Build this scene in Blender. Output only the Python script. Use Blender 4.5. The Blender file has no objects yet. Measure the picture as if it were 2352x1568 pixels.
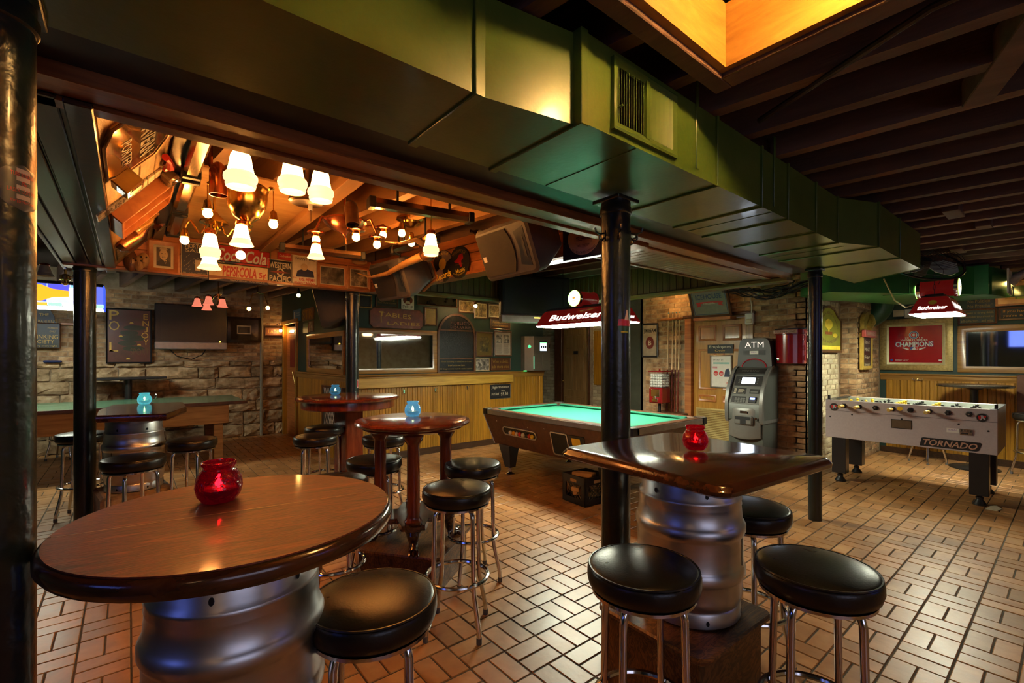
import bpy, math, random
from mathutils import Matrix, Vector
R = math.radians
rnd = random.Random(7)
SC = bpy.context.scene
COL = SC.collection

# ------------------------------------------------------------ camera
# X runs along the ventilation duct, Y away to the left, Z up; camera stands at the origin
FPX, CXP, HYP, EYE = 1072.0, 1176.0, 820.0, 1.46
_fw = Vector((0.635, 0.7725)).normalized()
_rt = Vector((_fw.y, -_fw.x))
cam = bpy.data.cameras.new('camera')
cam.sensor_width = 36.0
cam.lens = FPX / 2352 * 36
cam.shift_y = (HYP - 784) / 2352
cam.clip_start = 0.02
camo = bpy.data.objects.new('camera', cam)
COL.objects.link(camo)
camo.location = (0, 0, EYE)
camo.rotation_euler = (R(90), 0, math.atan2(_fw.y, _fw.x) - R(90))
SC.camera = camo

# ------------------------------------------------------------ world and exposure
w = bpy.data.worlds.new('world')
SC.world = w
w.use_nodes = True
w.node_tree.nodes['Background'].inputs[0].default_value = (0.55, 0.42, 0.30, 1)
w.node_tree.nodes['Background'].inputs[1].default_value = 0.06
SC.view_settings.view_transform = 'Standard'
SC.view_settings.look = 'None'
SC.view_settings.gamma = 1
SC.view_settings.use_curve_mapping = False
SC.view_settings.exposure = 1.0
SC.cycles.use_light_tree = False
SC.cycles.max_bounces = 5
SC.cycles.diffuse_bounces = 3
SC.cycles.glossy_bounces = 2
SC.cycles.transmission_bounces = 4
SC.cycles.use_adaptive_sampling = True
SC.cycles.adaptive_threshold = .08
SC.cycles.sample_clamp_indirect = 4.0
SC.cycles.caustics_reflective = False
SC.cycles.caustics_refractive = False

# ------------------------------------------------------------ pixel <-> place (measured in the photograph)
def ray(u, v):
    a = (u - CXP) / FPX
    return Vector((_fw.x + a * _rt.x, _fw.y + a * _rt.y, -(v - HYP) / FPX))
def onX(u, v, x):
    r = ray(u, v); return Vector((0, 0, EYE)) + r * (x / r.x)
def onY(u, v, y):
    r = ray(u, v); return Vector((0, 0, EYE)) + r * (y / r.y)
def onZ(u, v, z):
    r = ray(u, v); return Vector((0, 0, EYE)) + r * ((z - EYE) / r.z)
def atD(u, v, d):
    return Vector((0, 0, EYE)) + ray(u, v) * d

# ------------------------------------------------------------ mesh builder
class MB:
    def __init__(s, M=None):
        s.v = []; s.f = []; s.M = M
    def add(s, vs, fs):
        o = len(s.v)
        if s.M is not None:
            vs = [tuple(s.M @ Vector(p)) for p in vs]
        s.v.extend(tuple(p) for p in vs)
        s.f.extend(tuple(i + o for i in f) for f in fs)
        return s
    def box(s, x0, x1, y0, y1, z0, z1, b=0.0):
        if x1 < x0: x0, x1 = x1, x0
        if y1 < y0: y0, y1 = y1, y0
        if z1 < z0: z0, z1 = z1, z0
        if b <= 0:
            vs = [(x, y, z) for x in (x0, x1) for y in (y0, y1) for z in (z0, z1)]
            return s.add(vs, [(0,1,3,2),(4,6,7,5),(0,4,5,1),(2,3,7,6),(0,2,6,4),(1,5,7,3)])
        b = min(b, (x1-x0)*.45, (y1-y0)*.45, (z1-z0)*.45)
        X = (x0, x1); Y = (y0, y1); Z = (z0, z1)
        vs = []; ix = {}
        for i in (0,1):
            for j in (0,1):
                for k in (0,1):
                    sx = 1 - 2*i; sy = 1 - 2*j; sz = 1 - 2*k
                    ix[i,j,k,0] = len(vs); vs.append((X[i], Y[j]+sy*b, Z[k]+sz*b))
                    ix[i,j,k,1] = len(vs); vs.append((X[i]+sx*b, Y[j], Z[k]+sz*b))
                    ix[i,j,k,2] = len(vs); vs.append((X[i]+sx*b, Y[j]+sy*b, Z[k]))
        fs = []
        for i in (0,1):
            q = [ix[i,0,0,0], ix[i,1,0,0], ix[i,1,1,0], ix[i,0,1,0]]; fs.append(q if i else q[::-1])
            q = [ix[0,i,0,1], ix[0,i,1,1], ix[1,i,1,1], ix[1,i,0,1]]; fs.append(q if i else q[::-1])
            q = [ix[0,0,i,2], ix[1,0,i,2], ix[1,1,i,2], ix[0,1,i,2]]; fs.append(q if i else q[::-1])
        for i in (0,1):
            for j in (0,1):
                fs.append([ix[i,j,0,0], ix[i,j,1,0], ix[i,j,1,1], ix[i,j,0,1]])
                fs.append([ix[i,0,j,0], ix[i,1,j,0], ix[i,1,j,2], ix[i,0,j,2]])
                fs.append([ix[0,i,j,1], ix[1,i,j,1], ix[1,i,j,2], ix[0,i,j,2]])
        for i in (0,1):
            for j in (0,1):
                for k in (0,1):
                    fs.append([ix[i,j,k,0], ix[i,j,k,1], ix[i,j,k,2]])
        return s.add(vs, fs)
    def cyl(s, p0, p1, r0, r1=None, n=12, caps=True):
        return s.tube([p0, p1], [r0, r0 if r1 is None else r1], n, caps=caps)
    def tube(s, path, r, n=8, closed=False, caps=True):
        P = [Vector(p) for p in path]; m = len(P)
        rr = r if isinstance(r, (list, tuple)) else [r]*m
        T = []
        for i in range(m):
            a = P[i-1] if (i > 0 or closed) else P[i]
            b = P[(i+1) % m] if (i < m-1 or closed) else P[i]
            t = (b - a); T.append(t.normalized() if t.length > 1e-9 else Vector((0,0,1)))
        t0 = T[0]
        u = t0.cross(Vector((0,0,1)))
        if u.length < 1e-3: u = t0.cross(Vector((1,0,0)))
        u.normalize()
        vs = []; fs = []
        for i in range(m):
            u = u - T[i]*u.dot(T[i])
            if u.length < 1e-6: u = T[i].orthogonal()
            u.normalize(); w2 = T[i].cross(u)
            for k in range(n):
                a = 2*math.pi*k/n
                vs.append(P[i] + (u*math.cos(a) + w2*math.sin(a))*rr[i])
        e = m if closed else m-1
        for i in range(e):
            j = (i+1) % m
            for k in range(n):
                l = (k+1) % n
                fs.append((i*n+k, i*n+l, j*n+l, j*n+k))
        if caps and not closed:
            fs.append(tuple(range(n))[::-1]); fs.append(tuple((m-1)*n+k for k in range(n)))
        return s.add(vs, fs)
    def lathe(s, prof, n=24, c=(0,0,0), axis='z', caps=True):
        vs = []; fs = []; m = len(prof)
        for r, z in prof:
            for k in range(n):
                a = 2*math.pi*k/n; x = r*math.cos(a); y = r*math.sin(a)
                if axis == 'z': p = (c[0]+x, c[1]+y, c[2]+z)
                elif axis == 'y': p = (c[0]+x, c[1]+z, c[2]+y)
                else: p = (c[0]+z, c[1]+x, c[2]+y)
                vs.append(p)
        for i in range(m-1):
            for k in range(n):
                l = (k+1) % n
                fs.append((i*n+k, i*n+l, (i+1)*n+l, (i+1)*n+k))
        if caps:
            fs.append(tuple(range(n))[::-1]); fs.append(tuple((m-1)*n+k for k in range(n)))
        return s.add(vs, fs)
    def prism(s, pts, y0, y1):          # outline in the X-Z plane, thickness along Y
        n = len(pts)
        vs = [(x, y0, z) for x, z in pts] + [(x, y1, z) for x, z in pts]
        fs = [tuple(range(n)), tuple(range(2*n-1, n-1, -1))]
        fs += [(i, i+n, (i+1) % n + n, (i+1) % n) for i in range(n)]
        return s.add(vs, fs)
    def prismz(s, pts, z0, z1):
        n = len(pts)
        vs = [(x, y, z0) for x, y in pts] + [(x, y, z1) for x, y in pts]
        fs = [tuple(range(n-1, -1, -1)), tuple(range(n, 2*n))]
        fs += [(i, (i+1) % n, (i+1) % n + n, i+n) for i in range(n)]
        return s.add(vs, fs)
    def prismx(s, pts, x0, x1):         # outline in the Y-Z plane
        n = len(pts)
        vs = [(x0, y, z) for y, z in pts] + [(x1, y, z) for y, z in pts]
        fs = [tuple(range(n-1, -1, -1)), tuple(range(n, 2*n))]
        fs += [(i, (i+1) % n, (i+1) % n + n, i+n) for i in range(n)]
        return s.add(vs, fs)
    def frame(s, x0, x1, z0, z1, fw, y0, y1, prof=True):   # picture frame ring, mitred, sloping inwards
        o = [(x0,z0),(x1,z0),(x1,z1),(x0,z1)]
        m = [(x0+fw*.3,z0+fw*.3),(x1-fw*.3,z0+fw*.3),(x1-fw*.3,z1-fw*.3),(x0+fw*.3,z1-fw*.3)]
        i = [(x0+fw,z0+fw),(x1-fw,z0+fw),(x1-fw,z1-fw),(x0+fw,z1-fw)]
        ym = y0; yi = y0 + (y1-y0)*(.45 if prof else 0)
        rings = [(o, y1), (o, y0+(y1-y0)*.2), (m, ym), (i, yi), (i, y1)]
        vs = [(x, y, z) for pts, y in rings for x, z in pts]; fs = []
        for a in range(4):
            for k in range(4):
                l = (k+1) % 4
                fs.append((a*4+k, a*4+l, a*4+4+l, a*4+4+k))
        return s.add(vs, fs)
    def sphere(s, c, r, n=12, m=8, sc=(1,1,1)):
        vs = [(c[0], c[1], c[2]+r*sc[2])]; fs = []
        for i in range(1, m):
            t = math.pi*i/m
            for k in range(n):
                a = 2*math.pi*k/n
                vs.append((c[0]+r*sc[0]*math.sin(t)*math.cos(a), c[1]+r*sc[1]*math.sin(t)*math.sin(a), c[2]+r*sc[2]*math.cos(t)))
        vs.append((c[0], c[1], c[2]-r*sc[2]))
        for k in range(n): fs.append((0, 1+k, 1+(k+1) % n))
        for i in range(m-2):
            for k in range(n):
                l = (k+1) % n
                fs.append((1+i*n+k, 1+(i+1)*n+k, 1+(i+1)*n+l, 1+i*n+l))
        e = len(vs)-1
        for k in range(n): fs.append((e, 1+(m-2)*n+(k+1) % n, 1+(m-2)*n+k))
        return s.add(vs, fs)
    def mesh(s, name, ang=38, smooth=True):
        me = bpy.data.meshes.new(name)
        me.from_pydata(s.v, [], s.f)
        if smooth:
            me.polygons.foreach_set('use_smooth', [True]*len(me.polygons))
            me.set_sharp_from_angle(angle=R(ang))
        me.update()
        return me
    def build(s, name, mat, parent=None, ang=38, smooth=True, normals=False):
        import bmesh
        me = s.mesh(name, ang, smooth)
        bm = bmesh.new(); bm.from_mesh(me); bmesh.ops.recalc_face_normals(bm, faces=bm.faces); bm.to_mesh(me); bm.free()
        me.materials.append(mat)
        o = bpy.data.objects.new(name, me)
        COL.objects.link(o)
        if parent is not None: o.parent = parent
        return o

def link(name, me, parent=None):
    o = bpy.data.objects.new(name, me); COL.objects.link(o)
    if parent is not None: o.parent = parent
    return o
def tag(o, label, cat, group=None):
    o['label'] = label; o['category'] = cat
    if group: o['group'] = group
    return o
def thing(name, label, cat, loc=(0,0,0), rz=0.0, group=None, rx=0.0, ry=0.0):
    o = bpy.data.objects.new(name, None); COL.objects.link(o)
    o.empty_display_size = .05
    o.location = loc; o.rotation_euler = (rx, ry, rz)
    return tag(o, label, cat, group)
def struct(o):
    o['kind'] = 'structure'; return o
def stuff(o):
    o['kind'] = 'stuff'; return o
def dup(root, loc, rz=0.0, label=None, group=None):
    r = root.copy(); COL.objects.link(r); r.location = loc
    r.rotation_euler = (0, 0, rz)
    if label: r['label'] = label
    if group: r['group'] = group
    for ch in list(root.children):
        c = ch.copy(); COL.objects.link(c); c.parent = r
        for g in list(ch.children):
            d = g.copy(); COL.objects.link(d); d.parent = c
    return r

# ------------------------------------------------------------ materials
MATS = {}
def _newmat(name):
    m = bpy.data.materials.new(name); m.use_nodes = True
    nt = m.node_tree; b = nt.nodes['Principled BSDF']
    return m, nt, b
def pm(name, col, rough=.5, metal=0.0, var=.12, scale=18.0, bump=0.0, bscale=None, emit=None, es=0.0, trans=0.0, coat=0.0, alpha=1.0, rnd_obj=0.0, ior=1.45, rvar=0.0, stretch=None, spec=.5, bdist=.004):
    if name in MATS: return MATS[name]
    m, nt, b = _newmat(name)
    N = nt.nodes; L = nt.links
    b.inputs['Roughness'].default_value = rough
    b.inputs['Metallic'].default_value = metal
    b.inputs['IOR'].default_value = ior
    b.inputs['Transmission Weight'].default_value = trans
    b.inputs['Coat Weight'].default_value = coat
    b.inputs['Coat Roughness'].default_value = .12
    b.inputs['Specular IOR Level'].default_value = spec
    if alpha < 1: b.inputs['Alpha'].default_value = alpha
    tc = N.new('ShaderNodeTexCoord')
    src = tc.outputs['Object']
    if stretch:
        mp = N.new('ShaderNodeMapping'); mp.inputs['Scale'].default_value = stretch
        L.new(src, mp.inputs['Vector']); src = mp.outputs['Vector']
    nz = N.new('ShaderNodeTexNoise'); nz.inputs['Scale'].default_value = scale; nz.inputs['Detail'].default_value = 2
    L.new(src, nz.inputs['Vector'])
    rp = N.new('ShaderNodeMapRange')
    rp.inputs['From Min'].default_value = .25; rp.inputs['From Max'].default_value = .75
    rp.inputs['To Min'].default_value = 1-var; rp.inputs['To Max'].default_value = 1+var
    L.new(nz.outputs['Fac'], rp.inputs['Value'])
    val = rp.outputs['Result']
    if rnd_obj > 0:
        oi = N.new('ShaderNodeObjectInfo'); ge = N.new('ShaderNodeNewGeometry')
        ad = N.new('ShaderNodeMath'); ad.operation = 'ADD'
        L.new(oi.outputs['Random'], ad.inputs[0]); L.new(ge.outputs['Random Per Island'], ad.inputs[1])
        fr = N.new('ShaderNodeMath'); fr.operation = 'FRACT'; L.new(ad.outputs[0], fr.inputs[0])
        r2 = N.new('ShaderNodeMapRange'); r2.inputs['To Min'].default_value = 1-rnd_obj; r2.inputs['To Max'].default_value = 1+rnd_obj
        L.new(fr.outputs[0], r2.inputs['Value'])
        mu = N.new('ShaderNodeMath'); mu.operation = 'MULTIPLY'; L.new(val, mu.inputs[0]); L.new(r2.outputs['Result'], mu.inputs[1]); val = mu.outputs[0]
    vm = N.new('ShaderNodeVectorMath'); vm.operation = 'SCALE'
    vm.inputs[0].default_value = col[:3]
    L.new(val, vm.inputs['Scale'])
    L.new(vm.outputs['Vector'], b.inputs['Base Color'])
    if bump > 0:
        n2 = N.new('ShaderNodeTexNoise'); n2.inputs['Scale'].default_value = bscale or scale*2; n2.inputs['Detail'].default_value = 2
        L.new(src, n2.inputs['Vector'])
        bp = N.new('ShaderNodeBump'); bp.inputs['Strength'].default_value = min(bump, 1); bp.inputs['Distance'].default_value = bdist
        L.new(n2.outputs['Fac'], bp.inputs['Height']); L.new(bp.outputs['Normal'], b.inputs['Normal'])
    if rvar > 0:
        r3 = N.new('ShaderNodeMapRange'); r3.inputs['To Min'].default_value = max(.02, rough-rvar); r3.inputs['To Max'].default_value = rough+rvar
        L.new(nz.outputs['Fac'], r3.inputs['Value']); L.new(r3.outputs['Result'], b.inputs['Roughness'])
    if emit:
        m.cycles.emission_sampling = 'NONE'
        b.inputs['Emission Color'].default_value = (*emit, 1); b.inputs['Emission Strength'].default_value = es
    MATS[name] = m
    return m
def ramp_mat(name, stops, scale=6.0, stretch=(1,1,1), rough=.4, bump=.1, dist=2.0, rnd_obj=0.0, coat=0.0, detail=3.5, bscale=60, metal=0.0, rvar=0, axis_off=True):
    """noise through a colour ramp: wood grain (stretched), stone, worn paint"""
    if name in MATS: return MATS[name]
    m, nt, b = _newmat(name); N = nt.nodes; L = nt.links
    tc = N.new('ShaderNodeTexCoord'); mp = N.new('ShaderNodeMapping'); mp.inputs['Scale'].default_value = stretch
    oi = N.new('ShaderNodeObjectInfo')
    va = N.new('ShaderNodeVectorMath'); va.operation = 'ADD'
    cs = N.new('ShaderNodeVectorMath'); cs.operation = 'SCALE'; cs.inputs[0].default_value = (17.3, 9.1, 23.7)
    L.new(oi.outputs['Random'], cs.inputs['Scale'])
    L.new(tc.outputs['Object'], va.inputs[0]); L.new(cs.outputs['Vector'], va.inputs[1])
    L.new(va.outputs['Vector'], mp.inputs['Vector'])
    nz = N.new('ShaderNodeTexNoise'); nz.inputs['Scale'].default_value = scale; nz.inputs['Detail'].default_value = detail
    nz.inputs['Distortion'].default_value = dist*.2; nz.inputs['Roughness'].default_value = .62
    L.new(mp.outputs['Vector'], nz.inputs['Vector'])
    cr = N.new('ShaderNodeValToRGB'); e = cr.color_ramp.elements
    e[0].position = stops[0][0]; e[0].color = (*stops[0][1], 1)
    e[1].position = stops[-1][0]; e[1].color = (*stops[-1][1], 1)
    for p, c in stops[1:-1]:
        k = cr.color_ramp.elements.new(p); k.color = (*c, 1)
    L.new(nz.outputs['Fac'], cr.inputs['Fac'])
    out = cr.outputs['Color']
    if rnd_obj > 0:
        ge = N.new('ShaderNodeNewGeometry'); ad = N.new('ShaderNodeMath'); ad.operation = 'ADD'
        L.new(oi.outputs['Random'], ad.inputs[0]); L.new(ge.outputs['Random Per Island'], ad.inputs[1])
        fr = N.new('ShaderNodeMath'); fr.operation = 'FRACT'; L.new(ad.outputs[0], fr.inputs[0])
        mr = N.new('ShaderNodeMapRange'); mr.inputs['To Min'].default_value = 1-rnd_obj; mr.inputs['To Max'].default_value = 1+rnd_obj
        L.new(fr.outputs[0], mr.inputs['Value'])
        vm = N.new('ShaderNodeVectorMath'); vm.operation = 'SCALE'; L.new(out, vm.inputs[0]); L.new(mr.outputs['Result'], vm.inputs['Scale']); out = vm.outputs['Vector']
    L.new(out, b.inputs['Base Color'])
    b.inputs['Roughness'].default_value = rough; b.inputs['Coat Weight'].default_value = coat; b.inputs['Coat Roughness'].default_value = .09
    b.inputs['Metallic'].default_value = metal
    if rvar > 0:
        r3 = N.new('ShaderNodeMapRange'); r3.inputs['To Min'].default_value = max(.02, rough-rvar); r3.inputs['To Max'].default_value = rough+rvar
        L.new(nz.outputs['Fac'], r3.inputs['Value']); L.new(r3.outputs['Result'], b.inputs['Roughness'])
    if bump > 0:
        n2 = N.new('ShaderNodeTexNoise'); n2.inputs['Scale'].default_value = bscale; n2.inputs['Detail'].default_value = 2
        L.new(mp.outputs['Vector'], n2.inputs['Vector'])
        bp = N.new('ShaderNodeBump'); bp.inputs['Strength'].default_value = min(bump,1); bp.inputs['Distance'].default_value = .006
        L.new(n2.outputs['Fac'], bp.inputs['Height']); L.new(bp.outputs['Normal'], b.inputs['Normal'])
    MATS[name] = m
    return m
def emi(name, col, s):
    if name in MATS: return MATS[name]
    m, nt, b = _newmat(name)
    b.inputs['Base Color'].default_value = (*[min(1, c*.8) for c in col], 1)
    b.inputs['Emission Color'].default_value = (*col, 1); b.inputs['Emission Strength'].default_value = s
    if s < 3 and name not in ('dusk_pane', 'fill_pendant_glass', 'blue_picture'): m.cycles.emission_sampling = 'NONE'     # faint glows are found by chance alone
    MATS[name] = m
    return m
def photo_mat(name, dark, light, scale=14, seed=0.0, thr=.5):
    """a small printed photograph seen from far: soft patches of light and dark"""
    if name in MATS: return MATS[name]
    return ramp_mat(name, [(thr-.16, dark), (thr, tuple((a+b)/2*.7 for a, b in zip(dark, light))), (thr+.16, light)], scale=scale, rough=.3, bump=0, detail=5)

BLACK = pm('black_plastic', (.012,.012,.013), .35, var=.1)
DARKMET = pm('dark_metal', (.02,.02,.022), .3, .3)
CHROME = pm('chrome', (.75,.74,.72), .13, 1.0, var=.05, rvar=.05)
STEEL = ramp_mat('brushed_steel', [(.3,(.58,.57,.58)),(.7,(.78,.77,.78))], scale=3, stretch=(1,1,3), rough=.36, bump=0, metal=1.0, rvar=.05)
VINYL = pm('black_vinyl', (.008,.0075,.007), .3, var=.2, scale=8, bump=.12, bscale=140, rvar=.08)
BRASS = pm('brass', (.62,.40,.12), .22, 1.0, var=.15)
COPPER = pm('copper', (.55,.20,.09), .25, 1.0, var=.15)
BRONZE = pm('bronze', (.18,.10,.05), .3, .8, var=.2)
TILE = ramp_mat('quarry_tile', [(.25,(.24,.105,.034)),(.5,(.36,.170,.060)),(.75,(.46,.25,.10))], scale=5, rough=.36, bump=.10, rnd_obj=.22, bscale=35, rvar=.10)
GROUT = pm('grout', (.060,.050,.034), .8, var=.3, scale=30)
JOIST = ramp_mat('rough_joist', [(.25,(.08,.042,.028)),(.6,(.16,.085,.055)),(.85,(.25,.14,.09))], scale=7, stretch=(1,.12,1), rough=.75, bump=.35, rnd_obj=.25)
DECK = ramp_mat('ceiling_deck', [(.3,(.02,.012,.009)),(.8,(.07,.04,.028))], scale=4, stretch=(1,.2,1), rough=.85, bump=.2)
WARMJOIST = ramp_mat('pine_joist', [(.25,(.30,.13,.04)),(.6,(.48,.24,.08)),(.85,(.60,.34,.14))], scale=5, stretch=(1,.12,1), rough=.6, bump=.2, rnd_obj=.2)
PINE = ramp_mat('stained_pine', [(.25,(.19,.080,.006)),(.55,(.33,.155,.012)),(.85,(.45,.235,.026))], scale=6, stretch=(6,6,.35), rough=.38, bump=.08, rnd_obj=.2, coat=.15)
PINEH = ramp_mat('stained_pine_rail', [(.25,(.15,.065,.012)),(.55,(.29,.14,.028)),(.85,(.42,.23,.06))], scale=5, stretch=(.4,.4,6), rough=.32, bump=.06, coat=.2)
PALEPLANK = ramp_mat('pale_pine', [(.25,(.30,.16,.018)),(.55,(.46,.27,.040)),(.85,(.58,.38,.08))], scale=5, stretch=(.5,3,6), rough=.4, bump=.06)
CEDAR = ramp_mat('orange_board', [(.25,(.24,.07,.018)),(.55,(.42,.14,.035)),(.85,(.55,.23,.07))], scale=5, stretch=(.35,.35,6), rough=.45, bump=.08, rnd_obj=.15)
DARKSTAIN = ramp_mat('dark_stained_board', [(.25,(.018,.009,.005)),(.6,(.05,.022,.010)),(.9,(.10,.045,.02))], scale=5, stretch=(.5,6,6), rough=.3, bump=.08, coat=.3)
TRIMSTAIN = ramp_mat('red_brown_trim', [(.25,(.18,.055,.014)),(.6,(.34,.11,.028)),(.9,(.44,.17,.05))], scale=5, stretch=(.5,6,6), rough=.3, bump=.08, coat=.25)
SOFFIT = ramp_mat('dark_soffit', [(.25,(.018,.010,.007)),(.6,(.035,.02,.014)),(.9,(.06,.035,.025))], scale=5, stretch=(6,.4,6), rough=.3, bump=.06, coat=.2)
BEADCEIL = ramp_mat('beadboard_brown', [(.25,(.12,.06,.022)),(.55,(.22,.115,.042)),(.85,(.32,.18,.075))], scale=6, stretch=(6,.4,6), rough=.32, bump=.06, rnd_obj=.15, coat=.2)
GREENPAINT = pm('green_wall_paint', (.012,.034,.026), .55, var=.15, scale=5, bump=.08, bscale=120)
DUCTGREEN = ramp_mat('duct_green_paint', [(.25,(.062,.105,.014)),(.5,(.090,.145,.022)),(.8,(.120,.178,.034))], scale=3, rough=.3, bump=.10, coat=.15, bscale=50)
DUCTGREEN2 = ramp_mat('duct_green_enamel', [(.25,(.012,.10,.022)),(.5,(.02,.15,.035)),(.8,(.03,.19,.05))], scale=3, rough=.38, bump=.08)
COLPAINT = ramp_mat('column_enamel', [(.25,(.005,.008,.008)),(.6,(.010,.016,.016)),(.9,(.022,.030,.028))], scale=6, rough=.28, bump=.35, coat=.15, bscale=45)
BRICK = ramp_mat('painted_brick', [(.25,(.15,.075,.034)),(.45,(.32,.18,.088)),(.6,(.42,.27,.14)),(.78,(.54,.40,.24))], scale=9, rough=.85, bump=.8, rnd_obj=.38, bscale=30)
BRICKPALE = ramp_mat('pale_brick', [(.2,(.30,.22,.12)),(.5,(.46,.38,.24)),(.85,(.60,.53,.38))], scale=6, rough=.85, bump=.6, rnd_obj=.2, bscale=30)  # paler, less red mix than the other brick
MORTAR = ramp_mat('mortar', [(.25,(.22,.15,.09)),(.75,(.42,.32,.21))], scale=9, rough=.95, bump=.6)
STONE = ramp_mat('rough_stone', [(.25,(.10,.058,.026)),(.42,(.27,.175,.09)),(.58,(.42,.29,.165)),(.75,(.58,.45,.29))], scale=7, rough=.9, bump=1.0, rnd_obj=.32, bscale=22)
GREYGREEN = pm('grey_green_plaster', (.085,.095,.07), .7, var=.2, scale=5, bump=.1)
MAHOG = ramp_mat('varnished_mahogany', [(.32,(.045,.007,.002)),(.48,(.15,.022,.003)),(.54,(.08,.012,.002)),(.70,(.24,.042,.005))], scale=5, stretch=(1,7,7), rough=.55, bump=.22, coat=.55, bscale=30)
MAHOGD = ramp_mat('dark_mahogany', [(.25,(.018,.006,.003)),(.5,(.05,.016,.007)),(.8,(.10,.035,.014))], scale=4, stretch=(1,6,6), rough=.2, bump=.05, coat=.6, bscale=40)
MAHOGR = ramp_mat('red_mahogany', [(.25,(.09,.014,.006)),(.5,(.17,.03,.011)),(.8,(.25,.055,.018))], scale=5, stretch=(4,4,.7), rough=.2, bump=.05, coat=.6)
OAKPLY = ramp_mat('stained_plywood', [(.34,(.035,.012,.005)),(.44,(.17,.070,.020)),(.48,(.05,.018,.007)),(.54,(.22,.095,.028)),(.58,(.07,.026,.010)),(.66,(.20,.085,.026))], scale=4, stretch=(1,3,1.5), rough=.4, bump=.05, dist=9)
WHITE = pm('white_paint', (.62,.60,.56), .5, var=.06)
OFFWHITE = pm('cream_card', (.55,.47,.33), .5, var=.08)
GOLDPRINT = pm('gold_lettering', (.55,.33,.05), .4, var=.1)
YELLOWP = pm('yellow_print', (.75,.55,.05), .5)
REDP = pm('red_print', (.5,.012,.012), .45)
REDGLOSS = pm('red_enamel', (.22,.008,.010), .2, var=.1, coat=.5)
BLACKP = pm('black_print', (.010,.010,.012), .5)
NAVY = pm('navy_print', (.012,.02,.06), .5)
MIRROR = pm('mirror_glass', (.72,.74,.72), .03, 1.0, var=.02)
GREYSPK = pm('speaker_shell', (.065,.058,.06), .5, var=.1, bump=.15, bscale=200)
GOLDLEAF = pm('gilt_frame', (.33,.24,.09), .4, .6, var=.3, scale=40, bump=.4)
WALNUT = ramp_mat('walnut_frame', [(.3,(.05,.018,.007)),(.7,(.12,.045,.018))], scale=9, rough=.35, bump=.05)
ORANGEWOOD = ramp_mat('orange_wood_frame', [(.3,(.28,.09,.02)),(.7,(.45,.17,.05))], scale=9, rough=.35, bump=.05)

# ------------------------------------------------------------ lettering (flat print and raised letters)
def text_mesh(string, w=None, h=None, shear=0.0, bold=0.0, depth=0.0008, res=2):
    c = bpy.data.curves.new('lettering', 'FONT'); c.body = string
    c.size = 1.0; c.resolution_u = res; c.shear = shear; c.align_x = 'LEFT'; c.offset = bold
    c.space_line = .85
    o = bpy.data.objects.new('t', c)
    me = bpy.data.meshes.new_from_object(o)
    bpy.data.objects.remove(o); bpy.data.curves.remove(c)
    co = [v.co.copy() for v in me.vertices]
    fs = [tuple(p.vertices) for p in me.polygons]
    bpy.data.meshes.remove(me)
    if not co: return [], []
    x0 = min(p.x for p in co); x1 = max(p.x for p in co); y0 = min(p.y for p in co); y1 = max(p.y for p in co)
    sx = w/(x1-x0) if w else None; sy = h/(y1-y0) if h else None
    if sx is None: sx = sy
    if sy is None: sy = sx
    return [((p.x-(x0+x1)/2)*sx, (p.y-(y0+y1)/2)*sy) for p in co], fs
def letters(string, parent, mat, cx, cz, w=None, h=None, y=-0.002, shear=0.0, bold=0.0, rot=0.0, name='lettering', arc=None, bend=None):
    """flat lettering in a sign's own plane: x right, z up, -y towards the reader"""
    vs, fs = text_mesh(string, w, h, shear, bold)
    if not vs: return None
    out = []
    cr, sr = math.cos(rot), math.sin(rot)
    for x, z in vs:
        if arc:            # lettering along an arch of radius arc
            a = x/arc; r = arc + z; x, z = r*math.sin(a), r*math.cos(a)-arc
        x, z = x*cr - z*sr, x*sr + z*cr
        out.append((cx+x, y, cz+z))
    if bend:               # wrap on a cylinder of that radius standing at the local origin
        out = [(bend*math.sin(x/bend), -bend*math.cos(x/bend), z) for x, yy, z in out]
    me = bpy.data.meshes.new(name); me.from_pydata(out, [], fs); me.update()
    me.materials.append(mat)
    return link(name, me, parent)
def disc(n=24, rx=1.0, rz=1.0, cx=0.0, cz=0.0, a0=0, a1=360):
    return [(cx+rx*math.cos(R(a0+(a1-a0)*k/n)), cz+rz*math.sin(R(a0+(a1-a0)*k/n))) for k in range(n + (0 if a1-a0 >= 360 else 1))]
def flat(name, pts, mat, parent, y=-0.001, t=0.0008):
    return MB().prism(pts, y, y+t).build(name, mat, parent, smooth=False)
def rect(x0, x1, z0, z1): return [(x0,z0),(x1,z0),(x1,z1),(x0,z1)]

def hang(name, label, cat, plane, c, u0, v0, u1, v1, group=None, out=0.0):
    """a thing on a wall: root at the bottom middle of the pixel box, x to the right, -y out of the wall.
    plane 'X' = wall facing -X at x=c, 'Y' = wall facing -Y at y=c, 'P' = wall facing +X at x=c"""
    um = (u0+u1)/2; vm = (v0+v1)/2
    if plane == 'Y':
        a = onY(u0, vm, c); b = onY(u1, vm, c); t = onY(um, v0, c); d = onY(um, v1, c); rz = 0.0; w = b.x-a.x; mid = (a+b)/2; mid.y = c-out
    elif plane == 'X':
        a = onX(u0, vm, c); b = onX(u1, vm, c); t = onX(um, v0, c); d = onX(um, v1, c); rz = R(-90); w = a.y-b.y; mid = (a+b)/2; mid.x = c-out
    else:
        a = onX(u0, vm, c); b = onX(u1, vm, c); t = onX(um, v0, c); d = onX(um, v1, c); rz = R(90); w = b.y-a.y; mid = (a+b)/2; mid.x = c+out
    h = t.z-d.z
    r = thing(name, label, cat, (mid.x, mid.y, d.z), rz, group)
    return r, w, h
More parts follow.
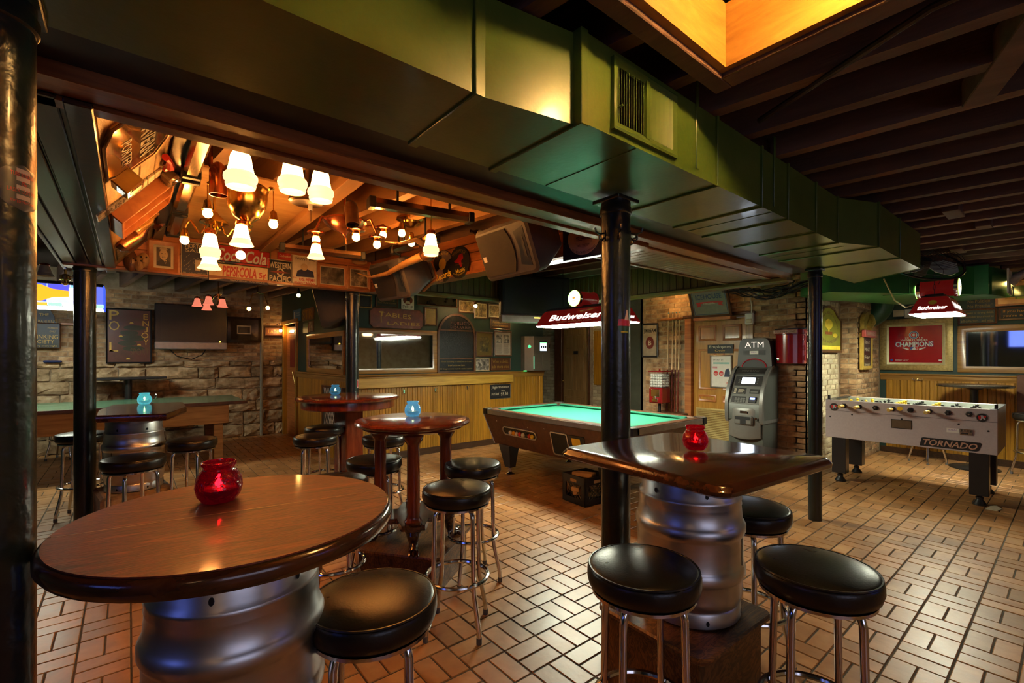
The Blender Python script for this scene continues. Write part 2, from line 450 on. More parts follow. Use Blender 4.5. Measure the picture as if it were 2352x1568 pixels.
def sign(name, label, cat, plane, c, box, frame=.0, fmat=None, face=None, texts=(), th=.02, group=None, mat_in=None, matw=0.0, out=0.0):
    """framed flat sign or picture; texts: (string, x0, x1, z0, z1 as shares of the face, material[, shear[, bold]])"""
    r, w, h = hang(name, label, cat, plane, c, *box, group=group, out=out)
    if frame > 0:
        MB().frame(-w/2, w/2, 0, h, frame, -th, 0).build('frame', fmat, r)
    x0, x1, z0, z1 = -w/2+frame*.9, w/2-frame*.9, frame*.9, h-frame*.9
    yf = -th*.45 if frame > 0 else -th
    MB().box(x0, x1, yf, -.001 if frame > 0 else 0, z0, z1).build('panel', face, r, smooth=False)
    if mat_in is not None:      # a print inside a card mount
        m = matw
        flat('print', rect(x0+m, x1-m, z0+m, z1-m), mat_in, r, yf-.0012, .0012)
    W = x1-x0; Hh = z1-z0
    for t in texts:
        s_, a, b, cc, d, m = t[:6]
        letters(s_, r, m, x0+(a+b)/2*W, z0+(cc+d)/2*Hh, (b-a)*W, (d-cc)*Hh, yf-.0025, t[6] if len(t) > 6 else 0, t[7] if len(t) > 7 else 0)
    return r, (x0, x1, z0, z1, yf)

# ============================================================ THE SETTING
CEIL = 2.82          # deck
JB = 2.585           # underside of the joists
SOF = 2.25           # underside of the dropped soffits
# ------------------------------------------------------------ floor of quarry tiles in basket weave
floor = struct(MB().box(-4.2, 9.6, -3.6, 10.4, -.08, -.005).build('floor', GROUT))
B = .205; GX, GY = 4.93 - 60*.205, .381 - 30*.205
def tile_mesh():
    b = MB(); L_, W_ = B - .0075, B/2 - .0065
    x, y, c, h = L_/2, W_/2, .003, .005
    vs = [(-x,-y,-h),(x,-y,-h),(x,y,-h),(-x,y,-h),(-x,-y,-c),(x,-y,-c),(x,y,-c),(-x,y,-c),(-x+c,-y+c,0),(x-c,-y+c,0),(x-c,y-c,0),(-x+c,y-c,0)]
    fs = [(0,1,5,4),(1,2,6,5),(2,3,7,6),(3,0,4,7),(4,5,9,8),(5,6,10,9),(6,7,11,10),(7,4,8,11),(8,9,10,11)]
    return vs, fs
tv, tf = tile_mesh()
tme = bpy.data.meshes.new('tile'); tme.from_pydata(tv, [], tf); tme.materials.append(TILE); tme.update()
cand = []
for i in range(0, 86):
    for j in range(0, 82):
        bx, by = GX + i*B, GY + j*B
        if not (-1.6 < bx < 9.4 and -3.4 < by < 10.1): continue
        hor = (i + j) % 2
        for k in (0, 1):
            if hor: p = (bx + B/2, by + B*(.25 + .5*k), 0.0)
            else:   p = (bx + B*(.25 + .5*k), by + B/2, R(90))
            d = p[0]*_fw.x + p[1]*_fw.y; a = (p[0]*_rt.x + p[1]*_rt.y)/d if d > .05 else 9
            vis = d > .5 and abs(a) < 1.12 and EYE/d*FPX < 780
            if bx > 6.62 and by > 2.3: continue
            if bx > 9.05: continue
            cand.append((0 if vis else 1, d, p))
cand.sort(key=lambda t: (t[0], t[1]))
rest = MB()
for n_, (vis, d, p) in enumerate(cand):
    dz = rnd.uniform(-.0012, .0012); tilt = rnd.uniform(-.004, .004); t2 = rnd.uniform(-.006, .006)
    if n_ < 300 and vis == 0:
        o = link('tile', tme, floor); o.location = (p[0], p[1], dz - .001); o.rotation_euler = (t2, tilt, p[2] + (math.pi if rnd.random() < .5 else 0))
    else:
        M = Matrix.Translation((p[0], p[1], dz - .001)) @ Matrix.Rotation(p[2], 4, 'Z') @ Matrix.Rotation(tilt, 4, 'Y') @ Matrix.Rotation(t2, 4, 'X')
        rest.M = M; rest.add(tv, tf)
rest.M = None
me = bpy.data.meshes.new('tile_field'); me.from_pydata(rest.v, [], rest.f); me.materials.append(TILE); me.update()
stuff(link('tile_field', me, floor))

# ------------------------------------------------------------ masonry
def rock_mesh(name, L_, H_, D_, mat, nx=3, nz=2, rough=.006, seed=0, chop=.010):
    """one brick or stone, uneven face towards -Y, origin at the back middle"""
    r = random.Random(seed); vs = []; fs = []
    for k in range(nz+1):
        for i in range(nx+1):
            x = -L_/2 + L_*i/nx; z = -H_/2 + H_*k/nz
            e = (i in (0, nx)) or (k in (0, nz))
            x += r.uniform(-1,1)*rough*(.9 if 0 < i < nx else .5); z += r.uniform(-1,1)*rough*.7
            y = -D_ + (chop if e else 0) + r.uniform(-1, 1)*rough
            vs.append((x, y, z))
    m = nx+1
    for k in range(nz):
        for i in range(nx): fs.append((k*m+i, k*m+i+1, (k+1)*m+i+1, (k+1)*m+i))
    ring = [i for i in range(m)] + [k*m+nx for k in range(1, nz+1)] + [nz*m+i for i in range(nx-1, -1, -1)] + [k*m for k in range(nz-1, 0, -1)]
    o = len(vs)
    for q in ring: vs.append((vs[q][0], 0, vs[q][2]))
    n = len(ring)
    for q in range(n): fs.append((ring[q], o+q, o+(q+1) % n, ring[(q+1) % n]))
    me = bpy.data.meshes.new(name); me.from_pydata(vs, [], fs); me.materials.append(mat)
    me.polygons.foreach_set('use_smooth', [False]*len(me.polygons)); me.update()
    return me
def brickwork(wall, s0, s1, z0, z1, place, mat, holes=(), BL=.215, BH=.072, joint=.012, seed=1, limit=290):
    """running bond of single bricks; place(s, z) -> (location, rz); holes: (s0, s1, z0, z1)"""
    r = random.Random(seed)
    full = [rock_mesh('brick', BL-joint, BH-joint, .013, mat, 3, 2, .004, seed*10+k, .005) for k in range(4)]
    half = [rock_mesh('brick', BL/2-joint, BH-joint, .013, mat, 2, 2, .004, seed*10+5+k, .005) for k in range(2)]
    n = int((z1-z0)/BH); out = []
    for k in range(n):
        z = z0 + BH*(k+.5); s = s0 + (BL/4 if k % 2 else 0)
        if k % 2: out.append((s0+BL/4-joint*.2, z, half)); s = s0 + BL/2
        else: s = s0
        while s + BL <= s1 + .001:
            out.append((s+BL/2, z, full)); s += BL
        if s1 - s > BL*.45: out.append((s+BL/4, z, half))
    objs = []
    for s, z, kind in out:
        L2 = BL/2 if kind is full else BL/4
        if any(a-.02 < s+L2-.03 and s-L2+.03 < b+.02 and c < z+BH*.3 and z-BH*.3 < d for a, b, c, d in holes): continue
        objs.append((s, z, kind))
    objs.sort(key=lambda t: (Vector(place(t[0], t[1])[0]) - Vector((0, 0, EYE))).length)
    far = MB()
    for q, (s, z, kind) in enumerate(objs):
        loc, rz = place(s, z); dv = r.uniform(-.005, .004)
        L3 = Vector((loc[0] + dv*math.sin(rz), loc[1] - dv*math.cos(rz), loc[2])); e3 = (r.uniform(-.03,.03), r.uniform(-.012,.012), rz + r.uniform(-.03,.03))
        if q < limit:
            o = link('brick', r.choice(kind), wall); o.location = L3; o.rotation_euler = e3
        else:
            from mathutils import Euler
            km = r.choice(kind); far.M = Matrix.Translation(L3) @ Euler(e3).to_matrix().to_4x4()
            far.add([tuple(v.co) for v in km.vertices], [tuple(p.vertices) for p in km.polygons])
    if far.v:
        me = bpy.data.meshes.new('brick_field'); me.from_pydata(far.v, [], far.f); me.materials.append(mat); me.update()
        stuff(link('brick_field', me, wall))
WY = 9.80     # far stone wall
wall_far = struct(MB().box(-4.2, 2.5, WY, WY+.25, 0, CEIL).build('wall_far', MORTAR))
# coursed rough stones below
z = 0.0; rs = random.Random(5); k_ = 0
while z < 1.36:
    hgt = rs.choice([.17, .2, .23, .27]);  hgt = min(hgt, 1.40 - z)
    x = -1.45 - rs.random()*.4
    while x < 2.30:
        wdt = rs.uniform(.28, .72)
        if x + wdt > 2.34: wdt = 2.36 - x
        if wdt > .1 and hgt > .08:
            me = rock_mesh('stone', wdt-.022, hgt-.02, .05+rs.random()*.035, STONE, 5, 4, .013, 300+k_, .028)
            o = link('stone', me, wall_far); o.location = (x+wdt/2, WY, z+hgt/2); k_ += 1
        x += wdt
    z += hgt
brickwork(wall_far, -1.25, 2.34, 1.40, 2.60, lambda s, z: ((s, WY, z), 0), BRICK, seed=3, limit=300)
# ------------------------------------------------------------ panelled walls
def wainscot(wall, s0, s1, place, zt=1.12, step=.085, skip=()):
    me = bpy.data.meshes.new('plank')
    b = MB(); w2 = step/2 - .001
    pts = [(-w2, 0), (-w2, -.010), (-w2+.006, -.016), (-.006, -.016), (-.003, -.012), (.003, -.012), (.006, -.016), (w2-.006, -.016), (w2, -.010), (w2, 0)]
    b.prismz(pts, 0, zt); me.from_pydata(b.v, [], b.f); me.materials.append(PINE); me.update()
    n = int((s1-s0)/step)
    for i in range(n):
        s = s0 + step*(i+.5)
        o = link('plank', me, wall); loc, rz = place(s, 0); o.location = loc; o.rotation_euler = (0, 0, rz)
CY, CX1, CX2 = 6.26, 2.30, 5.88
wall_center = struct(MB().box(CX1, CX2, CY, CY+.12, 0, CEIL).build('wall_center', GREENPAINT))
wainscot(wall_center, CX1, CX2, lambda s, z: ((s, CY, 0), 0))
SXW = 2.30
wall_side = struct(MB().box(SXW, SXW+.12, CY, 8.72, 0, CEIL).build('wall_side', GREENPAINT))
MB().box(SXW, SXW+.12, 8.72, WY, 2.06, CEIL).build('lintel', GREENPAINT, wall_side)
MB().box(SXW, SXW+.12, 9.62, WY, 0, 2.06).build('jamb_pier', GREENPAINT, wall_side)
wainscot(wall_side, CY, 8.70, lambda s, z: ((SXW, s, 0), R(-90)))
def rail_profile(b, s0, s1, z, along='x', at=0.0):
    pts = [(0, z-.10), (-.020, z-.10), (-.022, z-.085), (-.03, z-.06), (-.03, z-.035), (-.05, z-.02), (-.055, z), (0, z)]
    if along == 'x': b.prismx([(at+p[0], p[1]) for p in pts], s0, s1)
    else: b.prism([(at+p[0], p[1]) for p in pts], s0, s1)
RZ = 1.215
b = MB(); rail_profile(b, CX1-.055, CX2, RZ, 'x', CY); struct(b.build('trim_1', PINEH))
b = MB(); rail_profile(b, CY-.05, 8.72, RZ, 'y', SXW); struct(b.build('trim_2', PINEH))
# green and pine wall on the right
RX = 9.07
wall_right = struct(MB().box(RX, RX+.2, -3.6, 2.0, 0, CEIL).build('wall_right', GREENPAINT))
wainscot(wall_right, -.9, 1.97, lambda s, z: ((RX, s, 0), R(-90)))
b = MB(); rail_profile(b, -3.4, 1.97, RZ, 'y', RX); struct(b.build('trim_3', PINEH))
struct(MB().box(RX-.03, RX, -3.4, 1.97, 0, .09, .004).build('baseboard_right', DARKSTAIN))
struct(MB().box(CX1, CX2, CY-.02, CY, 0, .10, .004).build('baseboard_center', DARKSTAIN))
# brick wall with the staff door, brick return and pier
PX_ = 6.62
DY0, DY1, DZ = 2.94, 3.74, 2.02
wall_brick = struct(MB().box(PX_, PX_+.16, 2.2, DY0-.08, 0, CEIL).box(PX_, PX_+.16, DY1+.08, 4.66, 0, CEIL).box(PX_, PX_+.16, DY0-.08, DY1+.08, DZ+.02, CEIL).build('wall_brick', MORTAR, smooth=False))
brickwork(wall_brick, 2.2, 4.66, 0.0, 2.60, lambda s, z: ((PX_, s, z), R(-90)), BRICK, holes=[(DY0-.05, DY1+.05, 0, DZ+.06)], seed=4, limit=300)
wall_return = struct(MB().box(PX_, 7.9, 2.2, 2.34, 0, CEIL).build('wall_return', MORTAR))
brickwork(wall_return, PX_+.03, 7.9, 0, 2.30, lambda s, z: ((s, 2.2, z), 0), BRICKPALE, seed=6, limit=220)
wall_pier = struct(MB().box(7.9, RX, 1.985, 2.4, 0, CEIL).build('wall_pier', MORTAR))
brickwork(wall_pier, 1.985, 2.2, 0, 2.30, lambda s, z: ((7.9, s, z), R(-90)), BRICK, seed=8, limit=60, BL=.20)
brickwork(wall_pier, 7.9, RX-.02, 0, 2.30, lambda s, z: ((s, 1.985, z), 0), BRICK, seed=9, limit=170)
# corridor beyond the pool table
HX = 7.4
wall_hall = struct(MB().box(HX, HX+.15, 4.4, 8.6, 0, CEIL).build('wall_hall', MORTAR))
brickwork(wall_hall, 5.62, 6.42, 0, 2.55, lambda s, z: ((HX, s, z), R(-90)), BRICKPALE, seed=11, limit=150)
brickwork(wall_hall, 7.42, 8.2, 0, 2.55, lambda s, z: ((HX, s, z), R(-90)), BRICKPALE, seed=12, limit=150)
MB().box(HX-.03, HX, 4.66, 5.6, 0, CEIL).build('plaster_strip', GREYGREEN, wall_hall)
struct(MB().box(PX_, HX, 4.62, 4.66, 0, CEIL).build('wall_hall_side', GREYGREEN))
struct(MB().box(CX2-.12, HX, 8.0, 8.12, 0, CEIL).build('wall_hall_end', GREENPAINT))
struct(MB().box(CX2-.12, CX2, CY+.12, 8.0, 0, CEIL).build('wall_hall_inner', GREENPAINT))
# enclosing walls behind the camera
wfr = struct(MB().box(-4.3, 9.3, -3.75, -3.6, 0, CEIL).build('wall_front', BRICKPALE))
wd = struct(MB().frame(-1.4, 1.6, .95, 2.25, .08, 0, .04).build('window_1', WHITE)); wd.location = (0, -3.56, 0); wd.rotation_euler = (0, 0, R(180))
for q in (0, 1): MB().box(-1.32+1.42*q, .08+1.42*q, .01, .02, 1.03, 2.17).build('pane', emi('dusk_pane', (.68,.72,1.0), .8), wd, smooth=False)
struct(MB().box(-4.35, -4.2, -3.6, 10.4, 0, CEIL).build('wall_left', GREENPAINT))
# ladies' passage behind the side wall
struct(MB().box(SXW+.12, CX2-.12, 9.9, 10.0, 0, CEIL).build('wall_passage', GREYGREEN))

# ------------------------------------------------------------ ceiling: deck, joists
ceiling = struct(MB().box(-4.3, 9.4, .865, 10.4, CEIL, CEIL+.1).build('ceiling', DECK))
MB().box(1.775, 9.4, -3.7, .865, CEIL, CEIL+.1).build('deck', DECK, ceiling)
MB().box(-4.3, .15, -3.7, .865, CEIL, CEIL+.1).build('deck', DECK, ceiling)
MB().box(.15, 1.775, -3.7, -.55, CEIL, CEIL+.1).build('deck', DECK, ceiling)
sk = R(7.2)                      # joists lie a little askew to the duct
def joist(x0, y0, y1, mat=JOIST, h=CEIL-JB, wd=.07, z=JB, s=sk):
    """starts at x0 on the line Y=1.5 and follows the askew direction"""
    L_ = y1-y0
    b = MB(); n = 6; vs = []; fs = []
    for i in range(n+1):
        t = i/n*L_; dx = rnd.uniform(-.006,.006); dz = rnd.uniform(-.004,.006)
        for a, c in ((-wd/2,0),(wd/2,0),(wd/2,h),(-wd/2,h)):
            vs.append((a+dx, t, c+(dz if c == 0 else 0)))
    for i in range(n):
        for k in range(4):
            l = (k+1) % 4; fs.append((i*4+k, i*4+l, (i+1)*4+l, (i+1)*4+k))
    fs += [(0,1,2,3), (n*4+3, n*4+2, n*4+1, n*4)]
    b.add(vs, fs)
    o = b.build('joist', mat, ceiling, smooth=False)
    o.location = (x0 - (y0-1.5)*math.tan(s), y0, z); o.rotation_euler = (0, 0, s)
    return o
xs = 2.05 - .36*14
for i in range(34):
    x = xs + .36*i
    inbay = -.1 < x < 2.5
    # right-hand room in front of the duct
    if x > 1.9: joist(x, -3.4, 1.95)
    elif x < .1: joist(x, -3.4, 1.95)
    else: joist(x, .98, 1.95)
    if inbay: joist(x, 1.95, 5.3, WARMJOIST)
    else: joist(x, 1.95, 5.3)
    joist(x, 5.3, 10.0, JOIST)

# ------------------------------------------------------------ dropped soffits round the two open bays
BX0, BX1, BY0, BY1 = -.085, 2.2, 2.04, 5.30      # open bay with the lamps
def sx(y): return BX1 + (BY1 - y)*.127           # its askew right-hand side
trim_left = struct(MB().box(-.42, BX0-.05, 1.95, 5.62, SOF, SOF+.02).build('trim_4', SOFFIT))
for k in range(3):
    MB().box(-.42+.085*k+.004, -.42+.085*(k+1)-.004, 1.95, 5.60, SOF-.012, SOF, .004).build('board', SOFFIT, trim_left)
MB().box(BX0-.07, BX0, 1.95, 5.62, SOF-.02, SOF, .004).build('edge_board', DARKSTAIN, trim_left)
MB().box(-.44, -.42, 1.9, 5.65, SOF-.02, JB, .003).build('outer_board', SOFFIT, trim_left)
wb = struct(MB().box(BX0-.03, BX0, BY0, BY1, SOF-.01, JB).build('wall_bay_left', ramp_mat('worn_tan_board', [(.25,(.22,.12,.045)),(.6,(.42,.26,.11)),(.85,(.55,.38,.2))], scale=5, stretch=(6,1,6), rough=.5, bump=.2)))
# far fascia carrying the tin signs
fas = struct(MB().box(BX0, BX1+.05, BY1+.02, BY1+.05, SOF, JB).build('wall_bay_far', CEDAR))
for k in range(2): MB().box(BX0, BX1+.02, BY1, BY1+.02, SOF+.165*k+.002, SOF+.165*(k+1)-.002, .004).build('board', CEDAR, fas)
MB().box(-.42, BX1+.12, BY1-.01, BY1+.12, SOF-.03, SOF, .006).build('moulding', TRIMSTAIN, fas)
# right fascia, askew
fr = struct(thing('wall_bay_right', '', ''))
for k_ in ('label', 'category'): del fr[k_]
def askew_box(b, y0, y1, o0, o1, z0, z1):
    pts = [(sx(y0)+o0, y0), (sx(y0)+o1, y0), (sx(y1)+o1, y1), (sx(y1)+o0, y1)]
    b.prismz(pts, z0, z1); return b
askew_box(MB(), 1.95, BY1, .02, .05, SOF, JB).build('backing', DARKSTAIN, fr)
for k in range(4): askew_box(MB(), 1.95, BY1, 0, .02, SOF+.083*k+.003, SOF+.083*(k+1)-.003).build('board', CEDAR, fr)
askew_box(MB(), 1.9, BY1, -.02, .16, SOF-.03, SOF).build('moulding', TRIMSTAIN, fr)
# trim boards along the near side of both bays, and the dark steel beam behind the duct
nb = struct(MB().box(-.6, 5.05, 1.60, 1.80, SOF+.03, JB).build('trim_5', DARKMET))
for y0, y1, z0 in ((1.80, 1.86, SOF-.015), (1.865, 1.955, SOF), (1.96, 2.03, SOF-.012)):
    MB().box(-.6, 5.05, y0, y1, z0, JB, .005).build('board', TRIMSTAIN, nb)
# brown beadboard soffit beside the pool bay
ps = struct(MB().box(2.72, 5.0, 2.03, 2.42, SOF+.015, SOF+.03).build('trim_6', BEADCEIL))
n = 28
for k in range(n):
    x = 2.72 + (5.0-2.72)/n*k
    MB().box(x+.0015, x+(5.0-2.72)/n-.0015, 2.03, 2.40, SOF, SOF+.015, .004).build('slat', BEADCEIL, ps)
MB().box(2.7, 5.02, 2.39, 2.43, SOF-.012, SOF+.03, .005).build('moulding', BEADCEIL, ps)
# beadboard fascias of the pool bay
GREENBEAD = ramp_mat('olive_beadboard', [(.25,(.05,.03,.008)),(.55,(.10,.065,.016)),(.85,(.15,.10,.03))], scale=6, stretch=(6,6,.4), rough=.4, bump=.05, rnd_obj=.12)
OLIVE = ramp_mat('olive_moulding', [(.25,(.10,.068,.014)),(.8,(.17,.12,.03))], scale=5, rough=.35, bump=.04)
pf = struct(MB().box(2.26, 5.0, 4.97, 5.0, SOF, JB).build('wall_pool_far', GREENBEAD))
for k in range(30): MB().box(2.27+.09*k, 2.27+.09*k+.086, 4.955, 4.97, SOF, JB, .005).build('plank', GREENBEAD, pf)
MB().box(2.2, 5.05, 4.93, 5.06, SOF-.05, SOF+.0, .012).build('moulding', OLIVE, pf)
pr = struct(MB().box(5.0, 5.03, 2.0, 5.0, SOF, JB).build('wall_pool_right', GREENBEAD))
for k in range(33): MB().box(4.985, 5.0, 2.03+.09*k, 2.03+.09*k+.086, SOF, JB, .005).build('plank', GREENBEAD, pr)
MB().box(4.95, 5.08, 1.80, 5.06, SOF-.05, SOF, .012).build('moulding', OLIVE, pr)

# ------------------------------------------------------------ cast-iron columns
def column(label, x, y, r, ztop=2.24, cap=True):
    t = thing('iron_column', label, 'column', (x, y, 0))
    MB().lathe([(r, -.004), (r, .6), (r*1.004, 1.2), (r, ztop)], 28).build('shaft', COLPAINT, t)
    if cap:
        MB().lathe([(r*.99, ztop-.06), (r*1.08, ztop-.055), (r*1.10, ztop-.03), (r*1.02, ztop-.02), (r*1.02, ztop)], 28).build('collar', COLPAINT, t)
        MB().box(-r*1.15, r*1.15, -r*1.15, r*1.15, ztop, ztop+.018, .003).build('cap_plate', COLPAINT, t)
    return t
C1 = column('thick dark green iron column at the far left edge of the view', -.232, 1.50, .072)
C2 = column('dark iron column rising between the two keg tables at the left', -.285, 5.37, .0725)
C3 = column('iron column behind the large round table near the panelled corner', 2.03, 5.42, .0725)
C4 = column('glossy black-green iron column behind the square keg table', 1.884, 1.475, .0715, 2.225)
C5 = column('thin dark green iron column between the cash machine and the football table', 4.78, 1.515, .054, 2.235)
# iron hooks screwed to columns
def hook(parent, r, ang, z, s=1.0):
    b = MB(Matrix.Rotation(ang, 4, 'Z'))
    b.tube([(0,-r,z+.02*s),(0,-r-.03*s,z+.012*s),(0,-r-.055*s,z+.02*s),(0,-r-.06*s,z+.04*s)], .0045*s, 6)
    b.tube([(0,-r,z),(0,-r-.02*s,z-.02*s),(0,-r-.035*s,z-.012*s),(0,-r-.035*s,z+.004*s)], .0045*s, 6)
    b.box(-.008*s, .008*s, -r-.004, -r+.004, z-.02*s, z+.035*s, .002)
    b.build('hook', DARKMET, parent)
for a in (-100, -40, 25, 75): hook(C4, .0715, R(a), 2.05)
for a in (-60, 0): hook(C3, .0725, R(a), 2.12)
# stickers
def patch(parent, name, r, a0, a1, z0, z1, mat, n=10, shape=None):
    vs = []; fs = []
    m = 12
    for k in range(m+1):
        t = k/m
        wid = 1.0 if shape is None else shape(t)
        for i in range(n+1):
            a = (a0+a1)/2 + (a1-a0)*(i/n-.5)*wid
            vs.append((r*math.sin(a), -r*math.cos(a), z0+(z1-z0)*t))
    for k in range(m):
        for i in range(n): fs.append((k*(n+1)+i, k*(n+1)+i+1, (k+1)*(n+1)+i+1, (k+1)*(n+1)+i))
    b = MB(); b.add(vs, fs); return b.build(name, mat, parent)
rd = lambda t: math.sqrt(max(0, 1-(2*t-1)**2))
CLEARST = pm('sticker_grey', (.10,.09,.09), .3)
PINKP = pm('pale_pink_print', (.55,.40,.40), .4)
# view angle of a column as seen from the camera
def va(x, y): return math.atan2(x, y) * -1
a1 = va(-.232, 1.5)
patch(C1, 'sticker', .0727, a1+.05, a1+1.45, 1.775, 1.875, CLEARST, shape=rd)
for q, (zc, ww, s_) in enumerate([(1.853, .05, 'TUBE BENDING'), (1.835, .012, '&'), (1.818, .06, 'LASER CUTTING'), (1.795, .05, 'tharpproducts.com')]):
    o = letters(s_, C1, pm('red_sticker_ink', (.55,.05,.04), .4), 0, zc, ww, .009, bend=.0731); o.rotation_euler = (0, 0, a1+.75)
for zz in (1.862, 1.845, 1.826, 1.806):
    patch(C1, 'white_bar', .0729, a1+.55, a1+.95, zz-.006, zz+.004, PINKP, n=4)
a4 = va(1.884, 1.475)
PLAIDR = pm('red_plaid', (.45,.02,.05), .3); PLAIDG = pm('green_plaid', (.02,.07,.03), .3)
patch(C4, 'sticker', .0722, a4+.15, a4+1.15, 1.575, 1.635, PLAIDG, shape=lambda t: .45+.6*rd(t*.5))
patch(C4, 'sticker_sash', .0724, a4+.12, a4+1.17, 1.612, 1.645, PLAIDR, shape=lambda t: 1-.15*t)
patch(C4, 'sticker_hat', .0724, a4+.62, a4+1.05, 1.640, 1.690, PINKP, shape=lambda t: 1-t*.7)
patch(C4, 'sticker_band', .0725, a4+.35, a4+.95, 1.580, 1.586, YELLOWP)
a3 = va(2.03, 5.42)
patch(C3, 'sticker', .0731, a3+.75, a3+1.2, 1.10, 1.20, PINKP); patch(C3, 'sticker_figure', .0733, a3+.85, a3+1.05, 1.115, 1.185, REDP)

# ------------------------------------------------------------ green ventilation duct
duct = thing('ventilation_duct', 'long olive green sheet-metal duct running under the joists', 'duct', (0, 0, 2.26))
DZ0, DZ1 = 0.0, .315
segs = [(-1.6, .84, 1.165, 1.165), (.84, 1.215, 1.165, 1.10), (1.215, 2.12, 1.075, 1.075), (2.12, 2.95, 1.075, 1.075), (2.95, 3.82, 1.075, 1.075), (3.82, 4.19, 1.075, .925), (4.19, 4.8, .925, .925)]
for x0, x1, y0, y1 in segs:
    b = MB(); b.prismz([(x0+.003, y0), (x1-.003, y1), (x1-.003, 1.585), (x0+.003, 1.585)], DZ0, DZ1)
    b.build('duct_panel', DUCTGREEN, duct, smooth=False)
b = MB(); b.prismz([(4.803, .925), (5.5, .915), (6.06, 1.55), (4.803, 1.585)], DZ0, DZ1); b.build('duct_panel', DUCTGREEN, duct, smooth=False)
b = MB(); b.prismz([(5.5, .915), (5.51, .912), (6.07, 1.555), (6.06, 1.55)], DZ0-.004, DZ1+.004); b.build('end_cap', DUCTGREEN, duct, smooth=False)
for x, y0 in ((-.75, 1.165), (.84, 1.165), (1.215, 1.08), (2.12, 1.075), (2.6, 1.075), (2.95, 1.075), (3.4, 1.075), (3.82, 1.075), (4.19, .925), (4.8, .925)):
    wd = .034 if x in (.84, 1.215) else .012
    MB().box(x-wd, x+.004, y0-.012, 1.595, DZ0-.010, DZ1+.006, .003).build('seam_flange', DUCTGREEN, duct)
for x, y0 in ((1.93, 1.075), (2.75, 1.075)):
    MB().box(x, x+.022, y0-.006, y0, .03, .42, .002).build('hanger_strap', DUCTGREEN, duct)
for k in range(5):
    x = 1.5+.62*k
    MB().box(x, x+.006, 1.08, 1.58, -.003, 0, .001).build('bottom_seam', DUCTGREEN, duct)
# register in the side of the duct
rg = MB(); rx0, rx1, rz0, rz1 = 1.345, 1.76, .022, .285
rg.frame(rx0, rx1, rz0, rz1, .03, 1.055, 1.076)
rg.box((rx0+rx1)/2-.012, (rx0+rx1)/2+.012, 1.058, 1.072, rz0+.02, rz1-.02)
reg = rg.build('register', DUCTGREEN, duct)
MB().box(rx0+.03, (rx0+rx1)/2-.01, 1.0735, 1.0755, rz0+.03, rz1-.03).build('opening', BLACKP, reg, smooth=False)
for h_, (a, b_) in enumerate(((rx0+.03, (rx0+rx1)/2-.012), ((rx0+rx1)/2+.012, rx1-.03))):
    for k in range(11):
        x = a + (b_-a)*(k+.5)/11
        bb = MB(Matrix.Translation((x, 1.066, 0)) @ Matrix.Rotation(R(-52 if h_ == 0 else 45), 4, 'Z'))
        bb.box(-.001 if h_ == 0 else -.002, .001 if h_ == 0 else .002, -.007, .007, rz0+.03, rz1-.03)
        bb.build('slat', DUCTGREEN, reg, smooth=False)
MB().cyl((rx0+.024, 1.066, .10), (rx0+.024, 1.040, .105), .004, n=8).build('lever', DUCTGREEN, reg)

# second, brighter duct crossing in front of the brick pier
d2 = thing('cross_duct', 'bright green sheet-metal duct above the brick pier with a white register', 'duct', (0, 0, 2.2))
MB().prismz([(6.35, 2.17), (6.15, 1.80), (7.0, 1.25), (7.9, .66), (8.45, .55), (8.45, 1.6), (7.4, 1.95), (6.95, 2.16)], 0, .33).build('duct_panel', DUCTGREEN2, d2, smooth=False)
MB().box(6.98, 7.0, 1.25, 1.5, -.008, .338, .003).build('seam_flange', DUCTGREEN2, d2)
MB().box(7.7, 7.72, .67, 1.3, -.008, .338, .003).build('seam_flange', DUCTGREEN2, d2)
MB(Matrix.Translation((8.22, .548, .02)) ).frame(-.2, .2, 0, .29, .05, -.02, 0).build('register', WHITE, d2)
for k in range(6): MB().box(8.07+.05*k, 8.10+.05*k, .538, .546, .07, .27).build('slat', WHITE, d2, smooth=False)
elb = thing('duct_elbow', 'dark green duct elbow curving down beside the framed red poster', 'duct', (8.66, 1.80, 1.72))
b = MB(); N_ = 8
vs = []; fs = []
for i in range(N_+1):
    t = R(90)*i/N_
    for k in range(14):
        a = 2*math.pi*k/14; rr = .24 + .14*math.cos(a); zz = .14*math.sin(a)
        vs.append((zz, .30-rr*math.sin(t) , .27+.28-rr*math.cos(t)))
for i in range(N_):
    for k in range(14):
        l = (k+1) % 14; fs.append((i*14+k, i*14+l, (i+1)*14+l, (i+1)*14+k))
fs.append(tuple(range(14)))
b.add(vs, fs); b.build('elbow', pm('dull_green_enamel', (.010,.05,.022), .4), elb)
# skylight box with lamp, boards round it
sky = struct(thing('ceiling_well', '', ''))
for k_ in ('label', 'category'): del sky[k_]
GOLDWOOD = ramp_mat('golden_plywood', [(.25,(.40,.17,.025)),(.6,(.58,.28,.05)),(.85,(.68,.38,.09))], scale=4, stretch=(1,1,5), rough=.55, bump=.1)
SX1, SY1, SX0, SY0 = 1.775, .865, .15, -.55
MB().box(SX0, SX1, SY1, SY1+.03, JB-.01, 3.35).build('well_board', GOLDWOOD, sky)
MB().box(SX1, SX1+.03, SY0, SY1+.03, JB-.01, 3.35).build('well_board', GOLDWOOD, sky)
MB().box(SX0-.03, SX0, SY0, SY1+.03, JB-.01, 3.35).build('well_board', GOLDWOOD, sky)
MB().box(SX0, SX1, SY0-.03, SY0, JB-.01, 3.35).build('well_board', GOLDWOOD, sky)
MB().box(SX0, SX1, SY0, SY1, 3.35, 3.38).build('well_top', GOLDWOOD, sky)
for a in ((SX0-.1, SX1+.12, SY1+.03, SY1+.10), (SX1+.03, SX1+.12, -3.4, SY1+.03)):
    MB().box(*a, JB-.03, CEIL, .004).build('header', JOIST, sky)

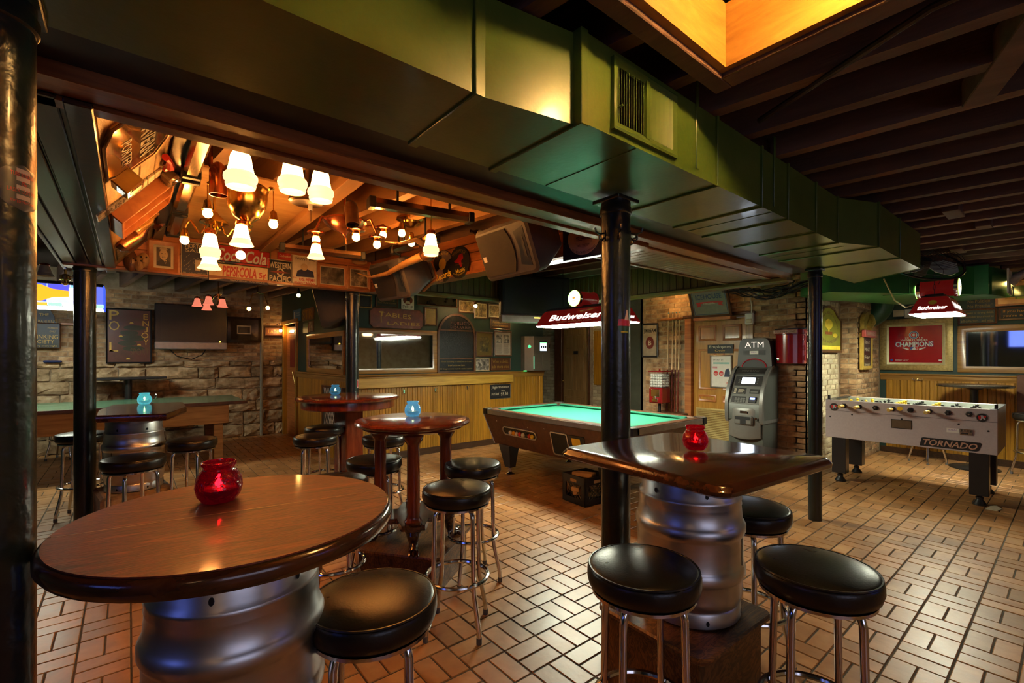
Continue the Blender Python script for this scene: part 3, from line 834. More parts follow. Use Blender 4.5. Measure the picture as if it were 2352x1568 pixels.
# ============================================================ LAMPS
LAMPG = 'beer lamps over the games'
LAMPWHITE = emi('lamp_diffuser', (.97, 1.0, .76), 42.0)
def beer_lamp(name, label, loc, rz, W, Lh, text_scale=1.0, es=22.0):
    """long axis along local x; the round clock drum lies across, its face towards -y"""
    t = thing(name, label, 'lamp', loc, rz)
    hx, hy = Lh/2, W/2
    def ring(x, y, z): return [(-x,-y,z),(x,-y,z),(x,y,z),(-x,y,z)]
    RED = pm('lamp_red', (.16,.006,.006), .25, coat=.3, emit=(.5,.02,.015), es=.06)
    prof = [(hx, hy, 0), (hx-.010, hy-.010, .016), (hx-.070, hy-.065, .150), (hx-.095, hy-.08, .175), (hx-.11, hy-.095, .185)]
    vs = []; fs = []
    for p in prof: vs += ring(*p)
    for i in range(len(prof)-1):
        for k in range(4):
            l = (k+1) % 4; fs.append((i*4+k, i*4+l, i*4+4+l, i*4+4+k))
    fs.append(tuple(range(len(vs)-4, len(vs))))
    b = MB(); b.add(vs, fs); b.build('shade', RED, t, smooth=False)
    b = MB(); b.box(-hx+.10, hx-.10, -hy+.095, hy-.095, .185, .200, .004); b.box(-hx+.13, hx-.13, -hy+.12, hy-.12, .200, .218, .004); b.build('stepped_top', DARKMET, t)
    MB().box(-hx+.012, hx-.012, -hy+.012, hy-.012, -.012, .004).build('diffuser', LAMPWHITE, t, smooth=False)
    dr = MB().lathe([(.092,-hy+.02),(.100,-hy+.024),(.100,-hy+.06),(.092,-hy+.064),(.092,hy-.064),(.100,hy-.06),(.100,hy-.024),(.092,hy-.02)], 28, (0,0,.295), 'y').build('drum', RED, t)
    for s in (-1, 1):
        MB().lathe([(.1005, s*(hy-.026)), (.1005, s*(hy-.056))], 28, (0,0,.295), 'y', caps=False).build('chrome_band', CHROME, dr)
        MB().lathe([(.096, s*(hy-.019)), (.088, s*(hy-.016)), (.088, s*(hy-.0155))], 28, (0,0,.295), 'y').build('neon_ring', emi('green_neon', (.35,1,.15), 3.0), dr)
        MB().lathe([(.084, s*(hy-.0145)), (.084, s*(hy-.014))], 28, (0,0,.295), 'y').build('clock_face', emi('clock_glow', (1,.98,.75), 2.2), dr)
        em = MB(); 
        em.prism(disc(14, .024, .014, 0, .30), s*(hy-.0138), s*(hy-.0134)); em.prism([(-.026,.262),(.026,.262),(.018,.272),(-.018,.272)], s*(hy-.0138), s*(hy-.0134))
        em.build('emblem', pm('orange_emblem', (.7,.25,.05), .4, emit=(.9,.45,.1), es=.5), dr, smooth=False)
    # backlit lettering on the four sloping sides
    LIT = emi('backlit_letters', (1, .97, .88), 1.3)
    sly = math.atan2(.055, .134); slx = math.atan2(.060, .134)
    def face(string, side, w_, h_, zz, mat, sh, bold, name='lettering'):
        # side 0/180: long faces, 90/-90: end faces; laid on the sloping shade just proud of it
        k = (zz-.016)/.134
        off, sl = ((hy-.010-.055*k), sly) if side in (0, 180) else ((hx-.010-.060*k), slx)
        if string: o = letters(string, t, mat, 0, 0, w_, h_, y=-.004, shear=sh, bold=bold, name=name)
        else: o = MB().prism(disc(20, w_, h_), -.004, -.002).build(name, mat, t, smooth=False)
        d_ = {0: (0,-1), 180: (0,1), 90: (1,0), -90: (-1,0)}[side]
        o.rotation_euler = (-sl, 0, R(side)); o.location = (d_[0]*off, d_[1]*off, zz)
    for sd in (0, 180):
        face('Budweiser', sd, Lh*.66, .078, .088, LIT, .3, .02); face('CLASSIC AMERICAN LAGER', sd, Lh*.42, .016, .030, OFFWHITE, 0, 0)
    for sd in (90, -90):
        face('Budweiser', sd, W*.62, .045, .058, LIT, .3, .02); face(None, sd, .036, .026, .118, YELLOWP, 0, 0, 'emblem')
    for x in (-hx*.55, hx*.55):
        n = 7
        for k in range(n):
            zc = .21 + (2.56-loc[2]-.21)*(k+.5)/n; hh = (2.56-loc[2]-.21)/n*.62
            MB(Matrix.Translation((x, 0, zc)) @ Matrix.Rotation(R(90*(k % 2)), 4, 'Z')).tube([(0.008*math.cos(q), 0, hh*math.sin(q)) for q in [2*math.pi*j/10 for j in range(10)]], .0022, 5, closed=True).build('chain_link', DARKMET, t)
    return t
beer_lamp('pool_table_lamp', 'long red lamp with backlit lettering hanging over the pool table', (4.19, 3.74, 1.85), R(-90), .40, 1.30)
beer_lamp('football_table_lamp', 'short red lamp with lettering hanging over the table football game', (7.14, 1.03, 1.945), 0, .40, .70)
# lamp inside the ceiling well
wl = thing('well_lamp', 'bright bulb lamp up inside the golden ceiling well', 'lamp', (1.48, .24, 2.74))
MB().lathe([(.05,.2),(.055,.12),(.03,.1),(.03,.06)], 16).build('socket', DARKMET, wl)
MB().sphere((0,0,0), .06, 14, 10).build('bulb', emi('well_bulb', (1,.55,.16), 230.0), wl)

# ============================================================ FURNITURE
# ------------------------------------------------------------ bar stools
def make_stool(label):
    t = thing('bar_stool', label, 'stool', group='chrome bar stools')
    MB().lathe([(.10,.680),(.165,.682),(.181,.694),(.187,.715),(.186,.742),(.181,.753),(.176,.757),(.168,.760),(.13,.768),(.07,.773),(.02,.774)], 36).build('seat', VINYL, t, ang=60)
    ring = [(.180*math.cos(2*math.pi*k/36), .180*math.sin(2*math.pi*k/36), .7545) for k in range(36)]
    MB().tube(ring, .0042, 6, closed=True).build('piping', VINYL, t)
    MB().lathe([(.155,.668),(.172,.670),(.172,.680),(.155,.681)], 32).build('seat_plate', CHROME, t)
    path = [(.02,0,.664),(.09,0,.664),(.118,0,.660),(.134,0,.646),(.141,0,.62),(.149,0,.30),(.152,0,.24),(.160,0,.20),(.190,0,.075),(.194,0,.05),(.195,0,.02)]
    b = MB(); b.tube(path, .0125, 10); me = b.mesh('leg'); me.materials.append(CHROME)
    f = MB(); f.cyl((.195,0,0), (.195,0,.03), .0145, n=10); fm = f.mesh('foot_tip'); fm.materials.append(pm('grey_rubber', (.12,.11,.11), .6))
    for k in range(4):
        o = link('leg', me, t); o.rotation_euler = (0, 0, R(90*k))
        link('foot_tip', fm, o)
    fr_ = [(.166*math.cos(2*math.pi*k/40), .166*math.sin(2*math.pi*k/40), .285) for k in range(40)]
    MB().tube(fr_, .0115, 8, closed=True).build('foot_ring', CHROME, t)
    return t
stool0 = make_stool('x')
stool_spots = [
 (857,1358,'black bar stool in front, at the edge of the near round keg table',20),
 (1477,1288,'black bar stool in front of the square keg table, before the iron column',10),
 (1873,1290,'black bar stool with a creased seat at the bottom right of the picture',-10),
 (1716,1155,'black bar stool half hidden behind the keg of the square table',35),
 (1050,1113,'black bar stool at the right of the four-column table, nearest the camera there',2),
 (1086,1058,'black bar stool with a speckled seat between the four-column table and the pool table',30),
 (860,1049,'black bar stool on the far left side of the four-column table',15),
 (768,1096,'black bar stool mostly hidden behind the near round keg table',12),
 (725,997,'black bar stool left of the large round table, the nearer one',25),
 (745,977,'black bar stool left of the large round table, the farther one',0),
 (882,998,'black bar stool right of the large round table, behind the four-column table',40),
 (307,1046,'black bar stool with a ridged seat in front of the keg at the left',-20),
 (441,1005,'black bar stool beside the keg table, next to the long game table leg',10),
 (199,990,'black bar stool mostly hidden behind the left-hand iron column',30)]
for k, (u, v, lb, a) in enumerate(stool_spots):
    p = onZ(u, v, .77)
    if k == 13: p = Vector((-.33, 5.85, 0))
    if k == 0:
        s_ = stool0; s_.location = (p.x, p.y, 0); s_.rotation_euler = (0, 0, R(a)); s_['label'] = lb
    else: dup(stool0, (p.x, p.y, 0), R(a), lb)
dup(stool0, (8.62, .36, 0), R(20), 'black bar stool at the right edge beside the small black round table')
dup(stool0, (8.55, 1.34, 0), R(10), 'chrome bar stool seen only by its legs under the football table')
dup(stool0, (-.72, 9.30, 0), R(25), 'chrome bar stool behind the long game table, against the stone wall')
dup(stool0, (.30, 9.35, 0), R(5), 'bar stool behind the long game table, its chrome legs beside the keg')

# ------------------------------------------------------------ beer kegs
KEGP = [(.15,.0),(.184,.0),(.194,.006),(.195,.055),(.190,.062),(.196,.075),(.2,.10),(.202,.155),(.2075,.163),(.2135,.176),(.2135,.196),(.2075,.209),(.2045,.216),(.2045,.322),(.2075,.330),(.2135,.342),(.2135,.362),(.2075,.375),(.202,.383),(.199,.42),(.197,.440),(.1995,.446),(.196,.458),(.1995,.464),(.197,.474),(.1875,.484),(.1885,.582),(.184,.590),(.15,.590)]
def keg(label, loc, rz=0):
    t = thing('beer_keg', label, 'keg', loc, rz, 'beer kegs used as table stands')
    k = MB().lathe(KEGP, 48).build('barrel', STEEL, t, ang=50)
    for a in range(0, 360, 60):
        for zz in (.500, .028):
            M = Matrix.Rotation(R(a+15), 4, 'Z') @ Matrix.Translation((0, -.1885 if zz > .3 else -.1948, zz))
            MB(M).prism(disc(10, .006, .010), -.002, .004).build('drain_slot', BLACKP, t)
    for a in (60, 240):
        M = Matrix.Rotation(R(a), 4, 'Z')
        bb = MB(M); vs = []
        pts = disc(18, .055, .016)
        n = len(pts)
        vs = [((.1895)*math.sin(x/.1895), -.1895*math.cos(x/.1895), .560+z_) for x, z_ in pts]
        bb.add(vs, [tuple(range(n))]); bb.build('hand_hole', BLACKP, t)
    MB(Matrix.Rotation(R(-55), 4, 'Z')).box(-.0015, .0015, -.206, -.2, .22, .37).build('weld_seam', DARKMET, t, smooth=False)
    return t
def keg_round_table():
    c = (.232, 1.425)
    t = thing('round_keg_table', 'round varnished wooden tabletop on a keg in the left foreground', 'table', (c[0], c[1], .998))
    r = .392; D_ = R(-9)
    prof = [(.02,0),(r-.03,0),(r-.008,.006),(r,.018),(r,.036),(r-.006,.046),(r-.014,.05)]
    MB().lathe(prof, 64).build('edge_band', MAHOGD, t)
    for s in (-1, 1):                    # two boards with a joint between them
        pts = [(( r-.013)*math.cos(a), s*.0012 + s*abs((r-.013)*math.sin(a))) for a in [math.pi*k/40 for k in range(41)]]
        o = MB().prismz(pts, .049, .0525).build('top_board', MAHOG, t); o.rotation_euler = (0, 0, D_)
    o = MB().box(-r+.02, r-.02, -.0015, .0015, .049, .0528).build('board_joint', pm('joint_filler', (.30,.15,.07), .5), t, smooth=False); o.rotation_euler = (0, 0, D_)
    return t
keg_round_table()
keg('keg with shiny shoulders standing under the near round tabletop', (.225, 1.42, .406), R(20))
box0 = thing('wooden_plinth', 'dark wooden plinth under the near round keg table', 'plinth', (.225, 1.42, 0))
MB().box(-.25, .25, -.25, .25, .385, .405, .004).build('top', OAKPLY, box0); MB().box(-.22, .22, -.22, .22, 0, .385).build('box', OAKPLY, box0, smooth=False)
# square table on a keg
def rounded(hw, hh, rc, n=6):
    pts = []
    for cx, cy, a0 in ((hw-rc, hh-rc, 0), (-hw+rc, hh-rc, 90), (-hw+rc, -hh+rc, 180), (hw-rc, -hh+rc, 270)):
        for k in range(n+1): pts.append((cx+rc*math.cos(R(a0+90*k/n)), cy+rc*math.sin(R(a0+90*k/n))))
    return pts
def slab(name, outlines, mat, parent):      # outlines: list of (points, z) bottom to top
    vs = []; fs = []; n = len(outlines[0][0])
    for pts, z in outlines: vs += [(x, y, z) for x, y in pts]
    for i in range(len(outlines)-1):
        for k in range(n):
            l = (k+1) % n; fs.append((i*n+k, i*n+l, i*n+n+l, i*n+n+k))
    fs.append(tuple(range(n))[::-1]); fs.append(tuple((len(outlines)-1)*n+k for k in range(n)))
    return MB().add(vs, fs).build(name, mat, parent)
t = thing('square_keg_table', 'dark square wooden tabletop with worn edges on a keg by the iron column', 'table', (1.79, 1.02, 1.025), R(-5))
slab('tabletop', [(rounded(.365,.37,.05), 0), (rounded(.385,.385,.055), .01), (rounded(.388,.388,.055), .024), (rounded(.380,.380,.05), .030), (rounded(.378,.378,.05), .036), (rounded(.366,.366,.045), .045)], MAHOGD, t)
keg('keg with a bare seam standing on the plywood box under the square tabletop', (1.795, 1.03, .436), R(65))
b1 = thing('plywood_box', 'stained plywood box with bold grain under the square table keg', 'plinth', (1.755, 1.03, 0), R(-2))
slab('top', [(rounded(.255,.235,.035), .412), (rounded(.262,.242,.04), .418), (rounded(.262,.242,.04), .428), (rounded(.255,.235,.035), .435)], OAKPLY, b1)
MB().box(-.225, .225, -.205, .205, 0, .412).build('box', OAKPLY, b1, smooth=False)
# table with four turned columns
t = thing('four_column_table', 'round mahogany pedestal table on four turned columns with claw feet', 'table', (1.475, 2.835, .25), R(62.5+45))
r = .378
MB().lathe([(.02,.735),(r-.07,.735),(r-.045,.748),(r-.05,.755),(r-.02,.762),(r-.004,.772),(r,.782),(r-.006,.794),(r-.03,.80)], 56).build('tabletop', MAHOGR, t)
for k in range(4):
    a = R(45+90*k); cx, cy = .215*math.cos(a), .215*math.sin(a)
    MB().lathe([(.052,.175),(.055,.19),(.044,.205),(.041,.22),(.040,.40),(.038,.66),(.041,.672),(.055,.690),(.062,.705),(.064,.72),(.055,.735)], 22, (cx, cy, 0)).build('turned_column', MAHOGR, t)
    f = MB(Matrix.Translation((cx, cy, 0)) @ Matrix.Rotation(a, 4, 'Z'))
    f.box(-.055, .055, -.05, .05, .125, .175, .012)
    f.tube([(.0,0,.14),(.03,0,.10),(.025,0,.06),(.045,0,.03),(.075,0,.018)], [.05,.04,.028,.03,.026], 10)
    ft = f.build('claw_foot', MAHOGD, t)
    for q in (-.022, 0, .022):
        MB(Matrix.Translation((cx, cy, 0)) @ Matrix.Rotation(a, 4, 'Z')).tube([(.06,q*.8,.03),(.085,q,.022),(.105,q*1.15,.006)], [.011,.012,.006], 6).build('toe', MAHOGD, ft)
pts = []
for k in range(4):
    a = R(45+90*k)
    for q in (-16, 16): pts.append((.26*math.cos(a+R(q)), .26*math.sin(a+R(q))))
    for q in (30, 45, 60): pts.append(((.185-.04*(1-abs(q-45)/15))*math.cos(a+R(q)), (.185-.04*(1-abs(q-45)/15))*math.sin(a+R(q))))
slab('base_plate', [(pts, .135), (pts, .17)], MAHOGD, t)
b2 = thing('table_plinth', 'low dark wooden platform under the four-column table', 'plinth', (1.50, 2.86, 0), R(36))
slab('top', [(rounded(.30,.30,.04), .225), (rounded(.305,.305,.045), .24), (rounded(.30,.30,.04), .25)], OAKPLY, b2)
MB().box(-.27, .27, -.27, .27, 0, .225).build('box', OAKPLY, b2, smooth=False)
# large round table
t = thing('large_round_table', 'large round mahogany table with a deep apron on a square pedestal', 'table', (1.785, 4.865, 0))
r = .515
MB().lathe([(.05,1.02),(r-.01,1.02),(r,1.03),(r,1.042),(r-.012,1.052),(r-.03,1.055)], 60).build('tabletop', MAHOGR, t)
MB().lathe([(r-.055,1.02),(r-.05,.945),(r-.06,.935),(r-.08,.935)], 60, caps=False).build('apron', MAHOGR, t)
o = MB().box(-.105, .105, -.105, .105, .04, 1.02, .008).build('pedestal', MAHOGR, t); o.rotation_euler = (0, 0, R(15))
o = MB().box(-.115, .115, -.115, .115, .04, .22, .008).build('pedestal_boot', WALNUT, t); o.rotation_euler = (0, 0, R(15))
MB().box(-.3, .3, -.3, .3, 0, .04, .008).build('base', WALNUT, t)
# far keg table
t = thing('far_keg_table', 'worn dark wooden tabletop on a keg at the left, before the long game table', 'table', (0, 0, .965))
pts = [(-.19,4.70),(.23,4.53),(.40,5.04),(.42,5.62),(-.10,5.72),(-.19,5.2)]
slab('tabletop', [([(x*.97+.003, y*.99+.05) for x, y in pts], 0), (pts, .012), (pts, .045), ([(x*.985, (y-5.1)*.985+5.1) for x, y in pts], .055)], MAHOGD, t)
keg('keg with copper glints under the worn tabletop at the left', (.04, 5.02, .374), R(10))
b3 = thing('keg_block', 'pale rough block under the left-hand keg', 'plinth', (.04, 5.02, 0), R(8))
MB().box(-.24, .24, -.24, .24, 0, .373, .02).build('block', STONE, b3)
# small black round table by the right wall, and another at the stone wall
def cafe_table(label, x, y, h, r, base=True):
    t = thing('pedestal_table', label, 'table', (x, y, 0))
    MB().lathe([(.05,h-.03),(r-.006,h-.03),(r,h-.022),(r,h-.006),(r-.006,h),(r-.02,h)], 40).build('tabletop', pm('dark_laminate', (.03,.024,.018), .25), t)
    MB().lathe([(.09,h-.05),(.04,h-.07),(.037,h-.1),(.037,.04),(.06,.03)], 18).build('post', BLACK, t)
    MB().lathe([(.25,0),(.25,.012),(.22,.022),(.08,.035),(.05,.05)], 32).build('base', DARKMET, t)
    return t
cafe_table('small black round pedestal table against the pine panelling on the right', 8.58, .88, 1.10, .37)
t = thing('wall_ledge_table', 'narrow dark ledge table on a black post under the painted pool sign', 'table', (.02, 9.45, 0))
MB().box(-.52, .46, -.16, .2, 1.115, 1.15, .006).build('tabletop', DARKMET, t)
MB().lathe([(.05,.02),(.045,.5),(.045,1.115)], 16, (-.02,0,0)).build('post', BLACK, t); MB().lathe([(.2,0),(.2,.012),(.05,.03)], 24, (-.02,0,0)).build('base', DARKMET, t)

# ------------------------------------------------------------ candle jars
def candle(label, u, v, z, col, flame, h=.105, glow=None, grp='glass candle jars on the tables'):
    p = onZ(u, v, z)
    t = thing('candle_jar', label, 'candle', (p.x, p.y, z+.001), 0, grp)
    s = h/.105
    G = pm('glass_%s' % '_'.join('%.2f' % c for c in col), col, .10, trans=.93, bump=1.0, bscale=42, bdist=.009, ior=1.4, emit=glow[0] if glow else None, es=glow[1]*.12 if glow else 0)
    prof = [(.022,.0),(.040,.002),(.051,.018),(.056,.04),(.053,.062),(.043,.080),(.037,.086),(.037,.092),(.041,.096),(.042,.102),(.040,.105),(.037,.105),(.035,.092),(.040,.080),(.049,.062),(.052,.04),(.047,.02),(.030,.008)]
    MB().lathe([(a*s, b*s) for a, b in prof], 32).build('jar', G, t, ang=70)
    MB().lathe([(.03*s,.010*s),(.042*s,.022*s),(.045*s,.035*s),(.03*s,.036*s)], 18).build('wax', pm('candle_wax', (.35,.2,.14), .5), t)
    if flame: MB().lathe([(.002*s,.037*s),(.006*s,.045*s),(.007*s,.050*s),(.004*s,.058*s),(.001*s,.066*s)], 10).build('flame', emi('candle_flame', (1,.55,.15), flame), t)
    return t
candle('crimson embossed glass candle jar on the near round table', 503, 1150, 1.0505, (.42,.002,.020), 22, .112, ((.6,.0,.03), .1))
candle('red glowing glass candle jar on the dark square table', 1597, 1032, 1.07, (.52,.002,.010), 40, .10, ((.7,.0,.02), .2))
candle('blue glass candle jar on the four-column table', 948, 956, 1.05, (.22,.52,.72), 14, .105, ((.15,.45,.65), .8))
candle('small blue glass candle jar on the large round table', 770, 906, 1.055, (.16,.46,.66), 9, .105, ((.1,.4,.6), .4))
candle('turquoise glass candle jar on the keg table at the left', 332, 928, 1.02, (.20,.66,.70), 16, .105, ((.15,.6,.65), 1.0))

# ------------------------------------------------------------ long green-topped game table at the left
t = thing('long_game_table', 'long wooden game table with a green painted top along the stone wall', 'table', (0, 0, 0))
GT = ramp_mat('worn_green_top', [(.3,(.03,.085,.05)),(.55,(.07,.15,.095)),(.8,(.16,.24,.17))], scale=4, stretch=(.4,4,4), rough=.25, bump=.05, coat=.3)
AMBER = ramp_mat('amber_timber', [(.25,(.22,.09,.02)),(.55,(.36,.17,.045)),(.85,(.48,.26,.08))], scale=5, stretch=(.4,5,5), rough=.45, bump=.1)
MB().box(-2.4, 1.32, 7.62, 8.95, .80, .835, .006).build('tabletop', GT, t)
MB().box(-2.4, 1.325, 7.605, 7.62, .795, .838, .003).build('edge_strip', WALNUT, t)
MB().box(-2.3, 1.10, 7.66, 7.72, .53, .80, .006).build('apron', AMBER, t)
MB().box(-2.3, 1.10, 8.85, 8.91, .53, .80, .006).build('apron', AMBER, t)
MB().box(1.04, 1.10, 7.72, 8.85, .53, .80, .006).build('apron', AMBER, t)
for x in (.93, -2.2):
    for y in (7.74, 8.74): MB().box(x, x+.11, y, y+.11, 0, .53, .006).build('leg', AMBER, t)
cl = thing('table_clamp', 'small chrome clamp standing on the long green game table', 'clamp', (.22, 7.85, .836))
MB().box(-.02,.02,-.02,.02,0,.06,.004).build('base', COPPER, cl); MB().tube([(0,0,.05),(.05,0,.07),(.07,0,.10),(.06,0,.13)], .012, 8).build('arm', CHROME, cl)

# ------------------------------------------------------------ pool table
pt = thing('pool_table', 'coin-operated pool table with bright green cloth and brown cabinet', 'pool table', (4.225, 3.75, 0))
LAMI = ramp_mat('burl_laminate', [(.3,(.055,.020,.009)),(.5,(.085,.032,.014)),(.75,(.12,.05,.022))], scale=14, rough=.35, bump=.0)
FELT = pm('green_cloth', (.012,.20,.115), .9, var=.06, scale=60, bump=.1, bscale=400)
FELT2 = pm('green_cushion_cloth', (.008,.135,.08), .9, var=.06, scale=60)
ALU = pm('aluminium_trim', (.55,.53,.5), .28, 1.0, var=.1)
HX_, HY_ = .70, 1.16
def tprism(b, x0, y0, z0, x1, y1, z1):
    vs = [(-x0,-y0,z0),(x0,-y0,z0),(x0,y0,z0),(-x0,y0,z0),(-x1,-y1,z1),(x1,-y1,z1),(x1,y1,z1),(-x1,y1,z1)]
    b.add(vs, [(3,2,1,0),(4,5,6,7),(0,1,5,4),(1,2,6,5),(2,3,7,6),(3,0,4,7)]); return b
cab = tprism(MB(), HX_-.12, HY_-.13, .36, HX_-.02, HY_-.02, .735).build('cabinet', LAMI, pt, smooth=False)
MB().box(-HX_+.10, HX_-.10, -HY_+.10, HY_-.10, .735, .765).build('bed', FELT, pt, smooth=False)
for s in (-1, 1):
    rl = MB().box(s*(HX_-.115), s*(HX_-.012), -HY_+.11, HY_-.11, .742, .80, .008).build('long_rail', LAMI, pt)
    MB().box(s*(HX_-.012), s*HX_, -HY_+.10, HY_-.10, .738, .795, .004).build('metal_edge', ALU, rl)
    for q in range(6):
        MB().lathe([(.006,0),(.006,.0012)], 10, (s*(HX_-.05), -HY_+.35+q*.325, .80)).build('sight', OFFWHITE, rl)
    for h in (-1, 1):
        cu = MB(); pts = [(s*(HX_-.115), .798), (s*(HX_-.165), .795), (s*(HX_-.17), .785), (s*(HX_-.15), .766), (s*(HX_-.115), .766)]
        cu.prism([(p[0], p[1]) for p in pts], *( (.045, HY_-.19) if h > 0 else (-HY_+.19, -.045)))
        cu.build('cushion', FELT2, pt, smooth=False)
    re = MB().box(-HX_+.11, HX_-.11, s*(HY_-.115), s*(HY_-.012), .742, .80, .008).build('end_rail', LAMI, pt)
    MB().box(-HX_+.10, HX_-.10, s*(HY_-.012), s*HY_, .738, .795, .004).build('metal_edge', ALU, re)
    for q in range(3): MB().lathe([(.006,0),(.006,.0012)], 10, (-.3+.3*q, s*(HY_-.05), .80)).build('sight', OFFWHITE, re)
    cu = MB(); cu.prismx([(s*(HY_-.115), .798), (s*(HY_-.165), .795), (s*(HY_-.17), .785), (s*(HY_-.15), .766), (s*(HY_-.115), .766)], -HX_+.19, HX_-.19); cu.build('cushion', FELT2, pt, smooth=False)
    MB().lathe([(.05,.74),(.05,.768),(.04,.769)], 16, (s*(HX_-.13), 0, 0)).build('side_pocket', BLACKP, pt)
    for h in (-1, 1):
        cc = MB(); pts = [(s*HX_, h*(HY_-.13)), (s*HX_, h*(HY_-.04)), (s*(HX_-.04), h*HY_), (s*(HX_-.13), h*HY_), (s*(HX_-.13), h*(HY_-.10)), (s*(HX_-.10), h*(HY_-.13))]
        cc.prismz(pts, .735, .803); k = cc.build('corner_casting', BLACK, pt, smooth=False)
        cc = MB(); pts2 = [(s*(HX_-.012), h*(HY_-.125)), (s*(HX_-.012), h*(HY_-.045)), (s*(HX_-.045), h*(HY_-.012)), (s*(HX_-.125), h*(HY_-.012)), (s*(HX_-.125), h*(HY_-.06)), (s*(HX_-.06), h*(HY_-.125))]
        cc.prismz(pts2, .803, .807); cc.build('corner_plate', ALU, k, smooth=False)
        MB().lathe([(.058,.74),(.058,.770),(.05,.771)], 18, (s*(HX_-.145), h*(HY_-.145), 0)).build('corner_pocket', BLACKP, pt)
        lg = MB(Matrix.Translation((s*(HX_-.17), h*(HY_-.38), 0)))
        vs = [(-.045,-.05,.09),(.045,-.05,.09),(.045,.05,.09),(-.045,.05,.09),(-.08,-.13 if h < 0 else -.08,.36),(.08,-.13 if h < 0 else -.08,.36),(.08,.08 if h < 0 else .13,.36),(-.08,.08 if h < 0 else .13,.36)]
        lg.add(vs, [(3,2,1,0),(4,5,6,7),(0,1,5,4),(1,2,6,5),(2,3,7,6),(3,0,4,7)])
        L0 = lg.build('leg', pm('slate_laminate', (.03,.034,.04), .4), pt, smooth=False)
        MB(Matrix.Translation((s*(HX_-.17), h*(HY_-.38), 0))).lathe([(.06,0),(.062,.008),(.03,.02),(.02,.03),(.02,.095)], 18).build('levelling_foot', CHROME, L0)
# details on the camera-side cabinet wall (leaning inwards downwards)
lean = math.atan2(.10, .375)
det = Matrix.Translation((-HX_+.02, 0, .735)) @ Matrix.Rotation(R(-90), 4, 'Z') @ Matrix.Rotation(lean, 4, 'X')
# local: x right (towards -Y), z up along the leaning face, -y out
def stadium(x0, x1, z0, z1, n=8):
    r_ = (z1-z0)/2; zc = (z0+z1)/2
    return [(x1-r_+r_*math.cos(R(a)), zc+r_*math.sin(R(a))) for a in [-90+180*k/n for k in range(n+1)]] + [(x0+r_+r_*math.cos(R(a)), zc+r_*math.sin(R(a))) for a in [90+180*k/n for k in range(n+1)]]
def ringpart(name, outer, inner, y0, y1, mat, parent, M):
    n = len(outer); vs = [(x,y1,z) for x,z in outer]+[(x,y0,z) for x,z in outer]+[(x,y0,z) for x,z in inner]+[(x,y1,z) for x,z in inner]
    fs = []
    for i in range(3):
        for k in range(n):
            l = (k+1) % n; fs.append((i*n+k, i*n+l, i*n+n+l, i*n+n+k))
    return MB(M).add(vs, fs).build(name, mat, parent)
win = MB(det).prism(stadium(-.78, -.18, -.225, -.135), -.004, .002).build('ball_window', pm('dark_window', (.012,.008,.006), .15), pt, smooth=False)
ringpart('window_rim', stadium(-.79, -.17, -.235, -.125), stadium(-.775, -.185, -.222, -.138), -.012, 0, ALU, pt, det)
bc = [(.8,.72,.6),(.75,.35,.02),(.7,.66,.55),(.6,.03,.03),(.72,.68,.6),(.03,.03,.03),(.5,.06,.03),(.75,.5,.05)]
for q in range(8):
    c = det @ Vector((-.64+.058*q if q < 5 else -.34+.045*(q-5), -.010, -.195))
    tag(MB().sphere((0,0,0), .026, 12, 8).build('pool_ball', pm('ball_%d' % q, bc[q], .15), None), '%s pool ball behind the window of the pool table' % ['cream','orange','white, second from the left,','red','off-white','black','dark red','yellow'][q], 'ball', 'pool balls in the ball return')
    bpy.data.objects[-1] if False else None
    ob = [o for o in COL.objects if o.name.startswith('pool_ball')][-1]; 
    wp = Matrix.Translation(pt.location) @ c; ob.location = wp
def rr(x0, x1, z0, z1, r_=.02, n=4): return [((x0+x1)/2+p[0], (z0+z1)/2+p[1]) for p in rounded((x1-x0)/2, (z1-z0)/2, r_, n)]
MB(det).prism(rr(.075, .315, -.345, -.095), -.003, .002).build('coin_recess', BLACKP, pt, smooth=False)
ringpart('recess_rim', rr(.065, .325, -.355, -.085, .025), rr(.078, .312, -.342, -.098, .02), -.012, 0, ALU, pt, det)
MB(det).box(.33, .56, -.008, 0, -.22, -.09, .004).build('coin_plate', BLACK, pt); MB(det).box(.38, .50, -.010, -.007, -.20, -.12).build('notice', YELLOWP, pt, smooth=False)
for x, z in ((-.88,-.07),(-.30,-.09),(-.02,-.07)): MB(det).lathe([(.008,-.006),(.006,-.008),(.001,-.008)], 10, (x,0,z), 'y').build('screw', ALU, pt)
for h in (-1, 1):
    b = MB(); b.tube([(-HX_+.02, h*(HY_-.02), .735), (-HX_+.12, h*(HY_-.13), .36)], .009, 6); b.build('corner_strip', ALU, pt)

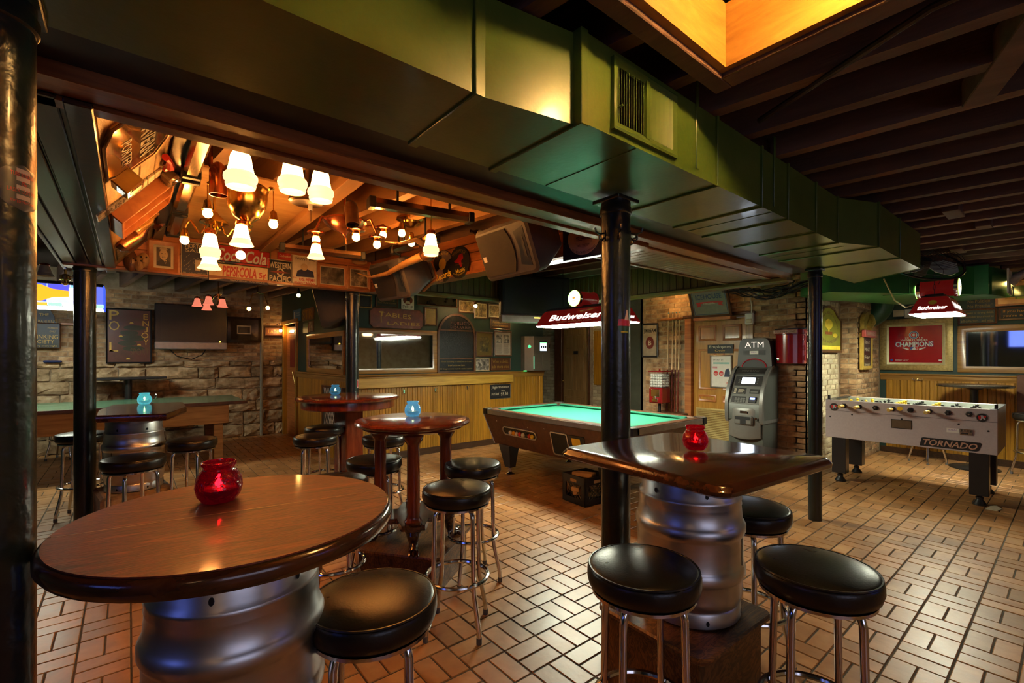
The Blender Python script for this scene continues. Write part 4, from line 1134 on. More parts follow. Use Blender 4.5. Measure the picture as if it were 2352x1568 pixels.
# crate with wood offcuts below the pool table
cr = thing('milk_crate', 'black plastic milk crate with diamond lattice under the pool table', 'crate', (3.60, 3.20, 0), R(-5))
CW, CD, CH = .165, .165, .28
b = MB()
b.box(-CW, CW, -CD, CD, 0, .012); b.build('bottom', BLACK, cr, smooth=False)
for k in range(4):
    M = Matrix.Rotation(R(90*k), 4, 'Z')
    b = MB(M); b.box(-CW, CW, -CD, -CD+.012, .0, .06); b.box(-CW, CW, -CD, -CD+.012, .20, CH)
    for s in (-1, 1): b.box(s*(CW-.05), s*CW, -CD, -CD+.012, .05, .21)
    sd = b.build('side', BLACK, cr, smooth=False)
    for q in range(-4, 6):
        for s in (-1, 1):
            x0 = q*.045; b = MB(M)
            p0 = Vector((max(-.115,min(.115,x0-s*.075)), -CD+.006, .055)); p1 = Vector((max(-.115,min(.115,x0+s*.075)), -CD+.006, .205))
            if abs(p1.x-p0.x) < .08: continue
            b.tube([p0, p1], .004, 4).build('lattice_bar', BLACK, sd)
    MB(M).box(-.045, .045, -CD-.002, -CD+.0, .215, .245, .002).build('hand_hole', pm('pale_wood', (.42,.27,.14), .7), sd)
for q, (x, y, z, a, sz) in enumerate([(-.05,.0,.16,8,.13),(.06,.04,.17,70,.12),(.0,-.06,.22,20,.11),(.03,.05,.255,100,.12),(-.06,.05,.10,40,.13),(.05,-.07,.08,5,.13)]):
    o = tag(MB().box(-sz, sz, -.045, .045, -.02, .02, .003).build('wood_offcut', pm('pale_wood', (.42,.27,.14), .7), None), ['lowest pale wood offcut seen through the crate lattice','pale wood offcut lying crosswise in the crate','pale wood offcut near the front of the crate','topmost pale wood offcut sticking out of the crate','pale wood offcut at the back of the crate','pale wood offcut behind the lattice at the bottom right of the crate'][q], 'wood block', 'wood offcuts in the crate')
    o.location = (3.60+x, 3.20+y, z); o.rotation_euler = (0, R(3*q-6), R(a))

# ------------------------------------------------------------ table football game
FX0, FX1, FY0, FY1, FZT, FZB = 6.44, 7.22, .50, 1.93, .955, .515
fb = thing('table_football', 'silver-grey table football game with yellow and black players', 'game table', ((FX0+FX1)/2, (FY0+FY1)/2, 0))
SILV = pm('silver_laminate', (.42,.36,.37), .35, var=.05, scale=60)
BLK2 = pm('black_laminate', (.014,.014,.016), .3)
fx, fy = (FX1-FX0)/2, (FY1-FY0)/2
for s in (-1, 1):
    MB().box(s*(fx-.035), s*fx, -fy, fy, FZB, FZT, .004).build('long_side', SILV, fb)
    MB().box(-fx+.035, fx-.035, s*(fy-.035), s*fy, FZB, FZT, .004).build('end_panel', ramp_mat('wood_end', [(.3,(.16,.09,.04)),(.7,(.26,.16,.08))], scale=6, rough=.4, bump=.03), fb)
    MB().box(-fx+.01, fx-.01, s*(fy-.055), s*(fy+.004), FZT-.002, FZT+.006, .002).build('end_cap', BLK2, fb)
    for h in (-1, 1):
        lg = MB().box(s*(fx-.01)-(.0 if s < 0 else .125), s*(fx-.01)+(.125 if s < 0 else 0), h*(fy-.06)-(0 if h < 0 else .14), h*(fy-.06)+(.14 if h < 0 else 0), .10, FZB, .004).build('leg', BLK2, fb)
        cx, cy = s*(fx-.01)+(.062 if s < 0 else -.062), h*(fy-.06)+(.07 if h < 0 else -.07)
        MB().lathe([(.055,0),(.056,.012),(.03,.05),(.026,.06),(.03,.065),(.03,.08),(.02,.085),(.02,.10)], 18, (cx,cy,0)).build('levelling_foot', BLACK, lg)
        MB().box(cx-.012, cx+.012, s*0+h*(fy-.015)-.012, h*(fy-.015)+.012, FZT, FZT+.05, .004).build('score_post', BLACK, fb) if s < 0 else None
MB().box(-fx+.035, fx-.035, -fy+.035, fy-.035, FZB+.24, FZB+.25).build('playfield', pm('white_playfield', (.45,.52,.46), .3), fb, smooth=False)
INW = pm('inner_white', (.55,.60,.54), .35)
for s in (-1, 1): MB().box(s*(fx-.036), s*(fx-.039), -fy+.035, fy-.035, FZB+.25, FZT-.005).build('inner_lining', INW, fb, smooth=False)
MB().box(-fx-.001, -fx+.002, -fy, fy, FZT-.125, FZT-.122).build('panel_joint', BLACKP, fb, smooth=False)
bush = [(1939,927),(1974,929),(2011,932),(2050,935),(2091,938),(2134,941),(2178,945),(2226,948)]
Y8 = [onX(u, v, FX0).y - fb.location.y for u, v in bush]
RODZ = .895
men = [2, 2, 3, 5, 5, 3, 2, 3]; near = [1, 1, 0, 1, 0, 1, 0, 0]
cols_ = ['y','y','b','y','b','y','b','b']
YEL = pm('yellow_plastic', (.78,.50,.03), .35)
for k in range(8):
    y = Y8[k]
    rod = MB().cyl((-fx-(.16 if near[k] else .035), y, RODZ), (fx+(.10 if not near[k] else .04), y, RODZ), .008, n=10).build('rod', CHROME, fb)
    for s in (-1, 1):
        MB().lathe([(.028, s*(fx-.002)), (.028, s*(fx+.012)), (.018, s*(fx+.02)), (.018, s*(fx+.022))], 6, (0,y,RODZ), 'x').build('bushing', BLACK, rod)
        MB().lathe([(.024, s*(fx-.07)), (.024, s*(fx-.05))], 12, (0,y,RODZ), 'x').build('bumper', BLACK, rod)
    if near[k]: MB().lathe([(.010,-fx-.055),(.020,-fx-.062),(.020,-fx-.165),(.016,-fx-.17)], 8, (0,y,RODZ), 'x').build('handle', pm('handle_yellow', (.62,.40,.10), .35), rod)
    else: MB().lathe([(.010,fx+.055),(.018,fx+.062),(.018,fx+.15),(.014,fx+.155)], 10, (0,y,RODZ), 'x').build('handle', pm('handle_wood', (.35,.2,.08), .4), rod)
    m_ = YEL if cols_[k] == 'y' else BLACK
    for q in range(men[k]):
        x = -.26 + .52*(q+.5)/men[k]
        b = MB(); b.box(x-.020, x+.020, y-.012, y+.012, RODZ-.035, RODZ+.034, .006); b.sphere((x,y,RODZ+.048), .016, 8, 6); b.box(x-.010, x+.010, y-.008, y+.008, RODZ-.085, RODZ-.03, .004)
        b.build('player', m_, rod)
FM = Matrix.Translation((-fx, 0, 0)) @ Matrix.Rotation(R(-90), 4, 'Z')     # front face: x right, z up, -y out
def ff(u, v):
    p = onX(u, v, FX0); return -(p.y - fb.location.y), p.z
def fpart(name, pts, mat, y0=-.003, y1=0.001, parent=None): return MB(FM).prism(pts, y0, y1).build(name, mat, parent or fb, smooth=False)
for (u, v, rd_) in ((1916,934,.042),(2256,959,.05)):
    x, z = ff(u, v); rd_ = .045
    e = fpart('round_badge', disc(28, rd_, rd_, x, z), CHROME, -.004)
    fpart('badge_face', disc(28, rd_*.88, rd_*.88, x, z), BLACKP, -.0055, -.003)
    fpart('badge_mark', [(x-.03,z+.018),(x-.005,z+.02),(x+.0,z+.0),(x-.022,z-.02)], REDP, -.0065, -.005); fpart('badge_mark', [(x+.008,z+.022),(x+.03,z+.015),(x+.02,z-.0),(x+.004,z+.005)], REDP, -.0065, -.005)
    fpart('badge_figure', [(x-.012,z+.022),(x+.004,z+.024),(x+.012,z+.004),(x+.024,z-.012),(x+.016,z-.018),(x+.002,z-.006),(x-.008,z-.026),(x-.016,z-.024),(x-.006,z-.002)], pm('badge_silver', (.5,.5,.5), .3, .5), -.0072, -.006)
x0, z1 = ff(2048, 963); x1, z0 = ff(2093, 985)
fpart('ball_slot', rect(x0, x1, z0, z1), pm('slot_wood', (.10,.06,.03), .5), -.002); ringpart('slot_rim', rect(x0-.006,x1+.006,z0-.006,z1+.006), rect(x0,x1,z0,z1), -.004, .001, BLACK, fb, FM)
x0, z1 = ff(2115, 999); x1, z0 = ff(2252, 1031); x0b, z1b = ff(2118, 999); x1b, z1c = ff(2252, 1013)
xa, za = ff(2115, 1016); xb, zb = ff(2252, 1024)
zc_ = (za+zb)/2; hw_ = (xb-xa)/2; xc_ = (xa+xb)/2
fpart('name_plate', [(xc_-hw_-.01, zc_-.045), (xc_+hw_-.03, zc_-.045), (xc_+hw_-.01, zc_-.035), (xc_+hw_+.012, zc_+.035), (xc_+hw_+.0, zc_+.045), (xc_-hw_+.02, zc_+.045), (xc_-hw_+.005, zc_+.038)], BLACKP, -.003)
o = letters('TORNADO', fb, pm('tornado_ink', (.5,.30,.22), .35, .3), xc_, zc_, hw_*1.82, .062, y=-.0045, shear=.3, bold=.02); o.matrix_local = FM
x0, z1 = ff(2174, 982); x1, z0 = ff(2203, 995); zz = (z0+z1)/2
fpart('sticker', rect(x0, x1, zz-.022, zz+.022), WHITE, -.002); o = letters('IDEAL', fb, pm('purple_ink', (.2,.08,.35), .4), (x0+x1)/2, zz+.006, (x1-x0)*.7, .014, y=-.0032, shear=.2); o.matrix_local = FM
x0, z1 = ff(2205, 984); x1, z0 = ff(2234, 1000)
cm = fpart('coin_mech', rect(x0, x1, z0, z1), CHROME, -.012)
for q in range(4): fpart('coin_slot', rect(x0+.012+.022*q, x0+.018+.022*q, z1-.028, z1-.006), BLACKP, -.0135, -.011, cm)
fpart('coin_tray', rect(x0+.01, x0+.06, z0+.008, z0+.022), BLACKP, -.0135, -.011, cm)
for u, v in ((1907,956),(1957,952),(2071,962),(2202,974),(2270,990)):
    x, z = ff(u, v); fpart('bolt', disc(10, .009, .009, x, z), DARKMET, -.003)
x, z = ff(2067, 938); fpart('ball_cup', disc(18, .024, .024, x, z), YEL, -.004)
# folded paper under the near foot
pp = tag(MB().add([(0,0,0),(.16,-.02,.002),(.20,-.06,.006),(.10,-.10,.004),(.0,-.08,.001),(0,0,.004),(.16,-.02,.006),(.20,-.06,.010),(.10,-.10,.008),(.0,-.08,.005)], [(4,3,2,1,0),(5,6,7,8,9),(0,1,6,5),(1,2,7,6),(2,3,8,7),(3,4,9,8),(4,0,5,9)]).build('folded_paper', OFFWHITE, None), 'crumpled folded paper wedged under the football table foot', 'paper')
pp.location = (6.36, .575, .0)

# ------------------------------------------------------------ cash machine
at_ = thing('cash_machine', 'grey cash machine with a lit screen beside the staff door', 'cash machine', (6.335, 2.735, 0), R(-90))
AG = pm('atm_grey', (.075,.082,.072), .4, .1, var=.05); AG2 = pm('atm_silver', (.15,.148,.138), .35, .2, var=.05); AD = pm('atm_dark', (.022,.02,.02), .4)
def pyz(b, pts, x0, x1): return b.prismx(pts, x0, x1)
MB().prismx([(.25,0),(-.20,0),(-.20,.62),(.25,.62)], -.215, .215).build('base', AG, at_, smooth=False)
MB().prismx([(.25,.62),(-.22,.62),(-.25,.66),(-.25,.86),(-.05,1.24),(.02,1.31),(.10,1.34),(.25,1.34)], -.225, .225).build('body', AG, at_, ang=30)
for s in (-1, 1):
    MB().prismx([(.22,.62),(-.235,.62),(-.262,.66),(-.268,.80),(-.262,.90),(-.22,1.05),(-.14,1.20),(-.05,1.29),(.02,1.33),(.10,1.35),(.10,1.32),(.0,1.29),(-.08,1.22),(-.17,1.08),(-.22,.94),(-.225,.80),(-.20,.66),(.22,.66)], s*.195, s*.236).build('side_rim', AG2, at_, ang=50)
# curved silver front drawer
vs = []; fs = []; n = 10
for k in range(n+1):
    x = -.2+.4*k/n; bow = .05*(1-(x/.2)**2)
    for z, e in ((.44,0),(.46,.01),(.80,.012),(.83,.0)):
        vs.append((x, -.215-bow-e, z-bow*.5))
for k in range(n):
    for q in range(3): fs.append((k*4+q, (k+1)*4+q, (k+1)*4+q+1, k*4+q+1))
MB().add(vs, fs).build('front_drawer', AG2, at_, ang=30)
MB().box(-.11, .13, -.30, -.25, .60, .72, .02).build('cash_tray', AG2, at_); MB().box(-.08, .10, -.304, -.29, .665, .705).build('tray_mouth', BLACKP, at_, smooth=False); MB().box(-.02, .05, -.305, -.29, .61, .67).build('tray_notch', BLACKP, at_, smooth=False)
MB().lathe([(.016,-.272),(.014,-.278),(.002,-.278)], 14, (.165,0,.69), 'y').build('lock', CHROME, at_); MB().box(-.03, .06, -.288, -.27, .745, .775, .003).build('badge', CHROME, at_)
# sloping front with screen, keypad, card reader: frame of the slope
sl = math.atan2(.20, .38)
SM = Matrix.Translation((0, -.252, .86)) @ Matrix.Rotation(-sl, 4, 'X')
def sp(name, x0, x1, z0, z1, mat, d=.006, parent=None, b=.003): return MB(SM).box(x0, x1, -d, .004, z0, z1, b).build(name, mat, parent or at_)
sp('slope_panel', -.19, .19, .0, .43, AG2, .004)
sp('screen_bezel', -.17, .17, .255, .40, AD, .008); sp('screen', -.085, .085, .285, .375, emi('atm_screen', (.72,.83,1.0), 5.5), .010)
for q in range(4):
    for x in (-.125, .105): sp('screen_key', x, x+.02, .29+.022*q, .30+.022*q, AG2, .011)
sp('keypad_well', -.165, .02, .015, .105, AD, .006); 
for i in range(4):
    for j in range(3): sp('key', -.12+.035*i, -.093+.035*i, .02+.022*j, .036+.022*j, AG2, .010, None, .002)
sp('card_reader', .06, .15, .02, .10, AD, .022); sp('card_slot', .075, .135, .06, .085, emi('card_blue', (.12,.2,1.0), 5.0), .026); sp('instruction_plate', -.17, .0, .135, .225, AD, .006); sp('receipt_slot', .045, .165, .15, .215, AD, .010); sp('receipt_mouth', .06, .15, .16, .18, AG2, .016)
for q in range(4): sp('instruction_line', -.10, -.02-.015*(q % 2), .145+.018*q, .150+.018*q, OFFWHITE, .0075, None, 0); sp('instruction_icon', -.155, -.125, .145+.018*q, .155+.018*q, OFFWHITE, .0075, None, 0)
MB(Matrix.Translation((0,-.065,1.235)) @ Matrix.Rotation(-R(42), 4, 'X')).box(-.19, .19, -.012, .01, 0, .095, .006).build('name_panel', AD, at_)
o = letters('MINI BANK', at_, AG2, 0, .05, .22, .03, y=-.0135); o.matrix_local = Matrix.Translation((0,-.065,1.235)) @ Matrix.Rotation(-R(42), 4, 'X')
# dark topper
tp = MB(); pts = [(-.225,1.28),(.225,1.28),(.205,1.56),(.185,1.67),(.14,1.71),(-.14,1.71),(-.185,1.67),(-.205,1.56)]
tp.prism(pts, .06, .20); top = tp.build('topper', AD, at_)
letters('ATM', at_, emi('atm_letters', (.9,.8,.72), .4), 0, 1.625, .24, .075, y=.057)
MB().box(-.14, .14, .054, .062, 1.49, 1.55).build('topper_label', BLACKP, at_, smooth=False); MB().box(-.055, .055, .052, .058, 1.497, 1.543).build('white_label', WHITE, at_, smooth=False)
letters('IDEAL', at_, pm('purple_ink', (.2,.08,.35), .4), 0, 1.525, .07, .016, y=.0505)
ar = [(.155*math.cos(R(a)), 1.33+.105*math.sin(R(a))) for a in range(0, 181, 15)]
MB().tube([(x, .056, z) for x, z in ar], .009, 8).build('red_arch', pm('arch_red', (.35,.02,.03), .3), at_)
MB().prism([(x*.94, z) for x, z in ar], .055, .059).build('arch_opening', BLACKP, at_, smooth=False)

# ------------------------------------------------------------ staff door
DOORW = ramp_mat('golden_door', [(.25,(.26,.115,.018)),(.55,(.40,.19,.032)),(.85,(.50,.27,.06))], scale=5, stretch=(6,6,.5), rough=.3, bump=.12, coat=.3)
door = struct(MB().box(PX_+.05, PX_+.09, DY0, DY1, .01, DZ, .003).build('door_1', DOORW))
DM = Matrix.Translation((PX_+.05, (DY0+DY1)/2, 0)) @ Matrix.Rotation(R(-90), 4, 'Z')
for (x0, x1, z0, z1) in ((-.32,-.05,1.70,1.93),(.05,.32,1.70,1.93),(-.32,-.05,.98,1.58),(.05,.32,.98,1.58),(-.32,-.05,.80,.90),(.05,.32,.80,.90)):
    MB(DM).frame(x0, x1, z0, z1, .03, -.018, .002).build('panel_moulding', ORANGEWOOD, door)
    MB(DM).box(x0+.03, x1-.03, -.006, .002, z0+.03, z1-.03, .004).build('panel', DOORW, door)
grv = MB(DM).frame(-.36, .36, .08, .70, .035, -.014, .002).build('vent_frame', pm('brass_vent', (.55,.42,.17), .35, .7), door)
for q in range(22): MB(DM @ Matrix.Translation((0,0,.125+.025*q)) @ Matrix.Rotation(R(-35), 4, 'X')).box(-.325, .325, -.010, -.007, -.010, .010).build('louvre', pm('brass_vent', (.55,.42,.17), .35, .7), door, smooth=False)
fr_ = struct(MB().box(PX_-.03, PX_+.10, DY0-.11, DY0-.005, 0, DZ+.03, .006).build('trim_7', PINE))
MB().box(PX_-.03, PX_+.10, DY1+.005, DY1+.11, 0, DZ+.03, .006).build('jamb', CEDAR, fr_); MB().box(PX_-.05, PX_+.10, DY0-.13, DY1+.13, DZ+.03, DZ+.075, .01).build('head', WALNUT, fr_)
s_, g = sign('staff_sign', 'small black wooden sign lettered for employees on the staff door', 'sign', 'X', PX_+.04, (1626,791,1685,811), 0, None, BLACKP, [('Employees', .08, .92, .5, .9, OFFWHITE), ('Only', .3, .7, .12, .42, GOLDPRINT)], th=.012)
s_, g = sign('notice_poster', 'pale printed notice in a silver frame on the staff door', 'poster', 'X', PX_+.035, (1632,815,1682,891), .018, ALU, WHITE, [('MEL', .75, .97, .10, .16, REDP), ('Under 21', .1, .6, .86, .9, NAVY), ('NOT', .16, .36, .40, .45, WHITE), ('SERVE', .46, .66, .40, .45, WHITE)], th=.015)
x0, x1, z0, z1, yf = g
flat('teal_band', rect(x0+.03, x1-.02, z0+(z1-z0)*.74, z0+(z1-z0)*.80), pm('teal_print', (.25,.45,.42), .5), s_, yf-.002); flat('red_mark', disc(14,.035,.035,x0+.07,z0+(z1-z0)*.44), REDP, s_, yf-.0015); flat('red_mark', disc(14,.035,.035,x0+.15,z0+(z1-z0)*.44), REDP, s_, yf-.0015)
flat('printed_figure', [(x1-.10,z0+(z1-z0)*.33),(x1-.015,z0+(z1-z0)*.33),(x1-.015,z0+(z1-z0)*.5),(x1-.04,z0+(z1-z0)*.62),(x1-.08,z0+(z1-z0)*.55)], NAVY, s_, yf-.0015)
flat('pink_band', rect(x0+.02, x0+.09, z0+(z1-z0)*.60, z0+(z1-z0)*.66), pm('pink_print', (.55,.25,.28), .5), s_, yf-.0015)

# corridor door
d2_ = struct(MB().box(HX-.06, HX-.02, 6.50, 7.16, .01, 2.06, .003).build('door_2', ramp_mat('oak_door', [(.25,(.17,.095,.032)),(.6,(.27,.16,.06)),(.85,(.36,.23,.10))], scale=6, stretch=(6,6,.5), rough=.4, bump=.05)))
DM2 = Matrix.Translation((HX-.06, 6.83, 0)) @ Matrix.Rotation(R(-90), 4, 'Z')
for (x0, x1, z0, z1) in ((-.28,-.04,1.62,1.95),(.04,.28,1.62,1.95),(-.28,-.04,.75,1.50),(.04,.28,.75,1.50),(-.28,-.04,.2,.62),(.04,.28,.2,.62)):
    MB(DM2).frame(x0, x1, z0, z1, .022, -.010, .002).build('panel_moulding', d2_.data.materials[0], d2_); MB(DM2).box(x0+.03, x1-.03, -.006, .002, z0+.03, z1-.03, .004).build('panel', d2_.data.materials[0], d2_)
MB(DM2).sphere((-.30, -.05, .95), .03, 12, 8).build('door_knob', BRASS, d2_)
MB(DM2).box(-.02, .10, -.012, -.004, 1.52, 1.59).build('small_sign', BLACKP, d2_, smooth=False)
f2 = struct(MB().box(HX-.10, HX, 7.18, 7.40, 0, 2.12, .006).build('trim_8', WALNUT)); MB().box(HX-.05, HX, 6.44, 6.48, 0, 2.12, .006).build('jamb', WALNUT, f2)
MB().box(HX-.06, HX-.02, 5.90, 6.30, .9, 2.0).build('jamb_board', PINE, f2)
# ladies' room door and frame
dr3 = struct(MB().box(SXW+.03, SXW+.07, 8.80, 9.58, .01, 2.02, .003).build('door_3', CEDAR))
MB().box(SXW+.015, SXW+.03, 8.98, 9.30, 1.28, 1.78).build('notice_board', pm('red_notice', (.25,.03,.02), .5), dr3, smooth=False); MB().box(SXW+.008, SXW+.03, 8.99, 9.38, 1.9, 1.96, .01).build('door_closer', CHROME, dr3)
MB().cyl((SXW+.01,8.9,.95),(SXW-.02,8.98,1.2), .012, n=8).build('pull_handle', BRASS, dr3)
f3 = struct(MB().box(SXW-.03, SXW+.12, 8.72, 8.80, 0, 2.08, .006).build('trim_9', PINE)); MB().box(SXW-.03, SXW+.12, 9.58, 9.68, 0, 2.08, .006).build('jamb', PINE, f3); MB().box(SXW-.045, SXW+.12, 8.68, 9.72, 2.06, 2.14, .01).build('head', PINE, f3)

# ============================================================ THINGS ON THE WALLS
# ---- panelled centre wall (facing -Y)
def mirror_frame(name, label, plane, c, box, fw, fmat, glass=MIRROR):
    r, w, h = hang(name, label, 'mirror', plane, c, *box)
    MB().frame(-w/2, w/2, 0, h, fw, -.035, 0).build('frame', fmat, r)
    MB().box(-w/2+fw*.9, w/2-fw*.9, -.012, -.004, fw*.9, h-fw*.9).build('glass', glass, r, smooth=False)
    return r, w, h
mirror_frame('wall_mirror', 'wide mirror in a pine frame beside the arched chalkboard', 'Y', CY, (800,756,1002,857), .07, PINEH)
mirror_frame('side_mirror', 'pine-framed mirror on the side wall beside the restroom door', 'X', SXW, (708,764,793,857), .07, PINEH)
# red sign with notched corners
r, w, h = hang('red_wooden_sign', 'worn red wooden sign with gold lettering above the wide mirror', 'sign', 'Y', CY, 848, 709, 971, 755)
c = .05
pts = [(-w/2+c,0),(w/2-c,0),(w/2-c*.7,c*.4),(w/2-c*.4,c*.7),(w/2,c),(w/2,h-c),(w/2-c*.4,h-c*.7),(w/2-c*.7,h-c*.4),(w/2-c,h),(-w/2+c,h),(-w/2+c*.7,h-c*.4),(-w/2+c*.4,h-c*.7),(-w/2,h-c),(-w/2,c),(-w/2+c*.4,c*.7),(-w/2+c*.7,c*.4)]
REDWORN = ramp_mat('worn_red_board', [(.3,(.09,.020,.010)),(.55,(.17,.036,.018)),(.8,(.26,.13,.06))], scale=12, rough=.35, bump=.3)
MB().prism(pts, -.02, 0).build('board', REDWORN, r)
for i in range(len(pts)):
    pass
MB().tube([(x*.985, -.02, z*.97+h*.015) for x, z in pts], .006, 6, closed=True).build('rim', WALNUT, r)
letters('TABLES', r, GOLDPRINT, -.04*w, h*.66, w*.6, h*.22, y=-.0215, rot=R(-3)); letters('LADIES', r, GOLDPRINT, .12*w, h*.26, w*.62, h*.16, y=-.0215)
letters('T', r, GOLDPRINT, -.30*w, h*.55, w*.08, h*.55, y=-.0218)
# arched chalk board
r, w, h = hang('arched_board', 'black arched-top notice board with a reddish frame and yellow rules', 'notice board', 'Y', CY, 1003, 720, 1090, 857)
def arch(w, h, inset=0, n=20):
    R_ = w/2-inset; zc = h-w/2
    return [(-R_, inset), (R_, inset)] + [(R_*math.cos(R(180*k/n)), zc+R_*math.sin(R(180*k/n))) for k in range(n+1)]
CHALK = pm('black_board_paint', (.010,.010,.009), .22, var=.2, bump=.5, bscale=60)
MB().prism(arch(w, h, .02), -.015, 0).build('panel', CHALK, r)
ringpart('frame', arch(w, h), arch(w, h, .035), -.032, 0, WALNUT, r, Matrix())
for zz in (h*.715, h*.245): MB().box(-w/2+.03, w/2-.03, -.024, -.012, zz-.012, zz+.012, .004).build('cross_bar', WALNUT, r)
DIMRED = pm('dim_red_ink', (.10,.028,.016), .5)
letters("PUBLIC'S", r, DIMRED, .1*w, h*.84, w*.5, h*.055, y=-.0165); letters('SQUARE', r, DIMRED, .1*w, h*.765, w*.55, h*.055, y=-.0165)
INK = pm('ochre_ink', (.28,.17,.03), .5)
letters('Those attending are asked not to brawl,', r, INK, 0, h*.195, w*.80, h*.030, y=-.0165); letters('brawl or throw chairs.', r, INK, 0, h*.135, w*.45, h*.030, y=-.0165); letters('All disagreements must be settled outside.', r, INK, 0, h*.075, w*.86, h*.030, y=-.0165)
DKG = pm('dark_green_card', (.014,.022,.010), .4)
SEPIA = ((.05,.03,.012), (.42,.28,.12)); BW = ((.02,.018,.016), (.42,.38,.33))
sign('dark_picture', 'small black picture in a thin gold frame by the iron column', 'picture', 'Y', CY, (822,676,854,707), .02, GOLDLEAF, BLACKP)
sign('green_sign', 'dark green sign with two lines of dull gold lettering', 'sign', 'Y', CY, (862,682,914,706), .02, WALNUT, DKG, [('YOU MAY NOT BE', .12, .88, .62, .82, INK), ('DEAD DRUNK YOU MAY', .06, .94, .3, .5, INK)])
r, g = sign('syrup_sign', 'white shield-shaped syrup sign with a red oval', 'sign', 'Y', CY, (921,676,950,711), 0, None, WHITE, [('SYRUP', .08, .92, .08, .26, BLACKP)], th=.015)
x0, x1, z0, z1, yf = g; W = x1-x0; H2 = z1-z0
flat('red_oval', disc(24, W*.38, H2*.30, 0, z0+H2*.62), pm('brick_red_print', (.16,.03,.02), .45), r, yf-.0015); flat('printed_head', disc(16, W*.15, H2*.15, .01, z0+H2*.70), BLACKP, r, yf-.003); flat('printed_collar', [(-W*.24,z0+H2*.38),(W*.24,z0+H2*.38),(W*.12,z0+H2*.54),(-W*.14,z0+H2*.54)], OFFWHITE, r, yf-.003)
sign('long_dark_picture', 'long dark glazed picture in a narrow walnut frame', 'picture', 'Y', CY, (957,676,1049,703), .02, WALNUT, pm('dark_print', (.016,.015,.012), .1, var=.5, scale=9))
sign('gold_certificate', 'yellowed certificate in a brown frame left of the arched board', 'picture', 'Y', CY, (974,706,1003,748), .022, WALNUT, pm('yellowed_paper', (.24,.15,.03), .5, var=.2), [('NOTICE', .2, .8, .86, .92, BLACKP), ('to all who enter here', .12, .88, .7, .75, BLACKP), ('mind your manners', .12, .88, .58, .63, BLACKP), ('and your change', .2, .8, .46, .51, BLACKP)])
for q, (bx, lb) in enumerate([((1052,688,1089,719), 'walnut-framed crowd photograph with a lamp glint on its glass'), ((1088,694,1119,732), 'walnut-framed upright group photograph, middle of three under the fascia'), ((1120,698,1153,731), 'walnut-framed team photograph, right-hand of three under the fascia')]):
    sign('framed_photo', lb, 'picture', 'Y', CY, bx, .022, WALNUT, OFFWHITE, mat_in=photo_mat('sepia_%d' % q, *SEPIA, scale=16+4*q), matw=.012)
sign('moderation_sign', 'brown sign about abstinence and moderation with gold lettering', 'sign', 'Y', CY, (1125,731,1171,757), .02, WALNUT, pm('brown_card', (.028,.012,.006), .4), [('Abstinence is best if', .08, .92, .56, .84, INK), ('practiced in moderation.', .05, .95, .16, .44, INK)])
sign('double_photo', 'tall frame holding a team photograph on dull gold card', 'picture', 'Y', CY, (1092,762,1131,819), .025, WALNUT, pm('dull_gold_card', (.11,.075,.012), .4), mat_in=photo_mat('gold_team', (.02,.015,.005), (.22,.16,.04), 14), matw=.06)
r, g = sign('framed_newspaper', 'framed newspaper page with two photographs', 'picture', 'Y', CY, (1134,760,1174,818), .025, WALNUT, pm('newsprint', (.36,.30,.25), .5, var=.1))
x0, x1, z0, z1, yf = g; W = x1-x0; H2 = z1-z0
for q in (0, 1): flat('print', rect(x0+W*(.08+.46*q), x0+W*(.44+.48*q), z0+H2*.52, z0+H2*.9), photo_mat('news_%d' % q, *BW, scale=22), r, yf-.0015)
for q in range(12): flat('text_column', rect(x0+W*.08, x0+W*(.44 if q % 3 else .40), z0+H2*(.06+.036*q), z0+H2*(.075+.036*q)), pm('news_ink', (.15,.13,.11), .5), r, yf-.0012); flat('text_column', rect(x0+W*.54, x0+W*(.92 if q % 2 else .86), z0+H2*(.06+.036*q), z0+H2*(.075+.036*q)), pm('news_ink', (.15,.13,.11), .5), r, yf-.0012)
sign('team_photo', 'black and white team photograph with a thin pale frame above the rail', 'picture', 'Y', CY, (1091,821,1124,852), .012, GOLDLEAF, OFFWHITE, mat_in=photo_mat('bw_team', *BW, scale=20), matw=.006)
sign('wine_sign', 'brown sign advising to add more wine when in doubt', 'sign', 'Y', CY, (1126,821,1172,850), .015, WALNUT, pm('russet_card', (.07,.022,.008), .4), [('When in doubt,', .07, .90, .56, .88, INK), ('add more wine.', .06, .96, .12, .44, INK)])
# wall-mounted music machine
jb = thing('music_terminal', 'grey wall-mounted touch-screen music machine', 'jukebox', (5.60, CY, 1.225))
JG = pm('terminal_grey', (.17,.145,.115), .3, .5, var=.05)
MB().prismz([(-.25,0),(-.25,-.10),(-.14,-.22),(.25,-.22),(.25,0)], 0, .60).build('cabinet', JG, jb, smooth=False)
MB().box(-.02, .17, -.228, -.219, .33, .52, .003).build('screen_bezel', BLACK, jb)
scn = MB().box(-.005, .155, -.231, -.226, .345, .50).build('screen', emi('terminal_screen', (.72,.80,.85), .65), jb, smooth=False)
MB().box(-.005, .155, -.2325, -.2305, .485, .50).build('green_bar', emi('terminal_green', (.1,.8,.15), 1.0), scn, smooth=False)
for q in range(3): MB().box(.01+.05*q, .045+.05*q, -.2325, -.2305, .40, .43).build('icon', BLACKP, scn, smooth=False)
for q in range(4): MB().box(-.12+.085*q if False else (-.12 if q % 2 == 0 else .06), (.05 if q % 2 == 0 else .23), -.224, -.219, .02+.145*(q//2), .155+.145*(q//2), .003).build('grille_panel', JG, jb)
